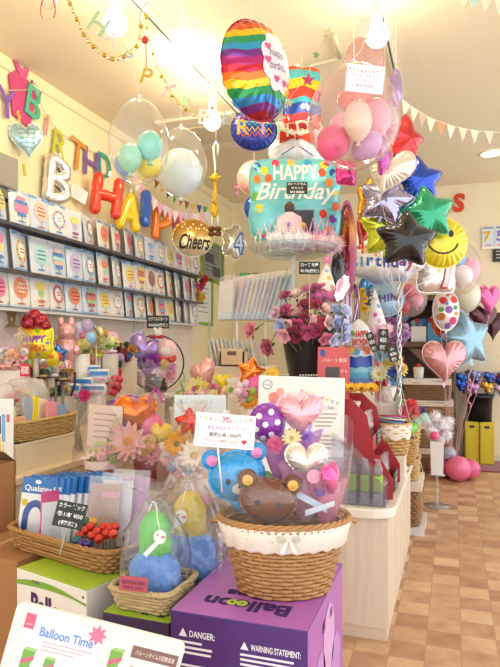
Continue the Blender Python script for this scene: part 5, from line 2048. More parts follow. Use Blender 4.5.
MB().box(w + .0012, w + .0028, d * .36, d * .42, h - .10, h - .07).build('carry_slot', plas('#2a1a30'), r)
MB().box(w + .0012, w + .0028, d * .56, d * .62, h - .10, h - .07).build('carry_slot', plas('#2a1a30'), r)
Mv = frame((w + .003, d * .22, h * .62), (0, 0, pi / 2))
MB().text('Balloon', .16, .05, 0, 0, 0, 0, .004, .03, M=Mv).build('side_title', paper('#d8e07a'), r)

# green and purple box
gx0, gx1, gy, gtop = -1.115, -.865, 1.745, .512
r = thing('helium_box', 'green topped dark purple carton between the white box and the big purple one', 'box', (gx0, gy, 0), -.02)
w, d, h = gx1 - gx0, .46, gtop
MB().box(0, w, 0, d, 0, h).build('carton', mat('#33204e', .4, 0, .2, 0, 20, .03), r, bevel=.003)
MB().box(.001, w - .001, .001, d - .001, h, h + .0012).build('top_panel', LG, r)
warn(r, 'DANGER:', .02, h - .05, .055, .02, .09, 5, 3)
warn(r, 'WARNING', w * .55, h - .055, .06, .02, .09, 6, 4)
Mt = frame((w * .5, d * .12, h + .0026), (0, 0, pi)) @ Matrix.Rotation(-pi / 2, 4, 'X')
MB().text('Balloon', .18, .06, 0, 0, 0, 0, .006, .03, M=Mt).build('box_title', paper('#3c1c5c'), r)

# white and green box
wx, wy, wtop = -1.575, 1.875, .56
r = thing('helium_box', 'white carton with green swooshes and balloon lettering at the left front', 'box', (wx, wy, 0), -.262)
w, d, h = .39, .30, wtop
MB().box(0, w, 0, d, 0, h).build('carton', WHT, r, bevel=.003)
MB().box(.001, w - .001, .001, d - .001, h, h + .0012).build('top_panel', LG, r)
sw = MB()
for (z0, amp, th, mi) in ((h - .05, .018, .024, 0), (h - .19, -.02, .016, 1)):
    vs, fs = [], []
    for i in range(21):
        x = w * i / 20
        zc = z0 + amp * sin(pi * i / 20)
        tk = th * (.35 + .65 * sin(pi * min(i / 20 + .15, 1)))
        vs += [(x, -.0012, zc - tk / 2), (x, -.0012, zc + tk / 2)]
    for i in range(20):
        fs.append((2 * i, 2 * i + 2, 2 * i + 3, 2 * i + 1))
    sw.add(vs, fs, mi, None, False)
sw.build('swoosh', [mat('#7fae3c', .4), mat('#b4d46a', .4)], r)
t = MB()
t.text('Balloon', .25, .085, w * .55, h - .112, -.002, 0, .004, .035)
t.build('box_title', paper('#46245e'), r)
MB().text('oo', .064, .042, w * .55 + .029, h - .121, -.003, 0, .004, .05).build('box_title_accent', paper('#8cbf3a'), r)
Mv = frame((w + .0012, d * .5, h * .72), (0, 0, pi / 2))
t = MB()
t.text('Balloon', .1, .03, 0, 0, -.001, 0, .004, .03, M=Mv @ frame((0, 0, 0), (0, pi / 2, 0)))
t.build('side_title', paper('#5a5a8a'), r)
MB().box(w - .02, w - .012, -.001, 0, h - .03, h - .022).build('dark_corner_mark', plas('#222222'), r)
for k, col in enumerate(('#d84a6a', '#4a78c8', '#8a4ab0')):
    MB().disc(.006, .007, -.0012, 0, 10, 0, .1 + .016 * k, h - .03).build('tiny_balloon_print', paper(col), r)

# cardboard cartons at the left
cb_ = mat('#a9784a', .8, 0, 0, .05, 30, .06)
cb_shaded = mat('#8d6038', .85, 0, 0, .05, 30, .06)  # same cardboard, with the shade on the flaps painted in as darker brown
r = thing('cardboard_box', 'brown cardboard carton standing on the floor at the left front edge', 'box', (-2.06, 1.95, 0), -.06)
MB().box(0, .445, 0, .34, 0, .5612).build('carton', cb_, r, bevel=.004)
MB().box(.21, .235, -.001, .34, .5612, .5622).build('packing_tape', mat('#c9a878', .3), r)
r = thing('cardboard_box', 'tall open brown cardboard box with shade-darkened flaps at the left edge behind the packet basket', 'box', (-2.165, 2.17, 0), 0)
ob = MB()
W_, D_, H_ = .235, .12, .87
ob.box(0, W_, 0, .006, 0, H_).box(0, W_, D_ - .006, D_, 0, H_).box(0, .006, 0, D_, 0, H_).box(W_ - .006, W_, 0, D_, 0, H_).box(0, W_, 0, D_, 0, .006)
ob.build('carton_walls', cb_, r)
MB().add([(0, D_, H_), (W_, D_, H_), (W_ - .01, D_ - .06, H_ + .05), (.01, D_ - .06, H_ + .09)], [(0, 1, 2, 3)], 0, None, False).build('back_flap', cb_shaded, r)
MB().add([(0, 0, H_), (0, D_, H_), (.05, D_ - .01, H_ + .12), (.05, .01, H_ + .12)], [(0, 1, 2, 3)], 0, None, False).build('side_flap', cb_shaded, r)

# front sign
cs_ = 1.58
TLx = W(22, 600, cs_)
u = S(1, cs_)
rl = radians(15.5)
r = thing('floor_sign', 'tilted white sign board about helium tanks with a pink flower magnet at the front', 'sign', W(98, 640, cs_), (0, rl, TH + .05))
bw, bh = 173 * u, .62
zt = 18 * u
pl = []
rc = .02
for (cx, cz, a0) in ((bw / 2 - rc, zt - rc, 0), (-bw / 2 + rc, zt - rc, pi / 2), (-bw / 2 + rc, zt - bh + rc, pi), (bw / 2 - rc, zt - bh + rc, 1.5 * pi)):
    pl += [(cx + rc * cos(a0 + pi / 2 * i / 5), cz + rc * sin(a0 + pi / 2 * i / 5)) for i in range(6)]
MB().prism(pl, 0, .014).build('board', plas('#f1ede4'), r, bevel=.002)
MB().box(-bw / 2 + 12 * u, -bw / 2 + 92 * u, -.0012, 0, zt - 110 * u, zt - 8 * u).build('left_sheet', paper('#eceaf0'), r)
MB().box(-bw / 2 + 96 * u, bw / 2 - 6 * u, -.0012, 0, zt - 110 * u, zt - 12 * u).build('right_sheet', paper('#eeece8'), r)
MB().text('Balloon Time', 54 * u, 9.5 * u, -bw / 2 + 56 * u, zt - 23 * u, -.002, 0, 0, .02).build('sign_title', paper('#6f9fdc'), r)
st = MB().box(-bw / 2 + 12 * u, -bw / 2 + 22 * u, -.0025, -.0012, zt - 23 * u, zt - 8 * u)
st.build('red_stamp', paper('#d86a86'), r)
MB().box(-bw / 2 + 14 * u, -bw / 2 + 20 * u, -.003, -.0025, zt - 19 * u, zt - 18 * u).build('stamp_mark', paper('#f0c0cc'), r)
lines = MB()
for i in range(3):
    lines.box(-bw / 2 + 34 * u, -bw / 2 + (84 - 8 * i) * u, -.0016, -.0012, zt - (33 + 4 * i) * u, zt - (32 + 4 * i) * u)
lines.build('printed_lines', paper('#d8b0bc'), r)


def tank_pic(x, z, k):
    q = MB()
    q.box(x - 6 * k, x + 6 * k, -.0022, -.0012, z - 20 * k, z, 0)
    q.add([(x - 6 * k, -.0026, z), (x + 6 * k, -.0026, z), (x + 8 * k, -.0026, z + 3 * k), (x - 4 * k, -.0026, z + 3 * k)], [(0, 1, 2, 3)], 1, None, False)
    q.disc(5 * k, 6.5 * k, -.0028, 2, 16, 0, x + 9 * k, z - 14 * k, None, 1)
    q.add([(x - 6 * k, -.0024, z - 10 * k), (x + 6 * k, -.0024, z - 4 * k), (x + 6 * k, -.0024, z - 8 * k), (x - 6 * k, -.0024, z - 15 * k)], [(0, 3, 2, 1)], 3, None, False)
    q.build('tank_picture', [paper('#7cb45a'), paper('#a8d07a'), paper('#f4f0f2'), paper('#d46a8a')], r)


tank_pic(-bw / 2 + 24 * u, zt - 44 * u, u)
tank_pic(-bw / 2 + 46 * u, zt - 48 * u, u * .85)
tank_pic(-bw / 2 + 108 * u, zt - 24 * u, u * 1.05)
bb = MB().box(-bw / 2 + 122 * u, bw / 2 - 4 * u, -.0025, -.0012, zt - 26 * u, zt - 14 * u)
bb.build('brown_heading', paper('#8a6a62'), r)
MB().text('バルーンタイムの回数目安', 40 * u, 5.4 * u, -bw / 2 + 146 * u, zt - 20 * u, -.003, 0, 0, .01).build('heading_writing', paper('#f0e6de'), r)
MB().box(-bw / 2 + 124 * u, -bw / 2 + 160 * u, -.0016, -.0012, zt - 36 * u, zt - 35 * u).build('printed_rule', paper('#a08a82'), r)
MB().text('1', None, 14 * u, -bw / 2 + 140 * u, zt - 46 * u, -.0016, 0, 0).build('printed_number', paper('#7a6a66'), r)
fl_ = [((10 if i % 2 == 0 else 5.2) * u * cos(2 * pi * i / 16), (11 if i % 2 == 0 else 5.2) * u * sin(2 * pi * i / 16)) for i in range(16)]
mb = MB().prism([(x - bw / 2 + 85 * u, z + zt - 13 * u) for x, z in fl_], -.006, -.0014)
mb.build('flower_magnet', cloth('#dc7f9f'), r, bevel=.002)

# ================================================================ trays in front
# tray with balloon packets on the white box (large shallow basket)
tr1 = thing('wicker_tray', 'brown shallow wicker basket of balloon packets on the white carton at the left', 'basket', (0, 0, 0), -.262)
RA = -.262
tdir, tnor = Vector((cos(RA), sin(RA), 0)), Vector((-sin(RA), cos(RA), 0))
T1c = onZ(108, 577, wtop + .0014)
TW, TD = .60, .34
tr1.location = T1c - tdir * TW / 2 + tnor * TD / 2
basket(tr1, TW / 2, TD / 2, TW / 2 * 1.06, TD / 2 * 1.08, .085, 6, 34, WICK('#ab7c46'), .28)
T1 = tr1.location


def in1(x, y):
    return Vector((T1.x, T1.y, T1.z + .014)) + tdir * x + tnor * y


NBL = 11
pk = mat('#e9edf0', .25, 0, .6, .15, 16, .03)
for i in range(NBL):
    # from the back right to the front left
    t = i / (NBL - 1)
    p = in1(-.235 + .22 * (1 - t), -.10 + .18 * (1 - t))
    first = i == NBL - 1
    nm = 'blue headed long balloon packet, %s' % ('frontmost in the left wicker basket' if first else ORD[NBL - 2 - i] + ' behind the frontmost one in the left wicker basket')
    rr = thing('balloon_packet', nm, 'balloon packet', p, (-.12, 0, TH - .22 - .5 * min((1 - t) * 2.5, 1)), 'blue balloon packets in the wicker basket')
    w, h = (.15, .265) if first else (.14, .265 + .02 * (1 - t) + random.uniform(-.005, .008))
    M_ = frame((0, 0, 0), (0, .06 if first else .03, 0))
    MB().box(-w / 2, w / 2, -.004, .006, 0, h * .75, 0, M_).build('packet_bag', pk, rr, bevel=.002)
    MB().box(-w / 2, w / 2, -.0045, .0065, h * .75, h, 0, M_).build('blue_header', mat('#2f74bc', .35, 0, .4, 0, 20, .04), rr)
    if i >= NBL - 3:
        tt = MB().text('Qualatex', w * .86, h * .11, 0.004, h * .83, -.0055, 0, 0, .02, 0, 0, None, M_)
        tt.build('header_lettering', paper('#f4f6f8'), rr)
        ar = MB()
        pts = [(w * .30 * cos(a) * 1.0, -.008, h * .36 + h * .24 * sin(a)) for a in [pi * k / 14 for k in range(15)]]
        pts = [(pts[0][0], -.008, h * .04)] + pts + [(pts[-1][0], -.008, h * .04)]
        ar.tube(pts, w * .115, 10, False, 0, M_ @ frame((0, 0, 0), (0, 0, 0), (1, .25, 1)))
        ar.build('blue_arch_print', plas('#3c5fa8'), rr)
        for (x, z) in ((-w * .36, h * .60), (w * .34, h * .46)):
            MB().disc(w * .1, w * .1, -.0052, 0, 14, 0, x, z, None, 1, M_).build('yellow_sticker', paper('#d8c23a'), rr)
    MB().disc(w * .1, w * .06, -.0056, 0, 10, 0, 0, h * .94, None, 1, M_).build('hang_hole', paper('#e9f0f8'), rr)
rr = thing('balloon_packet', 'pink edged packet squeezed against the right side of the front blue packet', 'balloon packet', in1(-.12, -.10), (-.1, .12, TH + 1.0))
MB().box(-.05, .05, -.004, .004, 0, .225).build('packet_bag', mat('#d84a86', .35, 0, .4), rr, bevel=.002)
MB().box(-.048, .048, -.0055, -.004, .01, .18).build('packet_label', pk, rr)

# clear bags behind with pink tags
for i, (px, py, w_, h_, col, tg_, yw, lab) in enumerate(((96, 518, 31, 36, '#b98a74', '#f08fb4', .25, 'brown card in a clear bag with a pink tag behind the red glitter picks'),
                                                     (92, 514, 31, 38, '#ece4ea', '#d8b0c8', .30, 'white envelope in a clear bag second behind the red glitter picks'),
                                                     (104, 512, 36, 44, '#c86ab8', '#f4d0e0', .25, 'magenta paper in a clear bag at the back of the left wicker basket'))):
    cc = 2.34 + .05 * i
    u = S(1, cc)
    rr = thing('clear_bag_pack', lab, 'packet', in1(.07 + .025 * i, .0 + .05 * i), (-.18, .06, TH + yw - .2))
    zt2 = W(px, py - h_ / 2 - 8, cc).z - rr.location.z
    MB().box(-w_ / 2 * u, w_ / 2 * u, -.004, .004, .0, zt2).build('card', mat(col, .5, 0, .3, .1, 20, .08), rr)
    if i == 0:
        MB().box(-4 * u, 16 * u, -.006, -.0045, zt2 - 14 * u, zt2 - 9 * u).build('pink_tag', paper(tg_), rr)
    MB().box(-w_ / 2 * u - .006, w_ / 2 * u + .006, -.011, -.0095, 0, zt2 + .03).build('clear_sleeve', film('#ffffff', .12, 1.3, .12, .6, 18), rr)

chalk_tag('grey chalk price sign leaning in front of the blue balloon packets', 70, 515, 2.24, 30, 25, ['カラー ピック', '各1本 ¥50', '(税抜)'], roll=.22, yaw=.1, pitch=-.25, stick=.10)
# glitter picks
PCK = [('#d8341e', 'red')] * 9 + [('#1f7a5a', 'dark green'), ('#3a2f8a', 'indigo'), ('#e0a030', 'gold'), ('#2a6a70', 'teal'), ('#c03a2a', 'dark red'), ('#46307a', 'violet'), ('#e8502a', 'orange red')]
spots = [(84, 530), (90, 526), (97, 531), (103, 526), (110, 527), (92, 535), (99, 538), (115, 526), (106, 533), (86, 521), (87, 543), (93, 521), (77, 539), (79, 535), (82, 542), (113, 533)]
for i, ((px, py), (col, cn)) in enumerate(zip(spots, PCK)):
    cc = 2.27 + .12 * (545 - py) / 25
    p = W(px, py + 1, cc)
    lab = '%s glitter gem pick, %s from the left among the picks in the wicker basket' % (cn, ORD[sorted(q[0] for q in spots).index(px)])
    rr = thing('glitter_pick', lab, 'pick', p, TH, 'glitter picks in the wicker basket')
    bm = bmesh.new()
    bmesh.ops.create_icosphere(bm, subdivisions=2, radius=S(5, cc))
    mb = MB()
    mb.add([v.co.copy() for v in bm.verts], [[v.index for v in f.verts] for f in bm.faces], 0, None, False)
    bm.free()
    mb.build('faceted_head', mat(col, .12, .45, .6, .5, 90, .1), rr)
    MB().tube([(0, 0, -.01), (0, .01, -(p.z - T1.z) + .012)], .002, 5).build('wire_stem', plas('#3a6a4a'), rr)

# second tray on the green box + gift bags
tr2 = thing('wicker_tray', 'small pale wicker tray holding a green gift bag on the green carton', 'basket', (-.988, 1.872, gtop + .0016), -.03)
basket(tr2, .100, .095, .117, .118, .075, 6, 26, WICK('#cdb488'), .35)
for (px, pyb, cc, w_, h_, top_c, lab, sd, ybow) in ((142, 588, 2.02, 58, 104, '#58d02c', 'clear gift bag with a green lump above a blue pouch and a round bird tag', 2, 0),
                                                     (190, 582, 2.26, 56, 104, '#f2d01c', 'clear gift bag with a yellow lump above a blue pouch and a round bird tag', 6, 1)):
    u = S(1, cc)
    r = thing('gift_bag', lab, 'gift bag', W(px, pyb, cc), TH)
    r.location = (tr2.location + Vector((.0, .0, .012))) if ybow == 0 else Vector((-.95, 2.085, gtop + .0016))
    r.scale = (1.12, 1.12, 1.17)
    # blue pouch
    mb = MB()
    mb.lathe([(.001, 0), (24 * u, 0), (25 * u, 10 * u), (22 * u, 30 * u), (15 * u, 40 * u), (.001, 42 * u)], 28, sy=.6, wob=lambda a, z: 1 + .12 * sin(a * 6 + z * 40) + .10 * sin(a * 10 - z * 25))
    mb.build('blue_pouch', mat('#5c9cec', .4, 0, .3, .5, 22, .08), r)
    mb = MB()
    mb.lathe([(.001, 34 * u), (13 * u, 36 * u), (15 * u, 50 * u), (13 * u, 64 * u), (8 * u, 74 * u), (.001, 78 * u)], 24, sy=.6, wob=lambda a, z: 1 + .14 * sin(a * 4 + z * 60) + .1 * sin(a * 7 - z * 90))
    mb.build('toy_in_wrap', mat(top_c, .35, 0, .4, .5, 25, .1), r)
    cello(r, 64 * u, 40 * u, h_ * u, .86, .6, film('#fbfcff', .06, 2.0, .08, 1.0, 14, '#f4f6fb'), seed=sd)
    q = MB().disc(5.5 * u, 6 * u, -20 * u, 0, 22, 0, (8 if ybow == 0 else -6) * u, 60 * u)
    q.disc(5.5 * u, 6 * u, -19.6 * u, 0, 22, 0, (8 if ybow == 0 else -6) * u, 60 * u)
    q.build('round_bird_tag', paper('#f4f1ea'), r)
    bx = (8 if ybow == 0 else -6) * u
    MB().ball(.7 * u, frame((bx - 2 * u, -20.4 * u, 62 * u))).build('bird_eye', plas('#222222'), r)
    MB().disc(2 * u, 1.2 * u, -20.5 * u, 0, 10, 0, bx + 3 * u, 60 * u, None, 1).build('bird_beak', paper('#ef7f8f'), r)
    MB().add([(bx - 3 * u, -20.2 * u, 57 * u), (bx + 0 * u, -20.2 * u, 55 * u), (bx - 12 * u, -20.8 * u, 43 * u), (bx - 15 * u, -20.8 * u, 46 * u)], [(0, 1, 2, 3)], 0, None, False).build('label_strip', paper('#eef2f0'), r)
    MB().tube([(bx * .3, -8 * u, 86 * u), (bx * .7, -17 * u, 74 * u), (bx, -20 * u, 66 * u)], .002, 5).build('white_cord', plas('#f0ede4'), r)
    bow(r, (0, -.02, h_ * .83 * u), 7 * u, film('#ffffff', .4, 1, .2, .3))
rr = thing('red_price_card', 'small red printed card at the front of the pale wicker tray', 'card', W(134, 584, 1.955), (-.1, .06, TH - .1))
u = S(1, 1.955)
MB().box(-15 * u, 14 * u, -.002, .002, -7 * u, 7 * u).build('card', paper('#c25a68'), rr)
MB().text('BIRTHDAY BAG', 24 * u, 4 * u, 0, 1.5 * u, -.003, 0, 0).text('PRICE SALE', 20 * u, 3.2 * u, 0, -3.5 * u, -.003, 0, 0).build('printed_writing', paper('#3a2a50'), rr)

# pale pink low box behind purple box
r = thing('small_carton', 'pale pink low carton behind the gift bags beside the bear basket', 'box', (-.97, 2.40, 0), .1)
MB().box(0, .36, 0, .28, 0, .585).build('carton', mat('#ecd6de', .5), r, bevel=.004)
MB().box(.02, .34, -.001, 0, .5, .503).build('printed_rule', paper('#d08aa8'), r)

# ================================================================ bear basket
cbk = 2.06
BPx = W(284, 600, cbk)
BB = Vector((BPx.x, BPx.y, ftop + .0014))
r = thing('wicker_basket', 'oval wicker basket with white cloth lining holding bear balloons on the purple carton', 'basket', BB, TH)
hB = .238
wB = mat('#b48450', .55, 0, .2, .3, 60, .2, 14)
basket(r, .150, .108, .212, .15, hB, 18, 30, wB, 1.0, .014)
vs, fs = [], []
n = 72
for k, (t, o) in enumerate(((.98, .93), (1.03, 1.0), (1.0, 1.09), (.86, 1.075), (.70, 1.10), (.68, 1.06))):
    for j in range(n):
        a = 2 * pi * j / n
        ax = .150 + .062 * t
        ay = .108 + .042 * t
        wv = 1 + .010 * sin(a * 17 + t * 5) * (k > 2)
        vs.append((ax * o * wv * cos(a), ay * o * wv * sin(a), hB * (t + (.02 * sin(a * 24) if k >= 4 else 0)) + .004))
for k in range(5):
    for j in range(n):
        fs.append((k * n + j, k * n + (j + 1) % n, (k + 1) * n + (j + 1) % n, (k + 1) * n + j))
MB().add(vs, fs).build('cloth_lining', mat('#efe6d8', .9, 0, 0, .2, 200, .04), r)
rb = MB()
for ph in range(3):
    rb.tube([(.221 * cos(a) + .006 * cos(a * 14 + ph * 2.1) * cos(a), .156 * sin(a) + .006 * cos(a * 14 + ph * 2.1) * sin(a), hB + .012 + .006 * sin(a * 14 + ph * 2.1)) for a in [2 * pi * i / 120 for i in range(120)]], .0065, 6, True)
rb.build('twisted_rim', wB, r)
bow(r, (.005, -.166, hB - .02), .035, mat('#f4efe6', .8))
for sx in (-1, 1):
    MB().tube([(sx * .215, -.03, hB + .01), (sx * .245, 0, hB - .01), (sx * .215, .03, hB + .01)], .007, 6).build('side_loop', wB, r)


# bear balloons (head shaped foil balloons)
def bear(label, px, py, c, w, h, col, earcol, roll, face, yaw=0):
    u = S(1, c)
    r = thing('bear_balloon', label, 'balloon', W(px, py, c), (0, roll, TH + yaw))
    m = mat(col, .22, .15, .7, .15, 9, .04)
    fo = Foil('round', w * u, h * u, .6 * h * u, .0012, .5)
    mb = MB()
    fo.mesh(mb)
    mb.build('head', m, r)
    for sx in (-1, 1):
        f2 = Foil('round', w * .34 * u, w * .34 * u, w * .2 * u, .003, .5)
        mb = MB()
        f2.mesh(mb, 0, 6)
        e = mb.build('ear', m, r, (sx * w * .42 * u, .005, h * .42 * u))
        MB().disc(w * .1 * u, w * .1 * u, 0, 0, 16, 0, 0, 0, lambda x, z: f2.front(x, z, .003), 2).build('inner_ear', mat(earcol, .25, .1, .6), e)
    f = lambda x, z: fo.front(x, z, .003)
    for sx in (-1, 1):
        MB().disc(w * .05 * u, w * .055 * u, 0, 0, 14, 0, sx * w * .2 * u, -h * .02 * u, f, 2).build('eye', plas('#1c1a20'), r)
    if face:
        MB().disc(w * .15 * u, w * .11 * u, 0, 0, 18, 0, 0, -h * .2 * u, f, 3).build('muzzle', mat('#f2e8d8', .3, 0, .5), r)
        MB().disc(w * .04 * u, w * .03 * u, 0, 0, 12, 0, 0, -h * .16 * u, lambda x, z: fo.front(x, z, .006), 2).build('nose', plas('#3a2420'), r)
        MB().ball(.11 * w * u, frame((0, .03, -h * .62 * u), (0, 0, 0), (1.6, 1, 1.5))).build('small_body', m, r)
    MB().prism([(-.012, -h * .5 * u), (.012, -h * .5 * u), (.009, -h * .5 * u - .05), (-.009, -h * .5 * u - .05)], -.001, .001).build('filling_tab', m, r)
    return r


bear('bright blue bear head balloon with pink ears at the left of the wicker basket', 237, 476, 2.10, 54, 48, '#2f9fe0', '#e884b8', -.15, True, .15)
bear('brown bear head balloon with tan ears at the front of the wicker basket', 268, 500, 2.0, 54, 43, '#6c3c24', '#d8a83c', .12, False, 0)


def wrapgift(label, px, py, c, w, h, body):
    r = thing('balloon_bouquet', label, 'balloon bouquet', W(px, py, c), TH)
    return r, S(1, c)


def cone_wrap(r, u, w, h, col, z0, seed=0, y=.0):
    """flared tissue wrap"""
    m = film(col, .5, .6, .3, .3, 16, col)
    vs, fs = [], []
    n = 40
    for i in range(6):
        t = i / 5
        for j in range(n):
            a = 2 * pi * j / n
            k = (.18 + .82 * t ** .8) * (1 + .09 * t * sin(a * 7 + seed) + .06 * t * sin(a * 11))
            vs.append((w / 2 * k * cos(a) * u, y + w / 2 * .5 * k * sin(a) * u, (z0 + h * t * (1 + .05 * t * sin(a * 5 + seed))) * u))
    for i in range(5):
        for j in range(n):
            a, b = i * n, (i + 1) * n
            fs.append((a + j, a + (j + 1) % n, b + (j + 1) % n, b + j))
    MB().add(vs, fs).build('tissue_wrap', m, r)


# purple dotted balloon + pink heart bouquet
r, u = wrapgift('bouquet with purple dotted balloon and pink foil heart at the back of the bear basket', 290, 455, 2.24, 0, 0, 0)
fo = Foil('round', 33 * u, 36 * u, 26 * u, .003, .5)
mb = MB()
fo.mesh(mb)
o = mb.build('dotted_balloon', mat('#8e2fa8', .2, .15, .7), r, (-23 * u, 0, 32 * u))
o['label'] = 'purple balloon with white dots'
for (x, z) in ((-8, 8), (4, 12), (10, 2), (-2, 0), (-11, -5), (4, -10), (-4, -14)):
    MB().disc(3 * u, 3 * u, 0, 0, 14, 0, x * u, z * u, lambda a, b: fo.front(a, b, .002), 2).build('white_dot', paper('#f4eef4'), o)
fo2, o2 = mini_heart(r, (10 * u, .01, 40 * u), 44 * u, foilm('#f2b0bc', .4, .22), .1, label='pale pink foil heart with script')
MB().text('Love', 16 * u, 6 * u, 6 * u, -10 * u, 0, 0, 0, .0, .4, 0, lambda x, z: fo2.front(x, z, .003)).build('script_print', paper('#d890c0'), o2)
put_flower(r, 'carnation', '#ef7fae', (-15 * u, -.06, 13 * u), 11 * u, (-.1, -1, .3))
put_flower(r, 'daisy', '#f2e6b4', (0 * u, -.075, 20 * u), 10 * u, (.1, -1, .2), '#e8d07a')
put_flower(r, 'carnation', '#b48ad8', (15 * u, -.05, 20 * u), 8 * u, (.3, -1, .2))
put_flower(r, 'leaf', '#c8a0dc', (18 * u, -.03, 24 * u), 9 * u, (.5, -1, .2))
cone_wrap(r, u, 62, 70, '#d9a8e0', -48, 1, .02)
# white heart bouquet
r, u = wrapgift('bouquet with pearl white foil heart at the right of the bear basket', 306, 470, 2.12, 0, 0, 0)
mini_heart(r, (0 * u, -.01, 8 * u), 40 * u, foilm('#ece0d4', .45, .25), 0, label='pearl white foil heart')
MB().disc(7 * u, 7 * u, -.055, 0, 16, 0, 6 * u, -3 * u).build('pink_patch', foilm('#f0a0c0', .3, .3), r)
put_flower(r, 'carnation', '#8a4ac0', (12 * u, -.04, -18 * u), 8 * u, (.2, -1, .2))
MB().add([(-14 * u, -.07, -14 * u), (18 * u, -.08, -30 * u), (18 * u, -.08, -37 * u), (-14 * u, -.07, -21 * u)], [(0, 3, 2, 1)], 0, None, False).build('satin_ribbon', mat('#c9dcec', .4, 0, .3), r)
cone_wrap(r, u, 56, 56, '#e8b8d8', -52, 2, .02)
# magenta lips/heart
r, u = wrapgift('bouquet with narrow hot pink foil balloon at the right rim of the bear basket', 327, 482, 2.10, 0, 0, 0)
mini_heart(r, (2 * u, -.02, 4 * u), 34 * u, foilm('#e8329a', .6, .2), 1.05, label='hot pink foil heart seen from the side', roll=0)
MB().add([(-24 * u, -.08, -22 * u), (4 * u, -.09, -12 * u), (4 * u, -.09, -17 * u), (-24 * u, -.08, -28 * u)], [(0, 3, 2, 1)], 0, None, False).build('satin_ribbon', mat('#d8e2ea', .4, 0, .3), r)
cone_wrap(r, u, 42, 50, '#f6a8c4', -46, 3, .0)
r, u = wrapgift('purple tissue wrapped green stem bundle between the two bear balloons', 262, 478, 2.20, 0, 0, 0)
MB().lathe([(.001, -20 * u), (10 * u, -16 * u), (13 * u, 0), (8 * u, 6 * u), (.001, 8 * u)], 18).build('green_pouch', mat('#6cc04a', .4, 0, .3, .2), r)
cone_wrap(r, u, 60, 34, '#b58ad8', -34, 5)
# large cellophane around the basket contents
r = thing('cellophane_wrap', 'clear cellophane sheet standing around the bear balloons in the wicker basket', 'wrapping', Vector((BB.x, BB.y, BB.z + .2)) + Vector((0, 0, 0)), TH)
vs, fs = [], []
n = 60
for i in range(7):
    t = i / 6
    for j in range(n):
        a = 2 * pi * j / n
        hh = .20 + .13 * (sin(a) + 1) / 2 + .03 * sin(a * 5) + .08 * max(cos(a), 0)
        k = 1 + .16 * t + .02 * t * sin(a * 13)
        vs.append((.205 * k * cos(a), .142 * k * sin(a), hh * t))
for i in range(6):
    for j in range(n):
        a, b = i * n, (i + 1) * n
        fs.append((a + j, a + (j + 1) % n, b + (j + 1) % n, b + j))
MB().add(vs, fs).build('sheet', film('#ffffff', .04, 1.2, .07, .6, 12), r)

# white card sign on stick
ck = 2.0
r = thing('bear_price_card', 'white card with bunting border and Japanese price writing in front of the blue bear balloon', 'sign', W(225, 431, ck), (0, .08, TH))
u = S(1, ck)
MB().box(-30 * u, 30 * u, -.002, .002, -17 * u, 17 * u).build('card', paper('#f7f4f2'), r, bevel=.001)
fr_ = MB()
for b in ((-27, 27, -14.4, -13.8), (-27, -26.4, -14.4, 6), (26.4, 27, -14.4, 6)):
    fr_.box(b[0] * u, b[1] * u, -.0026, -.002, b[2] * u, b[3] * u)
fr_.build('printed_border', paper('#c9b0dc'), r)
for i in range(11):
    x = (-25 + 5 * i) * u
    z = (12 - 3.4 * (1 - abs(i - 5) / 5) + (3 if i == 5 else 0)) * u
    if i == 5:
        bow(r, (x, -.004, 13 * u), 4 * u, paper('#ea8fb4'), 'printed_bow')
    else:
        MB().prism([(x - 2 * u, z + 1.8 * u), (x + 2 * u, z + 1.8 * u), (x, z - 1.8 * u)], -.003, -.002).build('printed_flag', paper(['#b9d4e8', '#f0d488', '#efa8bc', '#c0dcb0'][i % 4]), r)
MB().text('くまちゃんのミニブーケ', 42 * u, 4.4 * u, 0, 3 * u, -.0028, 0, 0, .01).build('title_writing', paper('#b06ac0'), r)
MB().text('通常価格 1500円', 32 * u, 4.2 * u, 0, -4 * u, -.0028, 0, 0, .01).build('price_writing', paper('#5a4a58'), r)
MB().text('アカウント提示フォロー', 34 * u, 3.4 * u, -2 * u, -10.5 * u, -.0028, 0, 0, .01).build('note_writing', paper('#e05a6a'), r)
hp = [(20 * u + 2.6 * u * SHP['heart'][j] * cos(2 * pi * j / NPH), -10 * u + 2.6 * u * SHP['heart'][j] * sin(2 * pi * j / NPH)) for j in range(0, NPH, 4)]
MB().prism(hp, -.0034, -.002).build('heart_print', paper('#d8283c'), r)
MB().tube([(-6 * u, .004, -17 * u), (2 * u, .01, -62 * u)], .003, 6).build('stick', plas('#f0f0f0'), r)
MB().box(-3 * u, 3 * u, .002, .006, 15 * u, 21 * u).build('clear_clip', film('#ffffff', .2, 1.4, .05, 0), r)

# white board behind the basket, on the island
cw_ = 2.98
r = thing('display_board', 'large white printed board standing on the island behind the bear basket', 'sign', W(299, 449, cw_), (-.06, .035, TH + .05))
u = S(1, cw_)
r.location.z = IZ + .006
hb_ = W(299, 378, cw_).z - IZ
MB().box(-44 * u, 44 * u, 0, .012, 0, hb_).build('board', paper('#f6f2ea'), r, bevel=.004)
zt = hb_
MB().lathe([(4.2 * u, 0), (5 * u, 0), (5 * u, .001), (4.2 * u, .001), (4.2 * u, 0)], 24, 0, frame((-35 * u, -.001, zt - 9 * u), (pi / 2, 0, 0))).build('round_logo', paper('#8a94a0'), r)
MB().text('b.g', 5 * u, 3 * u, -35 * u, zt - 9 * u, -.001, 0, 0).build('logo_lettering', paper('#8a94a0'), r)
MB().box(-34 * u, 8 * u, -.0012, 0, zt - 46 * u, zt - 16 * u).build('photo_print', mat('#f3dfd8', .6, 0, 0, 0, 20, .12, 22), r)
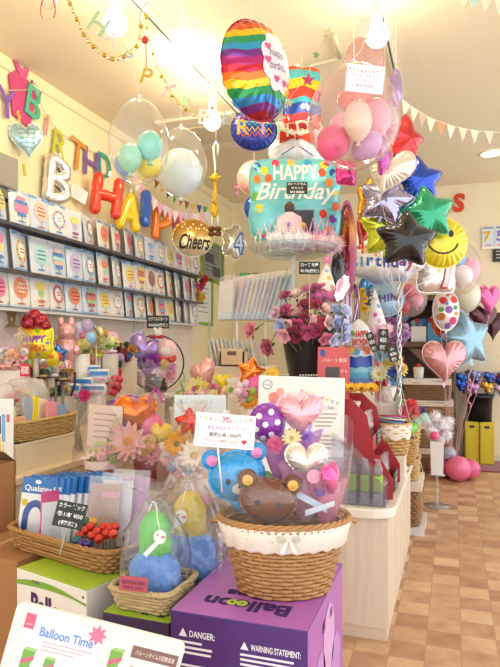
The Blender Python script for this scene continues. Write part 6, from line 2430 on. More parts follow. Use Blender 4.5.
for (x, z, s_, col) in ((-28, 28, 5.5, '#e88a7a'), (-22, 34, 4, '#f0b0a0'), (-29, 20, 5, '#e8a0b8'), (-12, 24, 6, '#f3c0b4'), (0, 30, 5, '#efd0d8')):
    MB().disc(s_ * u, s_ * u, -.0022, 0, 16, 0, x * u, zt - (50 - z) * u, None, 1).build('balloon_print', paper(col), r)
for i in range(8):
    x = (0 + 5.2 * i) * u
    z = zt - (15 + 1.6 * i) * u
    MB().prism([(x - 2.4 * u, z + 2 * u), (x + 2.4 * u, z + 2 * u), (x, z - 2.4 * u)], -.0018, -.0004).build('printed_flag', paper(['#f0b0a0', '#f2dc8a', '#a8cfe0', '#b8dca8'][i % 4]), r)
for k in range(3):
    mb = MB()
    small_print(mb, 14 * u, 38 * u, zt - (36 + 22 * k) * u, 4, 4 * u, -.0004, k)
    mb.build('printed_text', paper('#b9b2aa'), r)
MB().text('¥1,980~', 16 * u, 4 * u, 28 * u, zt - 31 * u, -.001, 0, 0).build('printed_price', paper('#8a8480'), r)
MB().add([(-6 * u, .012, hb_ * .7), (6 * u, .012, hb_ * .7), (6 * u, .14, 0), (-6 * u, .14, 0)], [(0, 1, 2, 3)], 0, None, False).build('easel_leg', paper('#e0dcd4'), r)
# ================================================================ toy row on the left ledge
LG_ = LEDGE


def toy(name, label, px, py, c, cat, rot=0, z=None, group=None):
    r = thing(name, label, cat, W(px, py, c), (0, 0, TH + rot), group)
    if z is not None:
        r.location.z = z
    return r, S(1, c)


def soft(mb, r, p, m=0, sc=(1, 1, 1), n=14):
    mb.ball(r, frame(p, (0, 0, 0), sc), m, n, 9)
    return mb


# bear print on panel
p = onX(11, 325, XL + .0305)
r = thing('bear_print', 'small brown teddy picture hanging on the wall panel under the packs at the left', 'picture', p, (0, 0, pi / 2))
q = MB().disc(.05, .06, -.004, 0, 18, 0, 0, -.03, None, 1).disc(.045, .042, -.005, 0, 18, 0, 0, .05, None, 1)
for sx in (-1, 1):
    q.disc(.018, .018, -.0045, 0, 10, 0, sx * .035, .085, None, 1).disc(.018, .03, -.0045, 0, 10, 0, sx * .05, -.03, None, 1).disc(.02, .02, -.0055, 1, 10, 0, sx * .03, -.08, None, 1)
q.disc(.016, .013, -.0065, 1, 10, 0, 0, .04, None, 1)
q.build('teddy_shape', [paper('#a8835e'), paper('#e0c8a4')], r)
MB().box(-.09, .09, -.003, 0, -.11, .11).build('clear_card', paper('#ddd0c0'), r)

r, u = toy('flower_arrangement', 'pink and peach flower arrangement under a clear bubble at the far left', 12, 392, 3.94, 'flower arrangement', 0, LG_)
zz = W(0, 370, 3.94).z - LG_
MB().lathe([(.001, 0), (14 * u, 0), (17 * u, zz), (.001, zz)], 20).build('pot', plas('#eadfd8'), r)
MB().ball(18 * u, frame((0, .02, zz + 26 * u))).build('clear_shell', film('#fff4fa', .12, 1.2, .06, .2, 30), r)
fill(r, 0, zz + 10 * u, 22 * u, 13 * u, 18, ['rose', 'carnation', 'leaf'], ['#f4b6b0', '#f2c4a8', '#f7dcd8', '#e88a98', '#a8c48a', '#f0e6e2'], (5 * u, 8 * u), -.06, 41)
r, u = toy('balloon_cake', 'yellow birthday balloon topped with a dark red foil bow in the toy row', 36, 358, 4.1, 'balloon', .1, LG_)
zz = W(0, 357, 4.1).z - LG_
MB().tube([(0, 0, 0), (0, 0, zz)], .02, 8).build('base_post', plas('#e8e0d8'), r)
fo, o = mini_heart(r, (0, 0, zz + 14 * u), 32 * u, foilm('#f0dc1e', .35, .25), 0, 'square', 'birthday_foil', d=.6)
for ln, z, col in (('HAPPY', 4, '#8a3ab0'), ('BIRTHDAY', -5, '#e0602a')):
    MB().text(ln, 22 * u, 7 * u, 0, z * u, 0, 0, 0, .04, .1, 0, lambda x, z: fo.front(x, z, .004)).build('lettering', paper(col), o)
for i in range(10):
    a = i * .63
    MB().disc(1.5 * u, 1.5 * u, 0, 0, 8, 0, 12.5 * u * cos(a), 12 * u * sin(a), lambda x, z: fo.front(x, z, .003), 1).build('printed_dot', paper(['#4a9ad8', '#e85a9a', '#5ab84a', '#e8862a'][i % 4]), o)
for (x, z, s_) in ((-7, 34, 15), (5, 36, 14), (-1, 41, 12), (10, 31, 10)):
    mini_heart(r, (x * u, -.02, zz + z * u), s_ * u, foilm('#a81e34', .7, .18), x * .05, 'round', 'red_foil_bow', d=.8)
r, u = toy('duck_balloon', 'yellow duck shaped balloon pair in front of the yellow birthday balloon', 43, 364, 4.14, 'balloon', 0, LG_)
zz = W(0, 366, 4.14).z - LG_
mb = MB().tube([(0, 0, 0), (0, 0, zz)], .02, 8)
soft(mb, 9 * u, (-8 * u, 0, zz + 6 * u), 0, (1.1, .8, .9))
soft(mb, 9 * u, (7 * u, .01, zz + 8 * u), 0, (1, .8, 1))
soft(mb, 5 * u, (1 * u, -.02, zz + 6 * u), 1)
soft(mb, 2.5 * u, (11 * u, -.05, zz + 10 * u), 2)
mb.build('duck_body', [mat('#f0d41e', .25, .1, .6), mat('#e8e4dc', .2, .6), mat('#e8862a', .3)], r)
r, u = toy('star_balloon', 'small blue and red foil star balloon right of the yellow birthday balloon', 58, 364, 4.2, 'balloon', 0, LG_)
zz = W(0, 360, 4.2).z - LG_
MB().tube([(0, 0, 0), (0, 0, zz)], .012, 8).build('stick', plas('#e8e0d8'), r)
mini_heart(r, (0, 0, zz + 6 * u), 20 * u, foilm('#1e78c8', .5), .1, 'star', 'blue_star')
mini_heart(r, (1 * u, -.04, zz + 3 * u), 9 * u, foilm('#d83a3a', .5), 0, 'round', 'red_centre')
r, u = toy('balloon_bunny', 'pink foil rabbit shaped balloon standing in the toy row', 66, 385, 4.35, 'balloon', .2, LG_)
zz = W(0, 352, 4.35).z - LG_
mb = MB().tube([(0, 0, 0), (0, 0, zz)], 7 * u, 10)
soft(mb, 12 * u, (0, 0, zz + 3 * u), 0, (.95, .8, 1.3))
soft(mb, 9 * u, (1 * u, -.02, zz + 20 * u))
for sx in (-1, 1):
    soft(mb, 4 * u, (sx * 5 * u, 0, zz + 30 * u), 0, (.8, .6, 1.3))
    soft(mb, 4.5 * u, (sx * 10 * u, -.03, zz + 2 * u), 0, (1, .8, 1.3))
mb.build('foil_body', foilm('#eeb0ae', .35, .25), r)
r, u = toy('bubble_gift', 'clear bubble over pink and yellow mini balloons in a white pot in the toy row', 80, 364, 4.45, 'balloon gift', 0, LG_)
zz = W(0, 364, 4.45).z - LG_
MB().lathe([(.001, 0), (7 * u, 0), (10 * u, zz + 10 * u), (.001, zz + 10 * u)], 20).build('pot', plas('#f4eee4'), r)
MB().ball(17 * u, frame((3 * u, 0, zz + 30 * u))).build('clear_shell', film('#f2f8ff', .08, 1.3, .05, .2, 20), r)
for (x, z, s_, col) in ((-6, 22, 6, '#f06aa8'), (1, 19, 6, '#f2e04a'), (6, 21, 6, '#f0d44a'), (11, 26, 6, '#a8d8f0'), (-7, 15, 6, '#5a9a4a'), (5, 28, 5, '#e04a5a'), (8, 38, 7, '#c09ac8'), (0, 36, 6, '#e8dce8')):
    MB().lathe(latex_prof(s_ * u, s_ * 2.1 * u, 8), 14).build('mini_balloon', latex(col), r, (x * u, -.02, zz + z * u))
r, u = toy('balloon_bee', 'yellow striped bee balloon on a stick behind the white pots', 96, 360, 4.6, 'balloon', 0, LG_)
zz = W(0, 333, 4.6).z - LG_
MB().tube([(0, 0, 0), (0, 0, zz)], .006, 6).build('stick', plas('#e8e0c8'), r)
MB().lathe([(6.5 * u * sin(pi * i / 12) + .0005, -8 * u * cos(pi * i / 12)) for i in range(13)], 18).build('bee_body', rampmat('bee_stripes', ['#f2d21e', '#f2d21e', '#f4f0e0', '#f2d21e', '#3a2f20', '#f2d21e', '#f4f0e0', '#f2d21e'], 2, .3, .2, 8, .5), r, (0, 0, zz), (0, 1.1, .3))
for sx in (-1, 1):
    MB().tube([(-5 * u, 0, zz + 5 * u), (-8 * u, sx * .02, zz + 10 * u)], .003, 5).build('feeler', plas('#3a2f20'), r)
r, u = toy('flower_arrangement', 'yellow and lime flower bouquet in white gift boxes at the right of the toy row', 103, 362, 4.75, 'flower arrangement', 0, LG_)
zz = W(0, 362, 4.75).z - LG_
MB().box(-14 * u, -1 * u, -.05, .05, 0, zz + 12 * u).build('gift_box', paper('#f3efe6'), r)
MB().box(1 * u, 14 * u, -.05, .05, 0, zz + 8 * u).build('gift_box', paper('#f0eadf'), r)
MB().lathe([(3.2 * u, 0), (3.8 * u, 0), (3.8 * u, .001), (3.2 * u, .001), (3.2 * u, 0)], 16, 0, frame((-7 * u, -.0502, zz + 5 * u), (pi / 2, 0, 0))).build('heart_outline', paper('#e8a0a8'), r)
fill(r, 0, zz + 19 * u, 16 * u, 11 * u, 22, ['carnation', 'hydrangea', 'daisy', 'leaf'], ['#f2e04a', '#eef0b0', '#f6d24a', '#a4cf3a', '#f4e8ee', '#f2b0c0', '#f0c0d8'], (4 * u, 7 * u), -.04, 55)
r, u = toy('flower_arrangement', 'dark red and blue flower arrangement in a cream box beside the black hoop', 124, 368, 5.1, 'flower arrangement', 0, LG_)
zz = W(0, 358, 5.1).z - LG_
MB().box(-12 * u, 12 * u, -.05, .05, 0, zz).build('box_pot', paper('#efe2cc'), r)
fill(r, 0, zz + 6 * u, 13 * u, 8 * u, 16, ['rose', 'carnation', 'leaf'], ['#8a2434', '#b04a5a', '#4a6a3a', '#5a90c8', '#c8862a', '#7a3a4a'], (4 * u, 6 * u), -.02, 61)

# confetti candy tray
r, u = toy('candy_tray', 'round wicker tray heaped with small pastel candy balls', 52, 372, 4.22, 'basket', 0, LG_ + .003)
zt2 = W(0, 376, 4.22).z - LG_ - .003
r.location.z += zt2
MB().lathe([(.001, -zt2), (.05, -zt2), (.05, -.001), (.001, -.001)], 20).build('support_block', creamtop, r)
basket(r, 18 * u, .05, 21 * u, .062, .05, 5, 24, WICK('#b98d50'), 1)
zt2 = .05
mb = MB()
for i in range(220):
    a, q = random.uniform(0, 2 * pi), sqrt(random.random())
    mb.ball(1.6 * u, frame((19 * u * q * cos(a), .052 * q * sin(a), max(zt2, .05) + 8 * u * (1 - q * q) + random.uniform(0, 2) * u)), random.randrange(6), 6, 4)
o = mb.build('candy_balls', [plas(c_) for c_ in ('#f07aa0', '#8ad0c0', '#f2e27a', '#f6f2ee', '#c8a0d8', '#8ab8e8')], r)
o['kind'] = 'stuff'
rr = chalk_tag('small red and white price card below the toy row at the left', 25, 370, 3.75, 10, 13, ['¥500'], col='#d83a4a', stick=W(0, 376, 3.75).z - .705)

# things on the lower left counter
LCZ = LZ


def heap_bag(label, px, py, c, w, h, cols, seed):
    r, u = toy('plastic_bag_pack', label, px, py + h / 2, c, 'packet', 0)
    r.location.z = max(W(px, py + h / 2, c).z, LCZ + .002)
    mb = MB()
    z1 = W(px, py - h / 2, c).z - r.location.z
    mb.lathe([(.001, 0), (w / 2 * u, .01), (w / 2 * u * 1.02, z1 * .5), (w / 2 * u * .8, z1 * .9), (.001, z1)], 22, sy=.45, wob=lambda a, z: 1 + .08 * sin(a * 5 + seed + z * 30) + .05 * sin(a * 9 + z * 50))
    mb.build('clear_bag', film('#ffffff', .3, 1.6, .1, .9, 16, '#f2ece8'), r)
    rr_ = random.Random(seed)
    for i, col in enumerate(cols):
        MB().ball(5 * u, frame((rr_.uniform(-.3, .3) * w * u, rr_.uniform(-.02, .02), z1 * rr_.uniform(.25, .6)), (0, 0, rr_.uniform(0, 3)), (1.3, .6, .6)), 0, 10, 7).build('bag_content', plas(col), r)
    return r


heap_bag('big clear bag with pink and yellow contents above the wicker basket at the far left', 27, 392, 3.76, 44, 30, ['#f29ab0', '#f0dc4a', '#f4c0c8', '#e8e0e4'], 1)
heap_bag('clear bag with red bits at the left edge beside the striped card', 6, 395, 3.6, 18, 24, ['#d8303a', '#e86a6a', '#f4e8e8'], 2)
for i, (px, py, lab) in enumerate(((44, 373, 'left one'), (56, 372, 'middle silver banded one'), (63, 376, 'right one'))):
    r, u = toy('mini_hat', 'small black mini hat below the candy tray, ' + lab, px, py + 5, 4.0, 'hat')
    MB().lathe([(.001, 0), (8 * u, 0), (8 * u, 1 * u), (5 * u, 1.4 * u), (4.6 * u, 9 * u), (.001, 9.5 * u)], 18).build('hat_body', mat('#2a262a' if i != 1 else '#8a8688', .5, .0 if i != 1 else .5), r)
    MB().lathe([(5.2 * u, 1.5 * u), (5.2 * u, 3.4 * u)], 18).build('hat_band', plas('#b8a060' if i != 1 else '#e4e0dc'), r)
    MB().tube([(0, 0, 0), (0, 0, LCZ + .001 - r.location.z)], .01, 6).build('display_peg', plas('#8a8074'), r)
r, u = toy('ornament_tray', 'dark tray with green and silver ornaments behind the wicker basket', 57, 397, 4.06, 'tray')
r.location.z = LCZ
zz = W(0, 396, 4.06).z - LCZ
MB().box(-14 * u, 14 * u, -.06, .06, 0, zz).build('tray_body', mat('#cfc6ba', .5), r)
for i in range(16):
    MB().ball(3 * u, frame((random.uniform(-12, 12) * u, random.uniform(-.05, .03), zz + random.uniform(0, 10) * u)), 0, 10, 7).build('ornament', mat(['#2a6a4a', '#8a8a8e', '#c8a860', '#4a4448', '#b0b0b4', '#3a8a5a'][i % 6], .25, .5), r)
MB().tube([(14 * u, 0, zz), (18 * u, 0, zz + 12 * u), (18 * u, 0, zz + 24 * u)], .008, 6).build('black_handle', plas('#26242a'), r)

# blue white packages
for i, (px, py, w, h, lab, yw) in enumerate(((78, 376, 14, 20, 'upright at the left below the white pots', .1), (90, 371, 20, 12, 'lying on top of the pile', .3), (84, 384, 18, 14, 'second from the left in the pile', 0),
                                            (99, 376, 20, 14, 'with a big blue band in front of the berries', .15), (95, 390, 24, 12, 'lying at the bottom of the pile', -.1), (72, 391, 16, 16, 'at the lower left of the pile', .2))):
    c = 4.40 - .04 * i + (.1 if py < 380 else 0)
    r, u = toy('snack_pack', 'blue and white candle packet ' + lab, px, py + h / 2, c, 'packet', yw, None, 'blue and white packets on the left counter')
    mb = MB().lathe([(.001, 0), (w / 2 * u, .006), (w / 2 * u, h * u * .96), (.001, h * u)], 16, sy=.35, wob=lambda a, z: 1 + .05 * sin(a * 7))
    mb.build('packet', mat('#dfeaf2', .3, 0, .5, .3, 20), r)
    MB().box(-w * .45 * u, w * .45 * u, -w * .18 * u - .003, -w * .18 * u + .004, h * u * .55, h * u * .85).build('blue_band', mat('#2f86d0', .35, 0, .4), r)
    MB().box(-w * .3 * u, w * .3 * u, -w * .18 * u - .003, -w * .18 * u + .004, h * u * .2, h * u * .32).build('pink_band', mat('#e86a9a', .35, 0, .4), r)
    b0 = (LG_ if c > 3.95 and r.location.x < -2.62 else LCZ) - r.location.z
    if b0 < -.01:
        MB().box(-w * .3 * u, w * .3 * u, -.02, .02, b0 + .001, .001).build('display_block', creamtop, r)
# red/black plush and berries
r, u = toy('plush_toy', 'red and black plush figure standing behind the red berries', 115, 378, 5.0, 'soft toy', 0, LG_)
zz = W(0, 376, 5.0).z - LG_
mb = MB().tube([(0, 0, 0), (0, 0, zz)], 3 * u, 8, False, 0)
soft(mb, 6 * u, (1 * u, 0, zz + 4 * u), 0, (1, .8, 1.1))
soft(mb, 5.5 * u, (2 * u, 0, zz + 12 * u), 1)
mb.build('plush_body', [cloth('#c8283a'), cloth('#241e20')], r)
mini_heart(r, (-4 * u, -.02, zz + 16 * u), 12 * u, foilm('#d8405a', .2, .3), 0, 'heart', 'red_heart', d=.6)
r, u = toy('berry_cluster', 'cluster of raspberry red mini balloons below the red and black plush', 116, 392, 4.6, 'balloon cluster', 0)
zl = LCZ - r.location.z
MB().tube([(0, 0, zl), (0, 0, 4 * u)], .02, 8).build('stand', plas('#e8dcd0'), r)
for i in range(15):
    MB().ball(4 * u, frame((random.uniform(-9, 9) * u, random.uniform(-.05, .02), random.uniform(0, 14) * u)), 0, 12, 8).build('red_ball', latex(['#d83a58', '#c82e4c', '#e8506e'][i % 3]), r)
r, u = toy('flower_pick', 'hot pink ribbon flower pick lying above the wrapped note card gift', 85, 396, 4.15, 'decoration')
put_flower(r, 'carnation', '#e8388a', (0, 0, 0), 8 * u, (0, -1, .4))
MB().tube([(-2 * u, 0, -1 * u), (-8 * u, .0, -14 * u)], .004, 5).build('stick', plas('#f4dfe6'), r)
MB().tube([(-8 * u, 0, -14 * u), (-8 * u, .0, LCZ - r.location.z)], .004, 5).build('stick', plas('#f4dfe6'), r)

# trough + wicker basket with cards
pa, pb = onX(17, 450, -2.26), onX(77, 445, -2.26)
r = thing('plastic_trough', 'long cream plastic planter under the wicker card basket on the left counter', 'container', (-2.36, (pa.y + pb.y) / 2, LCZ), pi / 2)
L2 = (pb.y - pa.y) / 2
mb = MB()
vs = []
for (z, k, o) in ((0, .93, 0), (.15, 1.0, 0), (.15, 1.04, 0), (.165, 1.04, 0), (.165, .98, 0), (.01, .9, 0)):
    vs += [(-L2 * k, -.09 * k, z), (L2 * k, -.09 * k, z), (L2 * k, .09 * k, z), (-L2 * k, .09 * k, z)]
fs = [(3, 2, 1, 0)] + [(i * 4 + j, i * 4 + (j + 1) % 4, (i + 1) * 4 + (j + 1) % 4, (i + 1) * 4 + j) for i in range(5) for j in range(4)] + [(20, 21, 22, 23)]
mb.add(vs, fs, 0, None, False)
mb.build('trough_body', plas('#efe0c4', .4), r, bevel=.006)
r = thing('wicker_basket', 'long pale wicker basket of coloured folded cards resting on the cream planter', 'basket', (-2.36, (pa.y + pb.y) / 2 + .02, LCZ + .167), pi / 2)
basket(r, L2 * .96, .085, L2 * 1.08, .10, .11, 8, 30, WICK('#cba868'), .5)
bk = r
for i, (y, w, h, col, cn, rl, st) in enumerate(((-.20, .12, .05, '#f2b48c', 'peach', .1, 0), (-.19, .11, .09, '#cfe6a4', 'pale green', -.1, 1), (-.05, .08, .14, '#a8b4cc', 'grey blue', .1, 1), (.0, .09, .15, '#f2e02a', 'yellow', .35, 1),
                                               (.06, .09, .13, '#f0e4c0', 'cream', .3, 1), (.10, .11, .11, '#f29aa8', 'pink', .15, 0), (.20, .10, .08, '#8aa8d8', 'blue', .1, 0))):
    p = Vector((bk.location.x + (-.02 if st else .03), bk.location.y + y, bk.location.z + .03))
    rr = thing('folded_card', '%s folded card in the long wicker basket' % cn, 'card', p, (-.15, rl, pi / 2), 'folded cards in the long wicker basket')
    MB().box(-w / 2, w / 2, -.008, .008, 0, h + .06).build('card', mat(col, .4, 0, .3), rr, bevel=.003)
    MB().box(-w / 2 + .01, w / 2 - .01, -.0095, -.008, (h + .06) * .2, (h + .06) * .24).build('fold_line', paper('#f4efe6'), rr)
r, u = toy('small_planter', 'second cream plastic planter further along the left counter', 97, 449, 4.1, 'container', 0, LCZ)
r.location = Vector((-2.34, onX(97, 449, -2.34).y, LCZ))
r.rotation_euler = (0, 0, pi / 2)
MB().lathe([(.001, .002), (.10, .002), (.12, .14), (.127, .14), (.127, .155), (.11, .155), (.09, .01), (.001, .01)], 4, smooth=False, sx=1.6).build('trough_body', plas('#eadac0', .4), r)
# striped card rack at left edge
r, u = toy('display_card', 'white display card with coloured strips standing at the far left edge', 5, 448, 3.05, 'card', .1)
r.location.z = LCZ
zz = W(0, 402, 3.05).z - LCZ
r.location.x, r.location.y = onX(4, 420, -2.3).x, onX(4, 420, -2.3).y
MB().box(-.10, .05, -.004, .004, 0, zz).build('card', paper('#f6f2ee'), r)
q = MB()
for (x0, x1, z0, z1, mi) in ((-.03, -.015, .55, .78, 0), (-.03, -.015, .2, .5, 1), (-.01, .008, .45, .8, 2), (-.008, .0, .2, .42, 3), (.015, .03, .7, .8, 4), (-.07, -.045, .3, .75, 5)):
    q.box(x0, x1, -.0055, -.004, zz * z0, zz * z1, mi)
q.build('colour_strips', [plas('#2a2626'), plas('#f0d02a'), plas('#7ab0e8'), plas('#c8e0a0'), plas('#d85a6a'), plas('#f0b0c8')], r)

# hoop pot
ch = 5.35
r, u = toy('hoop_arrangement', 'black hoop arrangement with a lilac foil heart and purple flowers in a square black pot', 156, 391, ch, 'flower arrangement', 0, LG_ + .0)
zz = 0
MB().box(-10 * u, 10 * u, -.08, .08, 0, 18 * u).build('black_pot', mat('#1a181c', .4), r, bevel=.003)
MB().lathe([(27 * u, -.006), (28.4 * u, -.006), (28.4 * u, .006), (27 * u, .006), (27 * u, -.006)], 64, 0, frame((0, .0, 29 * u), (pi / 2, 0, 0))).build('hoop', mat('#221e20', .4), r)
mini_heart(r, (-12 * u, -.03, 42 * u), 32 * u, foilm('#b79ae0', .4, .25), .3, 'heart', 'lilac_heart', roll=.4)
fo, o = mini_heart(r, (11 * u, -.02, 42 * u), 20 * u, mat('#f2c8cc', .3, .1, .5), -.1, 'round', 'pink_face_balloon')
MB().disc(5 * u, 4 * u, 0, 0, 16, 0, 0, -1 * u, lambda x, z: fo.front(x, z, .003), 2).build('white_patch', paper('#f6f0ea'), o)
for sx in (-1, 1):
    mini_heart(r, (11 * u + sx * 5 * u, -.04, 32 * u), 9 * u, foilm('#d83a3a', .3, .3), 0, 'heart', 'red_heart')
MB().ball(4 * u, frame((2 * u, -.01, 59 * u))).ball(2 * u, frame((-.5 * u, -.02, 62.5 * u))).ball(2 * u, frame((4.5 * u, -.02, 62.5 * u))).build('plush_head', cloth('#f0ece8'), r)
MB().tube([(-6 * u, -.02, 55 * u), (8 * u, -.02, 55 * u)], 1.8 * u, 8).build('red_bow', cloth('#c8303a'), r)
for (x, z, s_, k, col) in ((-12, 28, 8, 'carnation', '#7a2a9a'), (-2, 30, 9, 'rose', '#a03ab0'), (-7, 22, 8, 'carnation', '#8a34a8'), (9, 27, 7, 'carnation', '#f0d88a'), (5, 20, 7, 'carnation', '#f4e2ea'), (16, 24, 7, 'carnation', '#e8b0d0'), (-20, 26, 6, 'leaf', '#6a4a7a'), (14, 16, 9, 'carnation', '#f2b8c8'), (-14, 14, 9, 'carnation', '#f4c4d0'), (2, 15, 7, 'leaf', '#c8a83a')):
    put_flower(r, k, col, (x * u, -.06, z * u), s_ * u, (x / 30, -1, .3))
chalk_tag('black chalk price board behind the black hoop, below the packs', 158, 322, 5.5, 22, 13, ['カラフルバルーン', '¥3500(税抜)'], stick=W(158, 329, 5.5).z - LG_ - .001, yaw=.05)
r, u = toy('clear_bag_pack', 'clear bag with white card hanging on the panel left of the chalk board', 138, 336, 5.6, 'packet')
r.location = onX(138, 336, XL + .0385)
r.rotation_euler = (0, 0, pi / 2)
MB().box(-.10, .10, -.006, .006, -.14, .14).build('clear_sleeve', film('#ffffff', .3, 1.2, .12, .4), r)
MB().box(-.07, .07, -.004, .004, -.1, .06).build('card', paper('#ece6e4'), r)

for (px, py, c, w, h, n, lab, kinds, cols) in (
        (26, 366, 4.22, 12, 9, 12, 'small pink and white posy in a cream cup left of the yellow birthday balloon', ['rose', 'carnation'], ['#f2a8b8', '#f6dcd8', '#e88aa0', '#a8c890']),
        (66, 372, 4.18, 11, 8, 12, 'small multicoloured posy in a cream cup below the pink rabbit balloon', ['carnation', 'hydrangea'], ['#f07a9a', '#8ad0c4', '#f2dc5a', '#f4efe8']),
        (90, 364, 4.66, 9, 9, 10, 'small peach and lime posy in a cream cup behind the blue packets', ['carnation', 'leaf'], ['#f4b49a', '#b8d85a', '#f6d6c8', '#f0e27a']),
        (113, 366, 5.05, 9, 8, 10, 'small lilac and pink posy in a cream cup behind the red berries', ['hydrangea', 'carnation'], ['#d0a8e0', '#f2b8d0', '#f6e6f0', '#e890b8'])):
    r, u = toy('flower_posy', lab, px, py, c, 'flower arrangement', 0, LG_)
    if r.location.x > -2.66:
        r.location.x = -2.68
    zz = max(W(0, py, c).z - LG_, .05)
    MB().lathe([(.001, 0), (5 * u, 0), (6.5 * u, zz), (.001, zz)], 18).build('cup', plas('#f2e8dc'), r)
    fill(r, 0, zz + h * .7 * u, w * u, h * u, n, kinds, cols, (4.5 * u, 7 * u), -.03, px)

# ================================================================ right side of the island
RED = mat('#a8242e', .45, 0, .2, 0, 20, .05)
dy0, dy1 = 3.08, 3.50
r = thing('red_display', 'two tier red cardboard display stand with small packets on the aisle side of the island', 'display stand', (-.72, dy0, IZ), 0)
sh = [(0, 0), (.43, 0), (.43, .10), (.36, .22), (.34, .22), (.30, .42), (.22, .50), (0, .50)]
for y in (0, dy1 - dy0 - .008):
    MB().prism(sh, y, y + .008).build('side_panel', RED, r)
MB().box(.0, .008, .008, dy1 - dy0 - .008, 0, .50).build('back_panel', RED, r)
for (x0, x1, z) in ((.008, .42, .01), (.008, .33, .24)):
    MB().box(x0, x1, .008, dy1 - dy0 - .008, z - .008, z).build('tier_shelf', RED, r)
    MB().box(x1 - .006, x1, .008, dy1 - dy0 - .008, z, z + .07).build('tier_lip', RED, r)
    MB().box(x1 - .12, x1 - .112, .008, dy1 - dy0 - .008, z, z + .13).build('tier_divider', RED, r)
for k, (x, z, lab) in enumerate(((.331, .285, 'upper'), (.421, .055, 'lower'))):
    ww, hh = (.19, .085) if k == 0 else (.20, .10)
    rr = thing('price_tag', 'black chalk price tag on the %s tier of the red display' % lab, 'price tag', (-.72 + x, dy0 + .24, IZ + z), (0, 0, pi / 2))
    MB().box(-ww / 2, ww / 2, -.003, 0, -hh / 2, hh / 2).build('board', mat('#2f3432', .8), rr)
    t = MB()
    for i, ln in enumerate(('ミニ バルーン', '¥150', '(税抜)')):
        t.text(ln, ww * (.8 if i == 0 else .5), hh * .2, 0, hh * (.3 - .3 * i), -.0036, 0, 0, .02)
    t.build('chalk_writing', paper('#e8e8e0'), rr)
for k in range(2):
    z = IZ + (.25 if k == 0 else .012)
    for i in range(6):
        col, cn = (('#e86a90', 'pink'), ('#8ac878', 'green'), ('#f0a0a8', 'peach'), ('#d84a6a', 'rose'), ('#a8d8a0', 'mint'), ('#f29ab4', 'light pink'))[(i + 3 * k) % 6]
        rr = thing('candy_packet', '%s sweets packet, %s from the front, %s tier of the red display' % (cn, ORD[i], ['upper', 'lower'][k]), 'packet', (-.72 + (.27 if k == 0 else .36), dy0 + .05 + i * .062, z), (0, .12, pi / 2 + .1), 'sweets packets on the red display')
        MB().lathe([(.001, 0), (.027, .004), (.03, .07), (.02, .12), (.012, .14), (.024, .165)], 14, sy=.7, wob=lambda a, z: 1 + .1 * sin(a * 5 + z * 40)).build('clear_bag', film('#ffffff', .12, 1.6, .1, .7, 25), rr)
        MB().ball(.022, frame((0, 0, .032))).ball(.021, frame((.002, .004, .072))).build('sweets', mat(col, .35, 0, .4), rr)
for i, x in enumerate((351, 361, 371)):
    rr = thing('sunflower_head', 'yellow sunflower lying on the red display top, %s from the left' % ORD[i], 'flower', W(x, 395 + (i == 1), 3.25), TH, 'sunflowers on the red display')
    rr.location.z = IZ + .502 + .035
    put_flower(rr, 'daisy', '#f0b418', (0, 0, 0), S(8.5, 3.2), (.05, -.6, .8), '#7a5020')
    MB().tube([(0, .01, -.01), (.02, .06, -.032)], .004, 5).build('stem', plas('#5a7a30'), rr)

# acrylic box with green tubs and clear bag in front of the display
r = thing('acrylic_box', 'clear sloped acrylic box with four lime green tubs at the near corner of the island', 'container', (-.44, 2.99, IZ), 0)
w2 = .13
pr_ = [(-w2, 0), (w2, 0), (w2, .10), (-w2, .34)]
A2 = film('#f4f6fb', .06, 1.6, .05, 0)
for y in (-.075, .075):
    MB().prism(pr_, y, y + .004).build('side_pane', A2, r)
MB().box(w2 - .004, w2, -.075, .075, 0, .10).build('front_pane', A2, r)
MB().add([(-w2, -.075, .34), (-w2, .075, .34), (w2, .075, .10), (w2, -.075, .10)], [(0, 1, 2, 3)], 0, None, False).build('sloped_lid', film('#f0eef8', .14, 2, .08, .2), r)
MB().box(-w2, w2, -.075, .075, 0, .004).build('base', A2, r)
for i in range(4):
    x = -.44 - .095 + .062 * i
    rr = thing('green_tub', 'lime green tub with a clear base, %s from the left in the acrylic box' % ORD[i], 'tub', (x, 2.96, IZ + .005), 0, 'lime green tubs in the acrylic box')
    MB().box(-.022, .022, -.035, .035, 0, .06).build('clear_base', film('#f0f0f4', .45, 1.4, .08, .2, 20, '#d4d2d6'), rr, bevel=.004)
    MB().box(-.022, .022, -.036, .036, .06, .14).build('green_lid', mat('#9cc23e', .35, 0, .4), rr, bevel=.01)
    MB().lathe([(.001, .14), (.02, .142), (.024, .17), (.01, .2), (.02, .215)], 12, wob=lambda a, z: 1 + .12 * sin(a * 5)).build('cellophane_top', film('#e8e6f4', .15, 1.8, .1, .7, 25), rr)
rr = thing('clear_case', 'clear flat case of pink wrapped sweets standing behind the white board', 'container', (-.60, 3.035, IZ + .25), 0)
rr.location.z = IZ
MB().box(-.09, .09, -.02, .02, .0, .02).box(-.09, .09, -.02, .02, .20, .42).build('case', film('#ffffff', .10, 1.6, .06, .2), rr)
MB().box(-.085, -.08, -.018, .018, .02, .2).box(.08, .085, -.018, .018, .02, .2).build('case_support', film('#ffffff', .10, 1.6, .06, 0), rr)
for i in range(5):
    MB().ball(.026, frame((-.06 + .03 * i, 0, .25 + .035 * (i % 3)), (0, 0, 0), (1, .6, 1.2)), 0, 10, 8).build('pink_sweet', mat(['#f08aa0', '#e86a80', '#f4b0bc'][i % 3], .4, 0, .3), rr)

